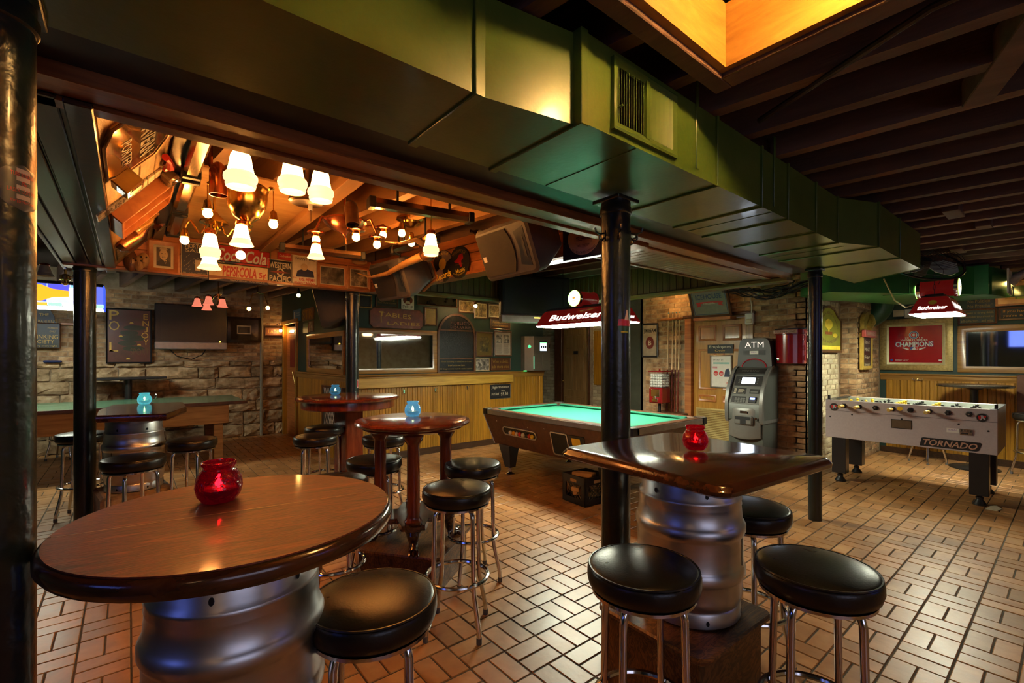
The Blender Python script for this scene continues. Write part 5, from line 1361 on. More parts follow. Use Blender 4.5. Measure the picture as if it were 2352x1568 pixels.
MB(Matrix.Translation((-.195,-.165,.42)) @ Matrix.Rotation(R(-45), 4, 'Z')).lathe([(.028,-.004),(.028,-.012),(.018,-.012),(.018,-.004)], 18, axis='y').build('ring_light', emi('ring_green', (.1,.9,.35), .5), jb)
MB().box(-.145, -.135, -.224, -.218, .03, .25).build('light_strip', emi('strip_teal', (.2,.9,.5), .5), jb, smooth=False); MB().box(.21, .24, -.232, -.219, .40, .46, .003).build('card_slot', BLACK, jb)
MB().box(-.24, -.2, -.10, -.06, -.012, 0).build('green_lamp', emi('lamp_green', (.05,1,.2), 2.0), jb, smooth=False)
# shelf plank, hooks, price sign
sh = tag(MB().box(CX1+.02, 5.12, CY-.075, CY-.016, 1.03, 1.165, .006).build('pine_ledge_board', PALEPLANK, None), 'pale pine board fixed along the panelling under the rail', 'board')
for q, (u, v) in enumerate([(928,899),(1000,896),(1073,891)]):
    p = onY(u, v, CY-.016); hk = thing('coat_hook', ['chrome coat hook under the pine board, left of three','chrome coat hook under the pine board, middle of three','chrome coat hook under the pine board, right of three'][q], 'hook', (p.x, CY-.018, p.z), 0, 'coat hooks on the panelling')
    MB().box(-.012,.012,-.004,0,-.03,.03,.002).build('plate', CHROME, hk); MB().tube([(0,-.003,.01),(0,-.04,.0),(0,-.06,.015),(0,-.058,.035)], .005, 6).build('upper_prong', CHROME, hk); MB().tube([(0,-.003,-.015),(0,-.025,-.035),(0,-.045,-.03),(0,-.048,-.012)], .005, 6).build('lower_prong', CHROME, hk)
p = onX(2110, 871, RX); hk = thing('coat_hook', 'chrome double coat hook on the pine panelling below the red poster', 'hook', (RX-.018, p.y, p.z), R(-90), 'coat hooks on the panelling')
for s in (-1, 1): MB().tube([(0,-.003,.01),(s*.03,-.03,-.01),(s*.055,-.045,.0),(s*.06,-.045,.025)], .007, 6).build('prong', CHROME, hk)
MB().box(-.015,.015,-.004,0,-.02,.03,.002).build('plate', CHROME, hk)
sign('price_sign', 'black drink price sign tilted below the pine board', 'sign', 'Y', CY-.016, (1125,882,1172,915), .006, pm('silver_rim', (.4,.4,.4), .3, .8), BLACKP, [('Jägermeister', .06, .94, .68, .92, OFFWHITE), ('Buy', .55, .72, .46, .6, OFFWHITE), ('$9.50', .52, .88, .16, .42, OFFWHITE), ('Draft Blend', .06, .42, .24, .42, OFFWHITE, .2)], th=.012)

# ---- side wall (facing -X at SXW)
sign('restroom_sign', 'small blue and white restroom sign above the door frame', 'sign', 'X', SXW, (675,711,691,737), 0, None, pm('sign_blue', (.03,.16,.38), .4, emit=(.03,.16,.38), es=.0), [("Women's", .4, .95, .62, .75, WHITE), ('Restroom', .4, .95, .42, .55, WHITE), ('I', .1, .3, .2, .85, WHITE)], th=.01)
r, w, h = hang('carved_letters', 'dark board with large carved letters beside the wall speaker', 'sign', 'X', SXW, 697, 708, 722, 735); MB().box(-w/2, w/2, -.02, 0, 0, h, .004).build('board', WALNUT, r); letters('STR', r, INK, 0, h/2, w*.92, h*.8, y=-.024, bold=.01)
sign('plaid_card', 'small plaid card beside the side mirror frame', 'card', 'X', SXW, (697,742,708,764), 0, None, pm('green_plaid', (.02,.07,.03), .3), th=.006)
sign('narrow_photo', 'narrow pale photograph beside the plaid card', 'picture', 'X', SXW, (711,737,721,762), .01, WALNUT, photo_mat('narrow', *BW, scale=20))
gr = thing('heater_grille', 'white diamond-lattice radiator guard on the side wall panelling', 'radiator guard', (SXW-.06, 6.75, .42), R(-90))
MB().box(-.42, .42, 0, .05, 0, .62).build('backing', pm('grille_dark', (.04,.04,.03), .5), gr, smooth=False); MB().frame(-.43, .43, 0, .63, .035, -.02, .0).build('frame', WALNUT, gr)
for q in range(-7, 13):
    for s in (-1, 1):
        xa, xb = q*.07-.15, q*.07+.15
        z0, z1 = (0.03, .60)
        p0 = Vector((xa, -.004, z0)); p1 = Vector((xb, -.004, z1))
        if s < 0: p0.x, p1.x = p1.x, p0.x
        if min(p0.x, p1.x) < -.41 or max(p0.x, p1.x) > .41: continue
        MB().tube([p0, p1], .004, 4).build('lattice_bar', WHITE, gr)

# ---- green wall on the right (facing -X at RX)
r, w, h = hang('red_poster', 'red 2016 champions poster in a broad gilt frame', 'poster', 'X', RX, 2022, 731, 2190, 850)
fw = .10
MB().frame(-w/2, w/2, 0, h, fw, -.05, 0).build('frame', GOLDLEAF, r); MB().frame(-w/2+.075, w/2-.075, .075, h-.075, .04, -.035, -.01).build('inner_frame', pm('pale_gilt', (.42,.36,.2), .4, .3), r)
x0, x1, z0, z1 = -w/2+.105, w/2-.105, .105, h-.105; W = x1-x0; H2 = z1-z0; yf = -.02
MB().box(x0, x1, yf, -.004, z0, z1).build('panel', pm('crimson_print', (.28,.004,.010), .18, var=.06, coat=.4), r, smooth=False)
SIL = pm('silver_ink', (.55,.55,.55), .4); CUB = pm('royal_blue_ink', (.015,.035,.22), .4)
cx_ = x0+W*.48
flat('emblem_ring', disc(28, W*.092, W*.092, cx_, z0+H2*.75), SIL, r, yf-.001); flat('emblem_disc', disc(28, W*.084, W*.084, cx_, z0+H2*.75), CUB, r, yf-.002); flat('emblem_inner', disc(28, W*.064, W*.064, cx_, z0+H2*.75), SIL, r, yf-.003)
ringpart('emblem_c', [(cx_+W*.056*math.cos(R(a)), z0+H2*.75+W*.056*math.sin(R(a))) for a in range(40, 325, 15)], [(cx_+W*.030*math.cos(R(a)), z0+H2*.75+W*.030*math.sin(R(a))) for a in range(40, 325, 15)], yf-.0045, yf-.0035, REDP, r, Matrix()); letters('UBS', r, REDP, cx_+.012, z0+H2*.75, W*.05, W*.022, y=yf-.005, bold=.02)
letters('20', r, SIL, x0+W*.35, z0+H2*.675, W*.075, H2*.035, y=yf-.002); letters('16', r, SIL, x0+W*.615, z0+H2*.675, W*.075, H2*.035, y=yf-.002); letters('WORLD SERIES', r, SIL, cx_, z0+H2*.615, W*.50, H2*.045, y=yf-.002, bold=.01)
letters('CHAMPIONS', r, CUB, cx_, z0+H2*.505, W*.71, H2*.145, y=yf-.0015, bold=.05); letters('CHAMPIONS', r, SIL, cx_, z0+H2*.505, W*.69, H2*.135, y=yf-.0025, bold=.03)
for s in (-1, 1): flat('laurel', [(cx_+s*W*.09,z0+H2*.38),(cx_+s*W*.2,z0+H2*.42),(cx_+s*W*.22,z0+H2*.405),(cx_+s*W*.10,z0+H2*.345)], SIL, r, yf-.001)
flat('league_badge', rect(cx_-W*.072, cx_+W*.072, z0+H2*.355, z0+H2*.435), SIL, r, yf-.002); flat('badge_blue', rect(cx_-W*.066, cx_+W*.005, z0+H2*.362, z0+H2*.428), CUB, r, yf-.003); flat('badge_red', rect(cx_+W*.02, cx_+W*.066, z0+H2*.362, z0+H2*.428), REDP, r, yf-.003); flat('badge_white', [(cx_-W*.04,z0+H2*.362),(cx_+W*.03,z0+H2*.362),(cx_+W*.035,z0+H2*.40),(cx_+W*.01,z0+H2*.428),(cx_-W*.01,z0+H2*.41)], SIL, r, yf-.0038)
flat('small_emblem', disc(16, W*.028, W*.028, x0+W*.065, z0+H2*.085), CUB, r, yf-.001); letters('Budweiser', r, SIL, x0+W*.20, z0+H2*.085, W*.13, H2*.04, y=yf-.002, shear=.25); letters('THIS BUD\'S', r, SIL, x0+W*.34, z0+H2*.10, W*.10, H2*.022, y=yf-.002); letters('FOR YOU.', r, SIL, x0+W*.33, z0+H2*.068, W*.085, H2*.022, y=yf-.002); flat('tiny_badge', rect(x0+W*.92, x0+W*.97, z0+H2*.06, z0+H2*.095), SIL, r, yf-.001)
mirror_frame('bar_mirror', 'large pine-framed mirror at the right edge', 'X', RX, (2200,742,2600,858), .085, PINEH)
BLUEK = pm('blue_black_board', (.015,.02,.028), .35)
sign('rules_sign', 'blue-black sign forbidding peddling, politicking and preaching', 'sign', 'X', RX, (2222,662,2286,708), .0, None, BLUEK, [('No Kissin\'', .1, .92, .74, .9, pm('dull_red_ink', (.25,.04,.03), .5)), ("No Peddlin'", .02, .8, .52, .68, INK), ("No Politikin'", .02, .86, .28, .46, INK), ("No Preachin'", .02, .9, .05, .22, INK)], th=.02)
sign('drink_sign', 'dark green sign about staying away from strong drink', 'sign', 'X', RX, (2200,709,2291,745), .022, WALNUT, DKG, [('Stay away of strong drink.', .04, .96, .68, .88, INK), ('It can make you shoot at', .04, .96, .38, .58, INK), ('bill collectors....and miss.', .04, .96, .08, .28, INK)])
sign('reservation_sign', 'black sign with orange lettering about reservations at the right edge', 'sign', 'X', RX, (2293,702,2452,733), .025, WALNUT, BLACKP, [('If you have a reservation', .04, .97, .55, .88, pm('orange_ink', (.6,.26,.03), .4)), ("you're in the wrong place", .04, .97, .1, .44, pm('orange_ink', (.6,.26,.03), .4))])
r, w, h = hang('stained_glass_window', 'wooden-framed stained glass panel with green and amber shapes', 'stained glass', 'X', RX, 2287, 640, 2420, 700)
MB().frame(-w/2, w/2, 0, h, .085, -.05, 0).build('frame', ORANGEWOOD, r)
for q, (x0, x1, z0, z1, col) in enumerate([(-.42,-.2,.35,.85,(.06,.09,.03)),(-.18,.05,.35,.85,(.10,.14,.03)),(.07,.3,.35,.85,(.06,.09,.03)),(-.42,-.15,.12,.33,(.35,.17,.05)),(-.13,.12,.12,.33,(.22,.24,.03)),(.14,.4,.12,.33,(.35,.17,.05))]):
    MB().box(x0*w*.95, x1*w*.95, -.02, -.01, z0*h, z1*h).build('pane', pm('pane_%d' % q, col, .12), r, smooth=False)
sign('small_notice', 'small pale notice above the gilt frame, left one', 'notice', 'X', RX, (2052,712,2076,727), 0, None, OFFWHITE, th=.004); sign('small_notice', 'small white notice above the gilt frame, half behind the lamp', 'notice', 'X', RX, (2078,710,2104,729), 0, None, WHITE, th=.004)
# spot lamp over the stained glass
sp_ = thing('spot_lamp', 'cream spot lamp lit above the stained glass panel at the right edge', 'lamp', atD(2330, 640, 5.75), R(-90))
b = MB(Matrix.Rotation(R(55), 4, 'Y')); b.lathe([(.03,.14),(.045,.13),(.05,.02),(.065,-.02),(.075,-.06)], 20, caps=False); b.build('housing', pm('cream_lamp', (.55,.5,.4), .4), sp_)
b = MB(Matrix.Rotation(R(55), 4, 'Y')); b.sphere((0,0,-.05), .05, 14, 8); b.build('bulb', emi('spot_bulb', (1,.72,.2), 45.0), sp_)
MB().tube([(-.10,0,.08),(-.12,0,.2),(-.05,.05,.32)], .012, 8).build('bracket', CHROME, sp_)
# dark slot game by the right edge
sg = thing('wall_game', 'white-faced wooden game cabinet at the right edge on the wall', 'game', (RX-.16, .02, .68), R(-90))
MB().box(-.5, .30, -.02, .16, 0, .55, .006).build('cabinet', WALNUT, sg); MB().box(-.30, .27, -.03, -.018, .06, .47, .003).build('face', WHITE, sg); MB().lathe([(.05,-.07),(.05,-.03)], 16, (-.2,0,.37), 'y').build('knob', CHROME, sg); MB().box(-.30,.27,-.034,-.02,.0,.05,.003).build('sill', BLACK, sg)

# ---- brick walls on the right
r, w, h = hang('telephone_box', 'red enamelled telephone box on the brick wall', 'telephone box', 'X', PX_-.03, 1789, 752, 1852, 834)
n = 10; pts = [(-w/2, 0), (-w/2, -.10)] + [(-w/2+w*.86*k/n, -.10-.06*math.sin(math.pi*k/n)) for k in range(1, n+1)] + [(w/2-.03, -.10), (w/2, -.08), (w/2, 0)]
MB().prismz(pts, 0, h*.80).build('door', REDGLOSS, r, ang=50)
pts2 = [(x*1.06, y*1.15) for x, y in pts]; MB().prismz(pts2, h*.81, h*.93).build('hood', REDGLOSS, r, ang=50)
pts3 = [(x*1.03, y*1.1) for x, y in pts]; MB().prismz(pts3, h*.93, h*.97).build('cap', BLACK, r)
MB().box(-w*.48, w*.36, -.190, -.184, h*.825, h*.92, .002).build('name_plate', pm('cream_plate', (.36,.20,.13), .4), r); letters('TELEPHONE', r, pm('plate_ink', (.10,.02,.015), .4), -w*.06, h*.872, w*.76, h*.055, y=-.192, bold=.01)
MB().lathe([(.02,-.135),(.016,-.142),(.004,-.144)], 14, (-w*.36,0,h*.12), 'y').build('lock', CHROME, r)
for zz in (.15, .42, .7): MB().cyl((w/2, -.08, h*zz-.03), (w/2, -.08, h*zz+.03), .016, n=10).build('hinge', REDGLOSS, r)
r, g = sign('phone_side_label', 'small upright cream label at the side of the telephone box', 'label', 'X', PX_-.025, (1780,794,1788,820), 0, None, pm('cream_plate', (.36,.20,.13), .4), th=.01)
ms = thing('motion_sensor', 'white plastic motion sensor high on the brick wall', 'sensor', onX(1724, 745, PX_-.03), R(-90)); MB().box(-.055,.055,-.06,0,0,.155,.012).build('body', WHITE, ms); MB().box(-.04,.04,-.066,-.055,.02,.075,.006).build('lens', OFFWHITE, ms); MB().tube([(.02,-.02,.15),(.02,-.015,.26),(.0,-.015,.36),(.12,-.015,.42)], .008, 6).build('cable', WHITE, ms)
# yellow painted sign with a curved top on the brick return
r, w, h = hang('yellow_inn_sign', 'yellow-green shaped wooden sign with painted fruit on pale brick', 'sign', 'Y', 2.2-.035, 1868, 701, 1928, 809)
def scroll(w, h, i=0):
    return [(-w/2+i, i), (w/2-i, i), (w/2-i, h*.72-i*.5), (w/2-w*.10-i*.3, h*.76-i*.5), (w*.30-i*.3, h*.86-i), (w*.18, h*.96-i), (0, h-i), (-w*.18, h*.96-i), (-w*.30+i*.3, h*.86-i), (-w/2+w*.10+i*.3, h*.76-i*.5), (-w/2+i, h*.72-i*.5)]
YG = ramp_mat('chartreuse_board', [(.3,(.20,.20,.02)),(.7,(.30,.28,.03))], scale=6, rough=.35, bump=.03)
MB().prism(scroll(w, h, .02), -.02, 0).build('board', YG, r, smooth=False); ringpart('frame', scroll(w, h), scroll(w, h, .03), -.035, 0, WALNUT, r, Matrix())
flat('painted_balloon', disc(18, w*.15, h*.11, .0, h*.60), YELLOWP, r, -.022, .001); flat('painted_stem', [(-w*.04,h*.50),(w*.04,h*.50),(w*.015,h*.42),(-w*.015,h*.42)], YELLOWP, r, -.022, .001); flat('painted_bowl', [(-w*.12,h*.38),(w*.12,h*.38),(w*.14,h*.44),(-w*.14,h*.44)], pm('russet_print', (.25,.06,.02), .4), r, -.022, .001); flat('painted_lemon', disc(14, w*.09, h*.045, w*.25, h*.37), YELLOWP, r, -.022, .001); flat('yellow_foot', rect(-w/2+.04, w/2-.04, .04, h*.14), YELLOWP, r, -.022, .001)
letters('E. Van Blaringen', r, pm('plum_ink', (.10,.02,.05), .4), 0, h*.84, w*.85, h*.07, y=-.0235, arc=w*.42); letters('BITTERS & WONDERBREW', r, pm('plum_ink', (.10,.02,.05), .4), 0, h*.22, w*.82, h*.06, y=-.0235, arc=-w*.9)
# stout sign on the pier
r, w, h = hang('stout_board', 'tall gilt board with carved bird crest and small blackboard on the brick pier', 'sign', 'Y', 1.985-.03, 1972, 714, 1999, 848)
w = .56
GILT = ramp_mat('carved_gilt', [(.3,(.16,.09,.015)),(.7,(.36,.24,.05))], scale=14, rough=.4, bump=.8)
MB().prism([(-w*.40,h*.62),(w*.40,h*.62)] + [(w*.42*math.cos(R(a)), h*.78+h*.20*math.sin(R(a))) for a in range(-10, 191, 12)], -.05, 0).build('crest', GILT, r)
MB().tube([(-w*.15,-.06,h*.70),(0,-.075,h*.80),(w*.05,-.07,h*.90),(w*.2,-.06,h*.84)], [.05,.06,.035,.015], 8).build('carved_bird', GILT, r)
MB().frame(-w*.42, w*.42, 0, h*.62, .06, -.045, 0).build('frame', pm('gold_yellow', (.42,.27,.05), .4), r); MB().box(-w*.36, w*.36, -.03, 0, .05, h*.58).build('blackboard', pm('maroon_board', (.03,.008,.008), .4), r, smooth=False)
MB().box(-w*.48, w*.48, -.075, -.03, h*.545, h*.665, .006).build('banner', pm('salmon_banner', (.40,.07,.06), .4), r); letters('GUINNESS', r, OFFWHITE, 0, h*.605, w*.78, h*.06, y=-.077)
for q, s_ in enumerate(('Stout', 'PINT', 'For', 'Strength!')): letters(s_, r, OFFWHITE, 0, h*(.47-.13*q), w*.45, h*.06, y=-.032)

# cue rack with cues
rk = thing('cue_rack', 'small red-brown wooden cue rack on the brick wall', 'rack', onX(1546, 733, PX_-.03), R(-90))
MB().box(-.19, .19, -.07, 0, -.018, .018, .012).build('shelf', ORANGEWOOD, rk); 
cq = [(1535,715,1533),(1545,717,1544),(1553,713,1551),(1561,716,1558)]
for q, (u, v, ub) in enumerate(cq):
    y0 = onX(u, v, PX_-.07).y; y1 = onX(ub, 900, PX_-.13).y
    ct = thing('pool_cue', ['pool cue in the rack, leftmost of four','pool cue in the rack, second from the left','pool cue in the rack, third from the left','pool cue in the rack, rightmost of four'][q], 'pool cue', (PX_-.15, y1, .62), 0, 'pool cues in the rack')
    p0 = Vector((0,0,0)); p1 = Vector((.085, y0-y1, 1.54)); 
    MB().tube([p0, p1*.42], [.016,.012], 10).build('butt', ramp_mat('cue_butt', [(.3,(.08,.01,.006)),(.7,(.15,.03,.012))], scale=20, rough=.2), ct); MB().tube([p1*.42, p1*.985], [.012,.007], 10).build('shaft', pm('maple', (.55,.36,.18), .3), ct); MB().tube([p1*.985, p1], [.0072,.0068], 8).build('tip', pm('tip_blue', (.1,.25,.35), .6), ct)
cl2 = thing('cue_floor_rest', 'low dark wooden rest below the cue rack', 'rack', (PX_-.16, onX(1546, 760, PX_-.13).y, 0), R(-90)); MB().box(-.22,.22,-.07,.08,.0,.615,.008).build('block', WALNUT, cl2)
# gumball machine on a stand
gx = onX(1515, 900, 6.30); gm = thing('gumball_machine', 'red gumball machine with white balls on a black stand', 'gumball machine', (6.30, gx.y, 0), R(-90))
MB().lathe([(.18,0),(.18,.015),(.03,.03),(.022,.05),(.022,.76)], 20).build('stand', BLACK, gm)
MB().box(-.115,.115,-.115,.115,.76,.995,.012).build('base', REDGLOSS, gm); MB().box(-.10,.10,-.105,.105,.995,1.0).build('plate', REDGLOSS, gm, smooth=False)
MB().box(-.075,.075,-.122,-.11,.86,.975,.004).build('coin_plate', CHROME, gm); MB().lathe([(.022,-.125),(.022,-.15)], 14, (0,0,.845), 'y').build('crank', CHROME, gm); MB().box(-.05,.05,-.14,-.11,.785,.83,.004).build('chute', CHROME, gm)
cs_ = []
MB().box(-.108,.108,-.108,.108,1.0,1.235,.006).build('globe', pm('clear_plastic', (.9,.9,.9), .05, alpha=.10, var=0), gm)
r5 = random.Random(3); gb = MB(); gum = []
sphm = MB().sphere((0,0,0), .0205, 8, 6).mesh('gumball'); sphm.materials.append(WHITE)
for k in range(5):
    for i in range(5):
        for j in range(5):
            if 0 < i < 4 and 0 < j < 4 and k < 4: continue
            o = link('gumball', sphm, gm); o.location = (-.082+.041*i+r5.uniform(-.002,.002), -.082+.041*j, 1.023+.0405*k+r5.uniform(-.003,.003))
MB().prismz(rounded(.128,.128,.03), 1.235, 1.252).build('lid', REDGLOSS, gm); MB().sphere((0,0,1.262), .015, 10, 6).build('lid_knob', REDGLOSS, gm)
# whiskey mirror
r, g = sign('whiskey_mirror', 'black-framed whiskey mirror with a red seal', 'mirror', 'X', PX_-.03, (1475,743,1512,820), .025, BLACK, pm('amber_mirror', (.42,.34,.24), .3, .25, var=.3, scale=8), [('JIM BEAM', .06, .94, .72, .88, BLACKP, 0, .02), ('B', .38, .62, .34, .50, OFFWHITE, 0, .02)])
x0, x1, z0, z1, yf = g; flat('red_seal', disc(20, (x1-x0)*.30, (z1-z0)*.20, 0, z0+(z1-z0)*.42), pm('seal_red', (.16,.02,.015), .4), r, yf-.0015)
# tilted beer mirror above the door
ih = thing('tilted_beer_sign', 'tilted dark beer sign with a red ribbon above the staff door', 'sign', (PX_-.16, onX(1636, 700, PX_-.16).y, onX(1636, 728, PX_-.16).z), R(-90), rx=0)
iw, ihh = .58, .44
IM = Matrix.Rotation(R(20), 4, 'X')
MB(IM).frame(-iw/2, iw/2, 0, ihh, .035, -.03, 0).build('frame', WALNUT, ih); MB(IM).box(-iw/2+.03, iw/2-.03, -.012, -.004, .03, ihh-.03).build('panel', pm('smoky_mirror', (.19,.155,.125), .4, .0), ih, smooth=False)
BLI = pm('blue_ink', (.02,.03,.10), .4)
for (s_, m_, x, z, w2, h2, rt) in (('ICEHOUSE', BLI, 0, ihh*.70, iw*.66, ihh*.17, 0), ('ORIGINAL', OFFWHITE, 0, ihh*.47, iw*.30, ihh*.06, 0)):
    o = letters(s_, ih, m_, x, z, w2, h2, y=-.016, bold=.02); o.matrix_local = IM
o = MB(IM).prism([(-.2,.16),(-.13,.175),(-.13,.21),(.13,.21),(.13,.175),(.2,.16),(.18,.185),(.2,.225),(.13,.235),(-.13,.235),(-.2,.225),(-.18,.185)], -.0145, -.0125).build('ribbon', REDP, ih, smooth=False)
MB(IM).frame(-iw/2+.045, iw/2-.045, .045, ihh-.045, .008, -.0145, -.012).build('blue_border', BLI, ih)
MB().box(-iw/2+.02, iw/2-.01, -.04, .14, -.045, -.002, .004).build('ledge', ORANGEWOOD, ih); MB().box(-.1,.1,.10,.14,-.03,.2).build('bracket', WALNUT, ih, smooth=False)
# bundle of cables by the beam
cb = thing('cable_bundle', 'tangle of dark cables hanging from the soffit above the staff door', 'cables', (6.25, 2.50, 2.24)); r6 = random.Random(2)
for k in range(12):
    y0, y1 = r6.uniform(-.65,-.3), r6.uniform(.2,.6); sg_ = r6.uniform(.05,.16)
    MB().tube([(r6.uniform(-.1,.1), y0+(y1-y0)*t/8, .10 - sg_*math.sin(math.pi*t/8)+.05*r6.random()) for t in range(9)], .008, 5).build('cable', BLACK, cb)

# ---- far stone wall (facing -Y at WY)
WF = WY-.05
tv = thing('television', 'large flat television with a silver lower bezel on the stone wall', 'television', (0,0,0))
a = onY(355, 800, WF-.1); b_ = onY(521, 800, WF-.1); tz = onY(438, 701, WF-.1).z; tv.location = ((a.x+b_.x)/2, WF-.02, a.z); w = b_.x-a.x; h = tz-a.z
MB().box(-w/2, w/2, -.12, 0, .0, h, .012).build('case', BLACK, tv); MB().box(-w/2+.09, w/2-.09, -.124, -.118, .16, h-.06).build('screen', pm('tv_glass', (.018,.017,.015), .38), tv, smooth=False); MB().box(-w/2, w/2, -.135, -.10, -.01, .115, .012).build('silver_bezel', pm('tv_silver', (.30,.26,.25), .35, .4), tv)
MB().sphere((w/2-.11,-.125,.135), .009, 8, 6).build('power_light', emi('amber_led', (1,.6,.05), 4), tv)
MB().tube([(-w*.3,.0,-.01),(-w*.2,-.01,-.13),(0,-.01,-.18),(w*.15,-.01,-.1),(w*.2,0,-.01)], .008, 6).build('cable', BLACK, tv)
r, g = sign('pool_sign', 'dark red painted board with gold letters reading pool, enjoy, sport', 'sign', 'Y', WF-.02, (243,709,349,834), .022, DARKMET, ramp_mat('painted_dark_red', [(.3,(.055,.018,.010)),(.55,(.09,.022,.014)),(.8,(.06,.035,.018))], scale=4, rough=.35, bump=.1), [('P', .04, .26, .80, .98, GOLDPRINT), ('O', .03, .27, .60, .78, GOLDPRINT), ('L', .04, .24, .20, .38, GOLDPRINT), ('E', .83, .94, .83, .93, GOLDPRINT), ('N', .81, .96, .70, .80, GOLDPRINT), ('J', .85, .94, .58, .68, GOLDPRINT), ('O', .78, .95, .46, .57, GOLDPRINT), ('Y', .83, .95, .33, .44, GOLDPRINT), ('SPORT', .52, .96, .14, .26, pm('maroon_outline', (.10,.05,.02), .4), 0, -.01)], th=.03)
x0, x1, z0, z1, yf = g; W = x1-x0; H2 = z1-z0
for (px, pz, rx_, rz_) in ((.62,.66,.26,.05),(.58,.46,.30,.06),(.60,.26,.26,.05),(.5,.56,.22,.05),(.45,.36,.22,.05)): flat('painted_band', disc(16, W*rx_, H2*rz_, x0+W*px, z0+H2*pz), pm('dull_green_paint', (.02,.03,.014), .4), r, yf-.001)
for (px, pz) in ((.5,.74),(.25,.48),(.68,.32),(.42,.05),(.04,.2)): flat('gold_mark', [(x0+W*px,z0+H2*pz),(x0+W*(px+.1),z0+H2*pz),(x0+W*(px+.08),z0+H2*(pz+.03)),(x0+W*(px+.02),z0+H2*(pz+.03))], GOLDPRINT, r, yf-.0025)
r, w, h = hang('society_sign', 'dark arched pub sign with gold lettering at the far left wall', 'sign', 'Y', WF-.02, 60, 707, 139, 799)
MB().prism([(-w/2,0),(w/2,0),(w/2,h*.62),(w*.34,h*.66),(w*.32,h*.8),(w*.2,h*.95),(0,h),(-w*.2,h*.95),(-w*.32,h*.8),(-w*.34,h*.66),(-w/2,h*.62)], -.03, 0).build('board', pm('green_black_board', (.012,.016,.012), .35), r)
for (s_, xx, zz, ww, hh) in (('THE', .02, .83, .28, .07), ("BARBARIAN'S", 0, .66, .8, .09), ('MEMBERS', .28, .50, .30, .045), ('ONLY', .28, .42, .2, .045), ('DRINKING', 0, .28, .86, .10), ('SOCIETY', -.05, .16, .74, .09), ('meeting every night', 0, .05, .8, .05)): letters(s_, r, GOLDPRINT, w*xx, h*zz, w*ww, h*hh, y=-.034)
MB().tube([(x, -.03, z) for x, z in ((-w/2,0),(w/2,0),(w/2,h*.62),(-w/2,h*.62))], .012, 6, closed=True).build('rim', WALNUT, r)
r, g = sign('dark_framed_print', 'small print in a very wide dark carved frame on the stone wall', 'picture', 'Y', WF-.02, (521,729,597,786), .15, ramp_mat('black_carved', [(.3,(.008,.005,.003)),(.8,(.045,.022,.01))], scale=14, rough=.3, bump=.3), OFFWHITE, mat_in=photo_mat('dim_print', (.012,.01,.008), (.05,.04,.03), 12), matw=.035, th=.09)
r, g = sign('ladies_sign', 'small carved ladies sign lit by its own lamp', 'sign', 'Y', WF-.02, (607,751,656,772), .025, WALNUT, ramp_mat('russet_board', [(.3,(.16,.05,.015)),(.7,(.26,.09,.03))], scale=8, rough=.4), [('LADIES', .14, .86, .25, .75, GOLDPRINT)], th=.03)
sb = thing('sign_lamp', 'tiny warm bulb on an arm in front of the ladies sign', 'lamp', (r.location.x+.05, WF-.22, r.location.z+.1)); MB().sphere((0,0,0), .028, 12, 8).build('bulb', emi('small_bulb', (1,.58,.2), 70.0), sb); MB().tube([(0,.01,.02),(0,.08,.14),(-.03,.17,.12)], .006, 6).build('arm', BLACK, sb)
st = struct(MB().cyl((1.92, WY-.10, 0), (1.92, WY-.10, 2.6), .028, n=12).build('trim_10', pm('painted_pipe', (.22,.20,.15), .6), None))
gl = tag(MB().box(-.1,.1,-.04,.04,0,.03,.01).build('glove', pm('blue_cloth', (.015,.025,.10), .8), None), 'small blue and yellow cloth on the stone ledge below the pub sign', 'cloth'); gl.location = (onY(121, 829, WF-.06).x, WF-.06, onY(121, 832, WF-.06).z)
hk2 = tag(MB().box(-.14,.14,-.03,0,0,.04,.006).build('wall_peg_rail', ORANGEWOOD, None), 'small wooden peg rail beside the pub sign on the stone wall', 'rail'); p = onY(165, 747, WF-.02); hk2.location = (p.x, WF-.02, p.z)

# ---- television hung over the pool table, wall speaker on the side wall
tv2 = thing('hanging_television', 'dark television hung under the fascia beside the pool lamp', 'television', (4.25, 4.68, 1.93), R(-20))
MB().box(-.50, .50, -.06, .06, .0, .62, .02).build('case', pm('tv_black', (.009,.008,.008), .5), tv2); MB().box(-.46, .46, -.066, -.055, .12, .58).build('screen', pm('tv_glass', (.018,.017,.015), .38), tv2, smooth=False); MB().box(-.505, .505, -.075, .03, -.015, .09, .012).build('silver_bezel', pm('tv_silver', (.30,.26,.25), .35, .4), tv2); MB().box(-.04,.04,-.079,-.07,.05,.06).build('power_light', emi('amber_led', (1,.6,.05), 4), tv2, smooth=False); MB().cyl((0,.03,.6),(0,.03,.88), .025, n=10).build('mount_pole', BLACK, tv2)

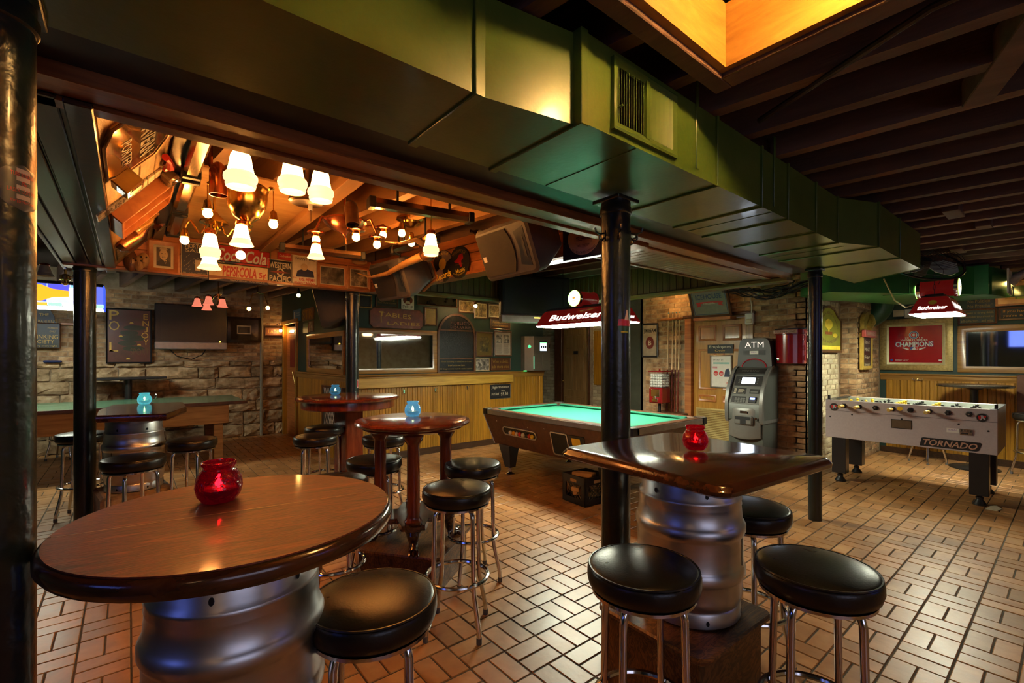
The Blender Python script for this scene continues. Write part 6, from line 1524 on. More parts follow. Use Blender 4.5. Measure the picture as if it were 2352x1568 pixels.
# ============================================================ THE LAMP BAY AND EVERYTHING HUNG FROM THE CEILING
WARM = (1.0, .56, .20)
SHADE = emi('frosted_shade', (1.0, .43, .10), 30.0)
SHADE2 = emi('frosted_rim', (1.0, .66, .30), .85)
BULB = emi('tungsten_bulb', (1.0, .38, .07), 110.0)
PINKSH = emi('pink_shade', (1.0, .26, .15), .42)
def bell(parent, p, r, h, mat=SHADE, name='shade', flare=False):
    if flare: prof = [(r*.42,h*.5),(r*.5,h*.42),(r*.62,h*.1),(r*.74,-.2*h)]; low = [(r*.74,-.2*h),(r*.98,-.44*h),(r*1.04,-.5*h)]
    else: prof = [(r*.30,h*.5),(r*.44,h*.48),(r*.55,h*.42),(r*.62,h*.30),(r*.68,h*.12),(r*.78,-.08*h)]; low = [(r*.78,-.08*h),(r*.97,-.16*h),(r*1.0,-.24*h),(r*.97,-.31*h),(r*.86,-.36*h),(r*.90,-.42*h),(r*.84,-.5*h)]
    o = MB().lathe(prof, 22, tuple(p), caps=False).build(name, mat, parent, ang=70)
    MB().lathe(low, 22, tuple(p), caps=False).build('shade_rim', SHADE2 if mat in (SHADE, SHADE2) else mat, o, ang=70)
    MB().lathe([(r*.30,h*.72),(r*.5,h*.66),(r*.55,h*.52),(r*.47,h*.48)], 16, tuple(p)).build('shade_holder', COPPER, o)
    return o
def bulb(parent, p, r=.024, cup=True):
    o = MB().sphere(tuple(p), r, 12, 8).build('bulb', BULB, parent)
    if cup: MB().lathe([(.008,r*3.2),(r*.7,r*2.8),(r*.9,r*1.4),(r*1.15,r*.85),(r*.9,r*.75)], 14, tuple(p)).build('socket_cup', BRASS, o)
    return o
def chain(parent, p, z1, r=.0035):
    MB().tube([tuple(p), (p[0], p[1], z1)], r, 5).build('chain', BRASS, parent)
def rel(pts, o): return [Vector(p) - Vector(o) for p in pts]
def brass_arm(parent, a, b, sag=.06, r=.006, mat=BRASS):
    a = Vector(a); b = Vector(b); m = (a+b)/2
    pts = []
    for k in range(11):
        t = k/10; p = a.lerp(b, t); p.z += sag*math.sin(2*math.pi*t)*(-1) + .0
        pts.append(p)
    MB().tube(pts, r, 7).build('arm', mat, parent)
# 1 --- three big opal shades nearest the trim
P = [atD(553,390,2.05), atD(672,402,2.12), atD(737,426,2.32)]
org = Vector((.60, 2.42, JB+.02))
t = thing('opal_chandelier', 'chandelier with three large opal bell shades nearest the camera', 'chandelier', org)
MB().lathe([(.06,.0),(.06,-.02),(.025,-.05),(.02,-.12),(.035,-.15),(.03,-.19),(.012,-.21)], 18).build('stem', BRASS, t)
for p, r_ in zip(P, (.068,.063,.062)):
    q = p-org; bell(t, q, r_, .155); brass_arm(t, (0,0,-.15), (q.x, q.y, q.z+.12), .03, .007)
# 2 --- brass urn lamp with chained bulbs
org = atD(567, 470, 2.80); t = thing('urn_chandelier', 'brass urn-shaped chandelier with two chained bulbs and a flared shade below', 'chandelier', org)
MB().lathe([(.03,.12),(.10,.115),(.118,.10),(.118,.085),(.112,.075),(.112,.04),(.10,-.02),(.07,-.075),(.035,-.10),(.02,-.115),(.035,-.125),(.02,-.145),(.03,-.155),(.015,-.17)], 30).build('urn', BRASS, t)
MB().tube([(0,0,.12),(0,0,CEIL-.015-org.z)], .012, 8).build('rod', BRASS, t)
for (u, v, d) in ((477,490,2.75), (628,515,2.85)):
    q = atD(u, v, d)-org; bulb(t, q, .026); chain(t, q+Vector((0,0,.08)), .10)
    brass_arm(t, (.11*(1 if q.x > 0 else -1)*.7, 0, .06), (q.x, q.y, .11), .02, .009)
q = atD(555, 540, 2.75)-org; bell(t, q, .062, .12, flare=True)
q = atD(553, 586, 2.75)-org; bulb(t, q, .026, False)
# 3 --- brass chandelier before the portrait
org = atD(492, 520, 3.25); t = thing('brass_chandelier', 'brass scroll-arm chandelier in front of the salt sign', 'chandelier', org)
MB().lathe([(.02,.10),(.03,.08),(.085,.035),(.088,.02),(.03,.0),(.045,-.02),(.02,-.05)], 22).build('hub', BRASS, t); MB().tube([(0,0,.09),(0,0,CEIL-.015-org.z)], .008, 6).build('rod', BRASS, t)
q = atD(424, 552, 3.2)-org; bulb(t, q, .027); brass_arm(t, (-.05,0,0), (q.x, q.y, q.z+.08), .05, .007)
q = atD(483, 565, 3.05)-org; bell(t, q, .062, .16); brass_arm(t, (0,-.04,0), (q.x, q.y, q.z+.1), .03, .007)
q = atD(481, 602, 3.05)-org; bell(t, q, .066, .085, SHADE, flare=True)
q = atD(548, 545, 3.3)-org; brass_arm(t, (.05,0,0), (q.x, q.y, q.z), .04, .007); bulb(t, q, .02)
# 4 --- brass dish
org = atD(705, 468, 2.75); t = thing('ceiling_dish', 'round brass ceiling dish with a pull chain', 'ceiling fixture', org)
MB().lathe([(.03,.05),(.085,.04),(.10,.02),(.10,.008),(.085,.0),(.06,.008),(.02,.008)], 28).build('dish', BRONZE, t); MB().cyl((.02,0,.0),(.02,0,-.035), .012, n=10).build('socket', WHITE, t); MB().cyl((.02,0,-.03),(.02,0,-.10), .005, n=6).build('pull', BRONZE, t); MB().tube([(0,0,.05),(0,0,CEIL-.015-org.z)], .01, 6).build('rod', BRONZE, t)
# 5 --- copper chandelier
org = atD(792, 520, 3.45); t = thing('copper_chandelier', 'copper bowl chandelier with clustered bare bulbs in the middle of the bay', 'chandelier', org)
MB().lathe([(.02,.06),(.09,.055),(.15,.045),(.155,.03),(.13,.0),(.08,-.03),(.03,-.05),(.015,-.07)], 28).build('bowl', COPPER, t); MB().tube([(0,0,.06),(0,0,CEIL-.015-org.z)], .010, 6).build('rod', COPPER, t)
for (u, v, d) in ((726,551,3.35),(818,545,3.3),(866,562,3.45),(880,540,3.7)):
    q = atD(u, v, d)-org; bulb(t, q, .027); MB().tube([(q.x*.35,q.y*.35,.03),(q.x*.8,q.y*.8,.05),(q.x,q.y,q.z+.08)], .009, 7).build('arm', COPPER, t)
    MB().lathe([(.02,.07),(.06,.058),(.062,.048),(.03,.04)], 18, tuple(q)).build('copper_cap', COPPER, t)
q = atD(726, 577, 3.35)-org; bell(t, q, .058, .10, flare=True)
MB().tube([(.0,0,-.06),(.01,0,-.13)], .006, 6).build('tassel', COPPER, t)
# 6 --- small ceiling rose with bulbs, and a single pendant
org = atD(944, 516, 3.9); t = thing('ceiling_rose_lamp', 'small brass ceiling rose with two bare bulbs beside the speaker', 'lamp', org)
MB().lathe([(.12,.05),(.12,.035),(.09,.02),(.085,.005),(.05,-.005),(.03,-.02)], 26).build('rose', BRASS, t)
for (u, v, d) in ((923,536,3.8),(945,558,3.85)): q = atD(u, v, d)-org; bulb(t, q, .028)
MB().tube([(0,0,.05),(0,0,max(.06, CEIL-.015-org.z))], .02, 6).build('stem', BRASS, t)
org = atD(990, 562, 3.3); t = thing('opal_pendant', 'single opal pendant shade in front of the bull horns', 'lamp', org)
bell(t, (0,0,0), .058, .15); chain(t, (0,0,.10), CEIL-.015-org.z)
# spots
def can(name, label, p, rz, tilt, mat, L_=.16, r_=.045):
    t = thing(name, label, 'spot lamp', p, rz); M = Matrix.Rotation(tilt, 4, 'X')
    MB(M).lathe([(r_*.3,L_*.62),(r_*.8,L_*.5),(r_,L_*.3),(r_,-L_*.5),(r_*.9,-L_*.5),(r_*.9,-L_*.3)], 20).build('can', mat, t); MB().tube([(0,.03,.05),(0,.08,.10),(0,.09,CEIL-.015-p.z)], .012, 7).build('bracket', mat, t); return t
can('copper_spot', 'polished copper spot lamp pointing down beside the tube heater', atD(502, 415, 2.55), R(20), 0, COPPER)
can('bronze_spot', 'bronze spot lamp tilted down near the copper chandelier', atD(808, 492, 3.15), R(0), R(-15), BRONZE)
# tube heaters
def heater(label, a, b, h=.075):
    a = Vector(a); b = Vector(b); L_ = (b-a).length; rz = math.atan2(b.y-a.y, b.x-a.x)
    t = thing('tube_heater', label, 'heater', a, rz)
    MB().prismx([(-.04,0),(-.024,-.026),(.024,-.026),(.04,0),(.04,.032),(-.04,.032)], .03, L_-.03).build('reflector', pm('polished_bronze', (.42,.26,.14), .16, 1.0), t, smooth=False)
    for x in (0, L_-.045): MB().box(x, x+.045, -.046, .046, -.033, .04, .006).build('end_cap', BLACK, t)
    MB().cyl((.04,0,-.012),(L_-.04,0,-.012), .012, n=10).build('tube', CHROME, t)
    for x in (L_*.25, L_*.75): MB().box(x, x+.015, -.06, .06, -.036, CEIL-.015-a.z, .002).build('strap', DARKMET, t) if False else MB().box(x, x+.015, -.008, .008, .04, max(.05, CEIL-.015-a.z), .002).build('strap', DARKMET, t)
    return t
heater('bronze tube heater along the far side of the trim, left of the big speaker', (1.20, 2.93, 2.46), (1.93, 2.80, 2.46))
heater('tube heater at the left of the bay, nearest the trim', (.27, 2.45, 2.48), (.27, 3.15, 2.48)); heater('tube heater at the left of the bay, middle one', (.275, 3.2, 2.48), (.275, 3.95, 2.48)); heater('tube heater at the left of the bay, farthest one', (.28, 4.0, 2.48), (.28, 4.75, 2.48))
heater('tube heater along the right side of the bay above the bull horns', (1.86, 3.95, 2.42), (1.92, 3.30, 2.42)); heater('tube heater at the back of the bay behind the copper chandelier', (1.02, 4.45, 2.42), (1.75, 4.35, 2.42))
# loudspeakers
def speaker(label, loc, rz, tilt, W=.58, Hh=.37, Dp=.36, roll=0.0):
    """front towards -y; local x is the long axis (woofer at -x, horn at +x)"""
    t = thing('loudspeaker', label, 'speaker', loc, rz, rx=0)
    M = Matrix.Rotation(tilt, 4, 'X') @ Matrix.Rotation(roll, 4, 'Y')
    f = rounded(W/2, Hh/2, .05, 5); bk = rounded(W*.33, Hh*.26, .04, 5); fi = rounded(W/2-.02, Hh/2-.02, .04, 5)
    vs = []; fs = []; n = len(f)
    for pts, y in ((fi, -.012), (f, .0), (f, .09), (bk, Dp)): vs += [(x, y, z) for x, z in pts]
    for i in range(3):
        for k in range(n): l = (k+1) % n; fs.append((i*n+k, i*n+l, i*n+n+l, i*n+n+k))
    fs += [tuple(range(n)), tuple(3*n+k for k in range(n-1, -1, -1))]
    MB(M).add(vs, fs).build('shell', GREYSPK, t, ang=45)
    gp = [(-W/2+.03, -Hh/2+.035), (W*.12, -Hh/2+.035), (W*.18, -Hh*.2), (W*.20, 0), (W*.18, Hh*.2), (W*.12, Hh/2-.035), (-W/2+.03, Hh/2-.035)]
    MB(M).prism(gp, -.022, -.011).build('grille', pm('speaker_mesh', (.018,.013,.011), .6, bump=1.0, bscale=500), t)
    hp = [(W*.24, -Hh*.30), (W*.42, -Hh*.36), (W*.42, Hh*.36), (W*.24, Hh*.30), (W*.28, 0)]
    MB(M).prism(hp, -.014, -.010).build('horn_flare', pm('horn_dark', (.014,.013,.014), .3), t); MB(M).prism([(W*.34,-Hh*.2),(W*.38,-Hh*.2),(W*.38,Hh*.2),(W*.34,Hh*.2)], -.016, -.012).build('horn_throat', BLACKP, t)
    MB(M).box(-W/2+.05, -W/2+.09, -.026, -.02, -.04, .0, .002).build('badge', WHITE, t)
    MB(M).box(-W*.15, W*.1, .06, .22, Hh/2-.035, Hh/2-.01, .004).build('handle_recess', BLACK, t)
    MB().tube([(0,.12,Hh/2-.02),(0,.10,max(Hh/2, CEIL-.015-loc[2]))], .010, 7).build('hanger', BLACK, t)
    return t
speaker('large grey loudspeaker hung beside the iron column at the right of the bay', (2.04, 2.55, 2.20), R(-90), R(22))
speaker('grey loudspeaker hung at the far right corner of the bay by the records', (1.93, 4.20, 2.19), R(-84), R(20))
speaker('dark loudspeaker on the green side wall above the side mirror', (2.06, 6.62, 2.13), R(-128), R(14), roll=R(-88))
# bull horns
hn = thing('bull_horns', 'mounted pair of long polished bull horns in front of the records', 'horns', (2.02, 3.62, 2.33))
def horn(pts, r0): MB().tube(pts, [r0*(1-.93*k/(len(pts)-1)) for k in range(len(pts))], 12).build('horn', pm('horn_gloss', (.26,.14,.05), .2, var=.4, scale=7, coat=.5), hn)
horn([(-.02,.06,.02),(-.10,.22,-.03),(-.18,.42,-.10),(-.26,.62,-.12),(-.34,.78,-.06)], .042); horn([(-.02,-.06,.02),(-.10,-.16,.06),(-.22,-.20,.08),(-.34,-.16,.04),(-.42,-.06,.06)], .042)
MB().sphere((-.01,0,.02), .07, 14, 10, (.7,1.1,.7)).build('centre_boss', pm('leather_boss', (.10,.04,.015), .35), hn); MB().box(0,.05,-.03,.03,-.02,.04,.004).build('bracket', WALNUT, hn)
# ---- right fascia: things on the askew boards
def onS(u, v):
    r_ = ray(u, v); d = (BX1+.127*BY1)/(r_.x+.127*r_.y); return Vector((0,0,EYE))+r_*d
FRZ = R(-82.8)
def on_fascia(name, label, cat, u, v): 
    p = onS(u, v); return thing(name, label, cat, (p.x-.012, p.y, p.z), FRZ)
t = on_fascia('slanted_portrait', 'slanted orange-framed portrait of a man in a hat beside the records', 'picture', 983, 618); o0 = R(24)
Mf = Matrix.Rotation(-o0, 4, 'Y'); MB(Mf).frame(-.13,.13,-.19,.19,.03,-.03,0).build('frame', ORANGEWOOD, t); MB(Mf).box(-.105,.105,-.014,-.004,-.165,.165).build('panel', OFFWHITE, t, smooth=False)
MB(Mf).prism(rect(-.085,.085,-.145,.145), -.0155,-.0145).build('print', pm('grey_print', (.30,.24,.18), .4), t, smooth=False); MB(Mf).prism([(-.06,-.145),(.07,-.145),(.06,-.02),(.03,.03),(.03,.07),(-.03,.07),(-.03,.03),(-.055,-.02)], -.0170,-.0158).build('printed_figure', BLACKP, t, smooth=False); MB(Mf).prism(disc(14,.045,.012,0,.07), -.0175,-.0160).build('printed_hat', BLACKP, t, smooth=False)
t = on_fascia('records_disc', 'round record-shaped shop sign with yellow lettering', 'sign', 1021, 612)
MB().prism(disc(32,.155,.155), -.012, 0).build('disc', BLACKP, t, smooth=False)
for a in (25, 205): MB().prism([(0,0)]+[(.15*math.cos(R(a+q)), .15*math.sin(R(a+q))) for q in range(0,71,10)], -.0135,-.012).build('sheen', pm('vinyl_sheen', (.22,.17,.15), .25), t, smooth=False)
MB().prism(disc(20,.055,.055,0,.02), -.015,-.0135).build('label_disc', GOLDPRINT, t, smooth=False); letters('Records', t, YELLOWP, .02, -.09, .22, .065, y=-.0165, bold=.02, rot=R(8)); letters('Stand', t, GOLDPRINT, 0, .125, .18, .03, y=-.0165, arc=.2)
t = on_fascia('music_disc', 'round black music sign with a red figure and lettering', 'sign', 1059, 603)
MB().prism(disc(32,.145,.15), -.012, 0).build('disc', BLACKP, t, smooth=False); MB().prism([(-.07,.02),(-.03,.03),(.0,.07),(.05,.08),(.06,.03),(.03,.01),(.045,-.04),(.02,-.05),(.0,-.01),(-.06,.0)], -.0135,-.012).build('red_motif', REDP, t, smooth=False); letters('WOODPECKER', t, INK, 0, .105, .20, .03, y=-.0145, arc=.15); letters('PRODUCTIONS', t, INK, 0, -.02, .12, .01, y=-.0145); letters('Music', t, YELLOWP, .02, -.075, .13, .045, y=-.0145, bold=.02, rot=R(10)); letters('of everlasting satisfaction', t, YELLOWP, .0, -.115, .17, .018, y=-.0145, arc=-.18)
t = on_fascia('telephone_sign', 'navy sign with a pale round telephone company seal behind the iron column', 'sign', 1345, 545)
MB().box(-.19,.19,-.01,0,-.15,.15,.003).build('panel', NAVY, t); MB().prism(disc(30,.14,.13), -.012,-.01).build('seal', PINKP, t, smooth=False); MB().prism(disc(24,.085,.08), -.0135,-.012).build('inner_seal', pm('lilac_print', (.45,.33,.36), .4), t, smooth=False); letters('TELEPHONE', t, NAVY, 0, -.01, .13, .03, y=-.0145, bold=.02); letters('BELL SYSTEM', t, NAVY, 0, -.06, .10, .014, y=-.0145); letters('AND ASSOCIATED COMPANIES', t, NAVY, 0, -.113, .22, .018, y=-.0145, arc=-.16)
bt = thing('hung_bottle', 'dark beer bottle lying on a bracket above the big speaker', 'bottle', onS(1098,535), R(-82.8)); MB(Matrix.Rotation(R(-70),4,'Y')).lathe([(.03,-.1),(.031,-.02),(.028,.02),(.013,.06),(.012,.1),(.014,.105)], 16).build('glass', pm('brown_glass', (.03,.012,.005), .1), bt); MB(Matrix.Rotation(R(-70),4,'Y')).lathe([(.0315,-.07),(.0315,-.02)], 16, caps=False).build('label', OFFWHITE, bt)

# ---- far fascia: tin signs
FY = BY1
RED_TIN = pm('tin_red', (.42,.012,.010), .3, coat=.3); CREAM = pm('tin_cream', (.62,.46,.26), .35)
r, g = sign('portrait_photo', 'orange-framed black and white portrait of a smiling man in a suit', 'picture', 'Y', FY, (338,553,412,628), .045, ORANGEWOOD, OFFWHITE, th=.03, mat_in=pm('dark_backdrop', (.05,.035,.02), .4), matw=.025)
x0, x1, z0, z1, yf = g; W = x1-x0; H2 = z1-z0; SKN = pm('print_skin', (.50,.36,.20), .4); y_ = yf-.0025
flat('printed_suit', [(x0+W*.16,z0+H2*.12),(x0+W*.84,z0+H2*.12),(x0+W*.80,z0+H2*.30),(x0+W*.62,z0+H2*.42),(x0+W*.40,z0+H2*.40),(x0+W*.2,z0+H2*.28)], BLACKP, r, y_); flat('printed_face', disc(20, W*.20, H2*.24, x0+W*.50, z0+H2*.60), SKN, r, y_-.001); flat('printed_hair', disc(16, W*.19, H2*.12, x0+W*.50, z0+H2*.80, 0, 180), pm('print_grey', (.42,.33,.22), .4), r, y_-.002); flat('printed_shirt', [(x0+W*.50,z0+H2*.36),(x0+W*.66,z0+H2*.38),(x0+W*.60,z0+H2*.2)], SKN, r, y_-.001); flat('printed_tie', [(x0+W*.56,z0+H2*.34),(x0+W*.63,z0+H2*.33),(x0+W*.60,z0+H2*.2)], BLACKP, r, y_-.002)
for dx in (-.08, .08): flat('printed_eye', disc(8, W*.03, H2*.015, x0+W*(.50+dx), z0+H2*.64), BLACKP, r, y_-.002)
flat('printed_mouth', disc(10, W*.08, H2*.025, x0+W*.50, z0+H2*.49), BLACKP, r, y_-.002); flat('printed_teeth', disc(10, W*.06, H2*.012, x0+W*.50, z0+H2*.495), OFFWHITE, r, y_-.003)
r, g = sign('salt_sign', 'dark blue salt sign with white lettering and slanting rain lines', 'sign', 'Y', FY, (415,557,478,636), .008, OFFWHITE, NAVY, [('MORTON', .14, .96, .84, .97, OFFWHITE), ('SALT', .14, .94, .72, .82, OFFWHITE), ('When It Rains IT POURS', .05, .95, .04, .11, OFFWHITE)], th=.012)
x0, x1, z0, z1, yf = g; W = x1-x0; H2 = z1-z0; r7 = random.Random(1)
for k in range(26):
    a, b_ = r7.uniform(.05,.88), r7.uniform(.16,.62); flat('rain_line', [(x0+W*a,z0+H2*b_),(x0+W*(a+.012),z0+H2*b_),(x0+W*(a+.07),z0+H2*(b_+.05)),(x0+W*(a+.06),z0+H2*(b_+.05))], OFFWHITE, r, yf-.001)
flat('pale_patch', [(x0+W*.52,z0+H2*.18),(x0+W*.72,z0+H2*.18),(x0+W*.76,z0+H2*.5),(x0+W*.5,z0+H2*.5)], OFFWHITE, r, yf-.0015)
r, g = sign('red_cola_sign', 'long red soft-drink tin sign with white script lettering', 'sign', 'Y', FY, (484,567,621,610), .008, pm('tin_green_rim', (.05,.07,.01), .3), RED_TIN, [('DRINK', .36, .52, .84, .94, CREAM), ('Coca-Cola', .06, .94, .12, .86, WHITE, .3, .02)], th=.014)
r, g = sign('pepsi_sign', 'cream and navy tin sign with red script lettering and two 5¢ marks', 'sign', 'Y', FY, (478,602,616,650), .006, NAVY, CREAM, [('DRINK', .14, .34, .86, .97, NAVY), ('PEPSI:COLA', .22, .80, .26, .78, RED_TIN, .15, .03), ('5¢', .03, .16, .42, .76, RED_TIN, 0, .02), ('5¢', .84, .97, .26, .60, RED_TIN, 0, .02), ("AMERICA'S BIGGEST NICKEL'S WORTH", .34, .94, .05, .14, OFFWHITE)], th=.012)
x0, x1, z0, z1, yf = g; W = x1-x0; H2 = z1-z0; flat('navy_wave', [(x0,z0),(x1,z0),(x1,z0+H2*.24),(x0+W*.8,z0+H2*.16),(x0+W*.5,z0+H2*.18),(x0+W*.2,z0+H2*.1)], NAVY, r, yf-.001)
flat('navy_top', [(x0,z1),(x0,z0+H2*.84),(x0+W*.3,z0+H2*.86),(x0+W*.55,z1)], NAVY, r, yf-.001); letters('DRINK', r, CREAM, x0+W*.18, z0+H2*.92, W*.18, H2*.09, y=yf-.003)
r, g = sign('western_sign', 'square black railway sign reading western pacific', 'sign', 'Y', FY, (614,597,672,653), .008, OFFWHITE, BLACKP, [('WESTERN', .05, .95, .66, .92, OFFWHITE, 0, .03), ('PACIFIC', .05, .95, .08, .34, OFFWHITE, 0, .03)], th=.012)
x0, x1, z0, z1, yf = g; W = x1-x0; H2 = z1-z0; flat('seal', disc(20, W*.16, H2*.17, 0, (z0+z1)/2), OFFWHITE, r, yf-.0015); flat('seal_inner', disc(20, W*.10, H2*.11, 0, (z0+z1)/2), BLACKP, r, yf-.003); flat('red_feather', [(x0+W*.08,z0+H2*.48),(x0+W*.4,z0+H2*.56),(x0+W*.92,z0+H2*.50),(x0+W*.5,z0+H2*.44)], pm('feather_red', (.25,.04,.02), .4), r, yf-.004)
r, g = sign('enlist_poster', 'cream recruiting poster with blue and red print', 'poster', 'Y', FY, (669,588,729,658), .004, OFFWHITE, pm('poster_cream', (.62,.52,.38), .4), [('I WANT YOU', .12, .92, .86, .95, BLACKP), ('for', .06, .2, .24, .29, RED_TIN), ('U.S. ARMY', .28, .92, .17, .27, RED_TIN, 0, .02), ('ENLIST NOW', .10, .92, .05, .14, RED_TIN, 0, .02)], th=.01)
x0, x1, z0, z1, yf = g; W = x1-x0; H2 = z1-z0; flat('blue_patch', [(x0+W*.16,z0+H2*.30),(x0+W*.88,z0+H2*.32),(x0+W*.84,z0+H2*.52),(x0+W*.5,z0+H2*.60),(x0+W*.22,z0+H2*.5)], NAVY, r, yf-.001); flat('pale_patch', disc(16, W*.14, H2*.12, x0+W*.48, z0+H2*.64), SKN, r, yf-.002)
for q, (bx, lb) in enumerate([((727,606,797,662), 'orange-framed dim photograph of a standing man, left of the far speaker'), ((796,612,850,666), 'orange-framed photograph of men in hats, half behind the far speaker')]):
    sign('orange_framed_photo', lb, 'picture', 'Y', FY, bx, .035, ORANGEWOOD, OFFWHITE, mat_in=photo_mat('bay_photo_%d' % q, (.02,.016,.012), (.22,.18,.13) if q == 0 else (.42,.36,.28), 9+6*q), matw=.012, th=.03)
sign('small_red_plate', 'small tilted red plate above the railway sign', 'sign', 'Y', FY, (637,581,671,597), .004, RED_TIN, RED_TIN, [('Dubuque', .1, .9, .25, .75, OFFWHITE, .2)], th=.01)
mk = [(300,600,'dark carved wooden mask at the left end of the tin signs'),(318,606,'pale carved mask, the lower left of a pair'),(330,598,'pale carved mask, the upper right of a pair')]
for q, (u, v, lb) in enumerate(mk):
    p = onY(u, v, FY); t = thing('carved_mask', lb, 'mask', (p.x, FY-.01, p.z), 0); b = MB(); b.sphere((0,-.02,0), .05 if q else .06, 14, 10, (.8,.6,1.3 if q else 1.6)); b.build('face', WALNUT if q == 0 else pm('pale_carving', (.38,.22,.09), .4), t)
    MB().box(-.008,.008,-.065,-.04,-.03,.01,.004).build('nose', WALNUT if q == 0 else MATS['pale_carving'], t)
    for s in (-1, 1): MB().sphere((s*.018,-.048,.02), .007, 8, 6).build('eye', BLACKP, t)
dk = thing('carved_duck', 'small pale wooden carving above the framed photographs', 'carving', onY(822,603,FY)-Vector((0,.03,0))); MB().sphere((0,0,0), .05, 14, 8, (1.7,.6,.6)).build('body', pm('pale_carving', (.38,.22,.09), .4), dk); MB().sphere((.08,0,.01), .022, 10, 8).build('head', MATS['pale_carving'], dk)

# ---- sloping left side of the bay with keepsakes
zl = Vector((.255, 0, .30)).normalized()
LM = Matrix(((0, -zl.z, zl.x, BX0), (1, 0, 0, 0), (0, zl.x, zl.z, SOF), (0, 0, 0, 1)))      # x along +Y, z up the slope, -y out
slp = struct(thing('wall_bay_slope', '', '')); 
for k_ in ('label', 'category'): del slp[k_]
for k in range(4): MB(LM).box(BY0, BY1, .0, .02, .1*k+.002, .1*(k+1)-.002, .004).build('board', MATS['worn_tan_board'], slp)
MB().box(.17, .24, 1.95, BY1, SOF+.27, JB, .004).build('beam', DARKSTAIN, slp)
def onL(u, v):
    n_ = Vector((zl.z, 0, -zl.x)); r_ = ray(u, v); P0 = Vector((BX0, 0, SOF)); d = n_.dot(P0-Vector((0,0,EYE)))/n_.dot(r_)
    p = Vector((0,0,EYE))+r_*d; return p.y, (p-P0).dot(zl)
def keep(name, label, cat, u, v):
    y, s = onL(u, v); t = thing(name, label, cat); t.matrix_world = LM @ Matrix.Translation((y, 0, max(.03, min(.37, s)))); return t
BEERM = pm('brown_mirror', (.50,.34,.20), .06, .9, var=.5, scale=5)
t = keep('bar_mirror_sign', 'shield-shaped bar mirror catching the lamp glare at the top of the slope', 'mirror', 310, 318); MB().prism([(-.30,-.12),(-.18,-.16),(.22,-.16),(.32,-.05),(.32,.10),(.2,.17),(-.2,.17),(-.32,.08)], -.015, 0).build('glass', BEERM, t, smooth=False)
letters('TAVERN', t, BLACKP, .02, .05, .40, .08, y=-.017, bold=.02); letters('PORTER', t, BLACKP, .05, -.06, .3, .05, y=-.017); MB().tube([(-.3,-.015,-.12),(-.18,-.015,-.16),(.22,-.015,-.16),(.32,-.015,-.05),(.32,-.015,.1),(.2,-.015,.17),(-.2,-.015,.17),(-.32,-.015,.08)], .006, 6, closed=True).build('rim', BRONZE, t)
t = keep('round_tin_sign', 'round pink-brown tin sign lettered in black beside the bar mirror', 'sign', 372, 300); MB().prism(disc(28,.16,.13), -.01, 0).build('plate', pm('tin_pink', (.34,.16,.10), .35), t, smooth=False); letters('LAGER', t, BLACKP, 0, 0, .2, .06, y=-.012, bold=.02)
t = keep('glass_cup', 'square amber glass cup on the sloping boards', 'glass', 268, 400); MB().box(-.05,.05,-.09,-.01,-.05,.05,.006).build('cup', pm('amber_glass', (.55,.28,.05), .1, trans=.5), t); MB().box(-.03,.03,-.092,-.088,-.03,.03).build('mouth', BRONZE, t, smooth=False)
t = keep('red_bottle_opener', 'red cast bottle opener high on the sloping boards', 'bottle opener', 372, 362); MB().tube([(-.12,-.03,-.02),(-.04,-.04,0),(.04,-.04,.01),(.09,-.03,.02)], [.018,.014,.02,.03], 8).build('handle', RED_TIN, t); MB().tube([(.10+.03*math.cos(a),-.03,.02+.03*math.sin(a)) for a in [k*.7854 for k in range(8)]], .012, 6, closed=True).build('ring', RED_TIN, t)
t = keep('glass_paperweight', 'clear glass block below the red opener', 'glass', 372, 392); MB().box(-.07,.07,-.08,-.01,-.035,.035,.012).build('block', pm('smoky_glass', (.35,.22,.10), .08, trans=.5), t)
t = keep('tap_handle', 'small steel tap handle between the glass block and the photo strip', 'tap', 368, 412); MB().tube([(-.08,-.03,0),(.0,-.04,0),(.08,-.03,0)], [.014,.02,.012], 8).build('handle', CHROME, t)
t = keep('photo_strip', 'narrow black and white printed strip on the sloping boards', 'print', 284, 455); MB().box(-.07,.07,-.008,0,-.17,.17).build('print', photo_mat('strip', *BW, scale=25), t, smooth=False); letters('IRISH', t, BLACKP, 0, -.05, .16, .08, y=-.01, bold=.02, rot=R(90))
t = keep('domino_row', 'row of cream domino tiles above the wooden tray', 'dominoes', 335, 413)
for k in range(4): MB().box(-.05,.05,-.014,0,-.10+.05*k,-.055+.05*k,.003).build('domino', OFFWHITE, t)
def slope_at(name, label, cat, y, s): 
    t = thing(name, label, cat); t.matrix_world = LM @ Matrix.Translation((y, 0, s)); return t
t = slope_at('wooden_tray', 'long wooden divided tray fixed across the sloping boards', 'tray', 3.62, .19)
MB().box(-.22,.22,-.012,0,-.18,.18).build('back', ORANGEWOOD, t, smooth=False)
for xx in (-.22, 0, .22): MB().box(xx-.010,xx+.010,-.075,0,-.185,.185,.002).build('divider', ORANGEWOOD, t)
for zz in (-.18, .18): MB().box(-.22,.22,-.075,0,zz-.008,zz+.008,.002).build('end', ORANGEWOOD, t)
t = slope_at('steel_knobs', 'pair of shiny steel knobs beside the wooden tray', 'knobs', 3.3, .385); MB().lathe([(.01,-.10),(.035,-.085),(.035,-.06),(.018,-.05),(.035,-.04),(.035,-.015),(.01,0)], 18, axis='y').build('knob', CHROME, t)
t = slope_at('yellow_label', 'yellow paper label lettered in black below the tray', 'label', 3.98, .18); MB().box(-.09,.09,-.006,0,-.14,.15).build('paper', YELLOWP, t, smooth=False); letters('BREWERY', t, BLACKP, 0, 0, .24, .07, y=-.008, bold=.02, rot=R(90))
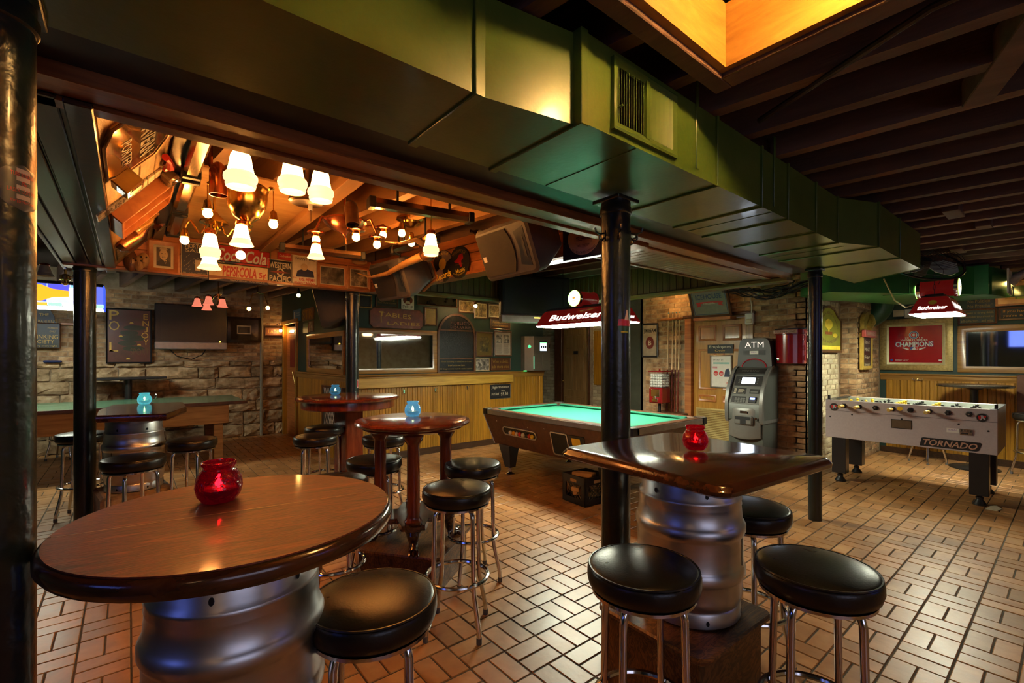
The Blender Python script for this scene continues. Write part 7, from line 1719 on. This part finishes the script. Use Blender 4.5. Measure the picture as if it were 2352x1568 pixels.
t = slope_at('glass_bottle', 'small amber bottle lying beyond the yellow label', 'bottle', 4.16, .24); MB().lathe([(.03,-.1),(.031,.02),(.012,.05),(.012,.10)], 14, (0,-.04,0), 'z').build('glass', pm('amber_glass', (.55,.28,.05), .1, trans=.5), t)
t = slope_at('bottle_shape_plaque', 'brown bottle-shaped wooden plaque near the lower end of the slope', 'plaque', 4.40, .15); MB().lathe([(.02,-.14),(.06,-.11),(.065,.03),(.022,.10),(.02,.16)], 16, (0,-.03,0), 'z').build('bottle', COPPER, t)
t = slope_at('paper_clippings', 'pale printed paper clippings at the lowest end of the slope', 'print', 4.80, .17); MB().box(-.22,.26,-.006,0,-.15,.16).build('paper', photo_mat('clip', (.12,.09,.06), (.45,.36,.24), 18), t, smooth=False)
t = slope_at('round_tin', 'small round tin with a pale face near the portrait', 'tin', 4.72, .40); MB().lathe([(.06,-.06),(.06,0)], 18, axis='y').build('case', COPPER, t); MB().lathe([(.05,-.062),(.05,-.06)], 18, axis='y').build('face', OFFWHITE, t)

bayc = MB().box(-.05, 2.5, 2.05, 5.3, CEIL-.02, CEIL-.004).build('pine_deck', WARMJOIST, ceiling, smooth=False)
PLYW = ramp_mat('pine_plywood', [(.25,(.42,.22,.07)),(.6,(.55,.32,.12)),(.85,(.64,.42,.2))], scale=3, stretch=(1,4,1), rough=.55, bump=.05)
MB().box(.32, 1.02, 3.25, 5.25, JB-.014, JB, .002).build('plywood_sheet', PLYW, ceiling, smooth=False)
MB().box(.32, 1.30, 2.06, 2.62, JB-.014, JB, .002).build('cedar_sheet', CEDAR, ceiling, smooth=False)
MB().box(1.02, 1.12, 2.7, 5.25, JB-.06, JB, .003).build('cross_beam', WARMJOIST, ceiling, smooth=False)
# ---- far left: lamps over the long table and in the passage
sg = thing('stained_glass_lamp', 'long stained-glass billiard lamp with an orange bottle picture, far left', 'lamp', (-1.0, 8.05, 2.06))
LW, LD, LH = .76, .22, .30
MB().box(-LW, LW, -LD, LD, LH-.02, LH+.02, .006).build('top', DARKMET, sg); MB().box(-LW+.01, LW-.01, -LD+.01, LD-.01, .0, .012).build('diffuser', emi('cool_diffuser', (.92,1.0,.80), 16.0), sg, smooth=False)
pn = [(-.76,-.5,.06,.28,(.05,.12,.9)),(-.5,-.1,.06,.17,(.9,.9,.85)),(-.5,-.1,.17,.28,(.15,.25,1.0)),(-.1,.25,.06,.28,(.10,.16,.95)),(.25,.45,.17,.28,(.12,.12,.9)),(.25,.45,.06,.17,(.8,.9,1.0)),(.45,.62,.12,.2,(1.0,.35,.02)),(.45,.62,.2,.28,(.3,.7,1.0)),(.45,.62,.06,.12,(.9,.95,1.0)),(.62,.76,.06,.28,(.15,.2,.95))]
for q, (a, b_, c, d, col) in enumerate(pn):
    for s in (-1, 1): MB().box(a+.004, b_-.004, s*LD-.004, s*LD+.004, c, d).build('pane', emi('glass_%d' % q, col, .55), sg, smooth=False)
for q in range(12):
    MB().box(-.76+.127*q+.004, -.76+.127*(q+1)-.004, -LD-.004, -LD+.004, .015, .055).build('pane', emi('rim_%d' % (q % 3), ((.95,.95,.9),(1,.5,.05),(.4,.9,.6))[q % 3], .7), sg, smooth=False)
for s in (-1, 1): MB().box(s*LW-.005, s*LW+.005, -LD, LD, .0, LH).build('end_pane', emi('glass_0', (.05,.12,.9), .55), sg, smooth=False); MB().tube([(s*.5,0,LH+.02),(s*.5,0,CEIL-.015-2.06)], .006, 6).build('rod', DARKMET, sg)
BTL = [(-.30,.07),(.20,.07),(.30,.12),(.44,.135),(.44,.205),(.30,.22),(.20,.265),(-.30,.265)]
MB().prism(BTL, -LD-.010, -LD-.005).build('bottle_glass', emi('bottle_orange', (1.0,.40,.02), .8), sg, smooth=False); MB().prism([(.44,.10),(.56,.10),(.56,.25),(.44,.25)], -LD-.010, -LD-.005).build('foam_glass', emi('foam_white', (.9,.95,1.0), .8), sg, smooth=False)
fl = thing('far_ceiling_lamp', 'brass ceiling lamp with pale glass shades above the stained-glass lamp', 'lamp', atD(150, 640, 5.0)); MB().lathe([(.012,-.07),(.03,-.05),(.028,-.02),(.045,-.01),(.045,.03),(.02,.05)], 18).build('finial', BRASS, fl); 
for a in (200, 320): bell(fl, (.16*math.cos(R(a)), .16*math.sin(R(a)), .06), .075, .11, pm('pale_glass', (.55,.5,.42), .3), flare=True)
MB().tube([(0,0,.04),(0,0,CEIL-.015-fl.location.z)], .012, 6).build('rod', BRASS, fl)
org = atD(490, 688, 6.4); t = thing('pink_shade_chandelier', 'small chandelier with four glowing pink glass shades before the television', 'chandelier', org)
MB().lathe([(.012,-.10),(.03,-.07),(.018,-.04),(.02,.05),(.035,.08)], 16, (.06,0,0)).build('stem', BRASS, t); MB().tube([(.06,0,.08),(.06,0,max(.1,CEIL-.015-org.z))], .008, 6).build('rod', BRASS, t)
for (u, v, d) in ((453,694,6.4),(479,690,6.2),(475,703,6.6),(511,696,6.3)):
    q = atD(u, v, d)-org; bell(t, q, .062, .11, PINKSH, flare=True); MB().sphere((q.x,q.y,q.z+.02), .025, 10, 8).build('bulb', emi('pink_bulb', (1,.5,.15), 5), t); brass_arm(t, (.06,0,.02), (q.x,q.y,q.z+.08), -.04, .006)
org = atD(592, 690, 7.0); t = thing('two_bulb_arm_lamp', 'bent brass arm lamp with two bare orange bulbs', 'lamp', org)
for (u, v) in ((572,709),(615,707)): q = atD(u, v, 7.0)-org; MB().sphere(tuple(q), .028, 12, 8).build('bulb', emi('orange_bulb', (1,.38,.06), 60.0), t); MB().tube([(0,0,.12),(q.x*.6,q.y*.6,.10),(q.x,q.y,q.z+.05)], .007, 6).build('arm', BRASS, t)
MB().tube([(0,0,.12),(0,0,max(.13,CEIL-.015-org.z))], .007, 6).build('rod', BRASS, t)
t = thing('bare_bulb', 'single bare bulb in a black socket under the far joists', 'lamp', atD(686,678,6.6)); MB().sphere((0,0,0), .026, 12, 8).build('bulb', emi('orange_bulb2', (1,.5,.12), 40.0), t); MB().lathe([(.02,.02),(.02,.07),(.01,.1)], 12).build('socket', BLACK, t); MB().tube([(0,0,.09),(0,0,CEIL-.015-t.location.z)], .006, 6).build('cord', BLACK, t)
t = thing('picture_bulb', 'small warm bulb glowing before the crowd photographs', 'lamp', (4.06, CY-.45, onY(1077,701,CY-.45).z)); MB().sphere((0,0,0), .025, 12, 8).build('bulb', emi('picture_bulb', (1,.55,.2), 220.0), t); MB().lathe([(.018,.015),(.018,.06),(.008,.08)], 12).build('socket', BRASS, t); MB().tube([(0,0,.07),(0,0,CEIL-.015-t.location.z)], .005, 6).build('cord', BLACK, t)
t = thing('wall_washer', 'tiny warm downlight below the hung television on the green wall', 'lamp', (5.05, CY-.10, onY(1197,727,CY-.1).z)); MB().lathe([(.03,.0),(.03,.03),(.015,.05)], 14).build('housing', BRASS, t); MB().sphere((0,0,-.008), .018, 10, 6).build('bulb', emi('washer_bulb', (1,.62,.25), 260.0), t); MB().tube([(0,0,.04),(0,.08,.06)], .006, 6).build('arm', BRASS, t)
bl = thing('brick_uplight', 'small warm lamp tucked behind the soffit over the cue rack', 'lamp', (6.25, 3.95, 2.47)); MB().lathe([(.05,.0),(.05,.05),(.02,.09)], 16).build('housing', BLACK, bl); MB().sphere((0,0,-.02), .035, 12, 8).build('bulb', emi('brick_bulb', (1,.52,.14), 110.0), bl); MB().tube([(0,0,.08),(0,0,CEIL-.015-2.47)], .006, 6).build('cord', BLACK, bl)

hl = thing('corridor_fill_lamp', 'small bare bulb high in the corridor beyond the pool table', 'lamp', (6.7, 6.2, 2.45)); MB().sphere((0,0,0), .04, 12, 8).build('bulb', emi('corridor_fill_bulb', (1,.78,.45), 55.0), hl); MB().lathe([(.02,.03),(.02,.08),(.01,.1)], 12).build('socket', BLACK, hl); MB().tube([(0,0,.09),(0,0,CEIL-.015-2.45)], .006, 6).build('cord', BLACK, hl)  # bulb added out of sight to brighten the corridor door and bricks
# ---- big caged fan
fan = thing('caged_fan', 'large black wire-caged fan hung under the joists beside the duct end', 'fan', atD(2120, 606, 5.0), R(-50)); fan.scale = (.93, .93, .93); FMx = Matrix.Rotation(R(-52), 4, 'X')
for k in range(12):
    rr_ = .03+.03*k; y = -.10+.0 if rr_ < .33 else -.05
    MB(FMx).tube([(rr_*math.cos(a), y, rr_*math.sin(a)) for a in [2*math.pi*q/32 for q in range(32)]], .0032, 4, closed=True).build('cage_ring', DARKMET, fan)
for q in range(8): a = 2*math.pi*q/8; MB(FMx).tube([(.03*math.cos(a),-.102,.03*math.sin(a)),(.34*math.cos(a),-.10,.34*math.sin(a)),(.365*math.cos(a),-.04,.365*math.sin(a)),(.365*math.cos(a),.06,.365*math.sin(a))], .003, 4).build('cage_spoke', DARKMET, fan)
MB(FMx).tube([(.368*math.cos(a), .0, .368*math.sin(a)) for a in [2*math.pi*q/40 for q in range(40)]], .012, 6, closed=True).build('hoop', DARKMET, fan); MB(FMx).lathe([(.06,-.06),(.07,-.03),(.07,.12),(.03,.16)], 20, axis='y').build('motor', DARKMET, fan)
for q in range(3):
    a = R(20+120*q); Mq = FMx @ Matrix.Rotation(a, 4, 'Y') @ Matrix.Rotation(R(24), 4, 'X'); MB(Mq).prism([(.05,-.04),(.12,-.10),(.26,-.13),(.32,-.06),(.30,.05),(.18,.08),(.05,.03)], -.004, .004).build('blade', pm('fan_blade', (.55,.68,.58), .35, 0), fan)
MB().tube([(0,.1,.1),(.02,.14,.22),(.02,.14,CEIL-.015-fan.location.z)], .015, 6).build('bracket', DARKMET, fan)
lc = tag(MB().tube([atD(2030,640,5.0),atD(2055,690,5.1),atD(2080,706,5.2),atD(2098,700,5.3)], .008, 6).build('lamp_cord', pm('cream_cord', (.45,.36,.16), .5), None), 'cream electric cord looping from the duct to the football table lamp', 'cord')
# ---- conduit and odd boards between joists
cd = tag(MB().tube([(2.35,.98,2.60),(2.10,.55,2.575),(1.98,.3,2.575),(1.97,-.2,2.575),(1.95,-1.2,2.575)], .014, 8).build('conduit', pm('conduit_brown', (.05,.032,.025), .4, .4), None), 'thin painted conduit running along the joists beside the golden well', 'pipe')
for (u, v, L_, a) in ((2190,490,.30,0),(2260,520,.16,0),(2200,575,.30,0),(2330,120,.8,20)):
    p = onZ(u, v, JB); o = MB().box(-L_/2, L_/2, -.05, .05, -.02, .1, .004).build('blocking', JOIST, ceiling); o.location = (p.x, p.y, JB+.01); o.rotation_euler = (0, 0, R(a))
pp2 = thing('ceiling_blocking_panel', 'reddish board box above the duct at the top of the view', 'board', (.95, .93, JB-.005)); MB().box(-.3,.12,-.02,.02,0,.20,.004).build('board', CEDAR, pp2); MB().box(.12,.16,-.25,.02,0,.20,.004).build('side_board', CEDAR, pp2)
tt = tag(MB().box(-.30,.30,-.006,.006,-.015,.015,.003).build('soffit_tube_light', emi('soffit_tube', (.9,1.0,.85), 1.0), None), 'slim white tube light under the edge of the right-hand fascia', 'lamp'); p = onS(1325,578); tt.location = (p.x+.03, p.y, SOF-.05); tt.rotation_euler = (0,0,R(97))

# ---- outside the view: opal pendants added as warm fill, then the blue screens
def fill_pendant(label, loc, s):
    t = thing('fill_pendant', label, 'lamp', loc, 0, 'pendants over the front bar'); bell(t, (0,0,0), .16, .2, emi('fill_pendant_glass', (1.0,.66,.34), s)); chain(t, (0,0,.12), CEIL-loc[2], .006); return t
fill_pendant('opal pendant over the front bar, left', (-1.6, -1.3, 2.2), 2.2); fill_pendant('opal pendant over the front bar, middle', (2.6, -2.2, 2.25), 2.2); fill_pendant('opal pendant over the front bar, right', (6.0, -2.2, 2.25), 2.2)
tvb = thing('blue_television', 'television with a blue picture on the wall behind the camera', 'television', (-4.05, .8, 1.75), R(90)); MB().box(-.7,.7,-.06,.06,0,.85,.01).build('case', BLACK, tvb); MB().box(-.66,.66,-.068,-.055,.05,.81).build('screen', emi('blue_picture', (.16,.24,1.0), .9), tvb, smooth=False)
tvb = thing('blue_television', 'television with a blue picture on the front wall', 'television', (4.6, -3.45, 1.55), R(180)); MB().box(-.6,.6,-.06,.06,0,.72,.01).build('case', BLACK, tvb); MB().box(-.56,.56,-.068,-.055,.05,.68).build('screen', emi('blue_picture', (.16,.24,1.0), .9), tvb, smooth=False)
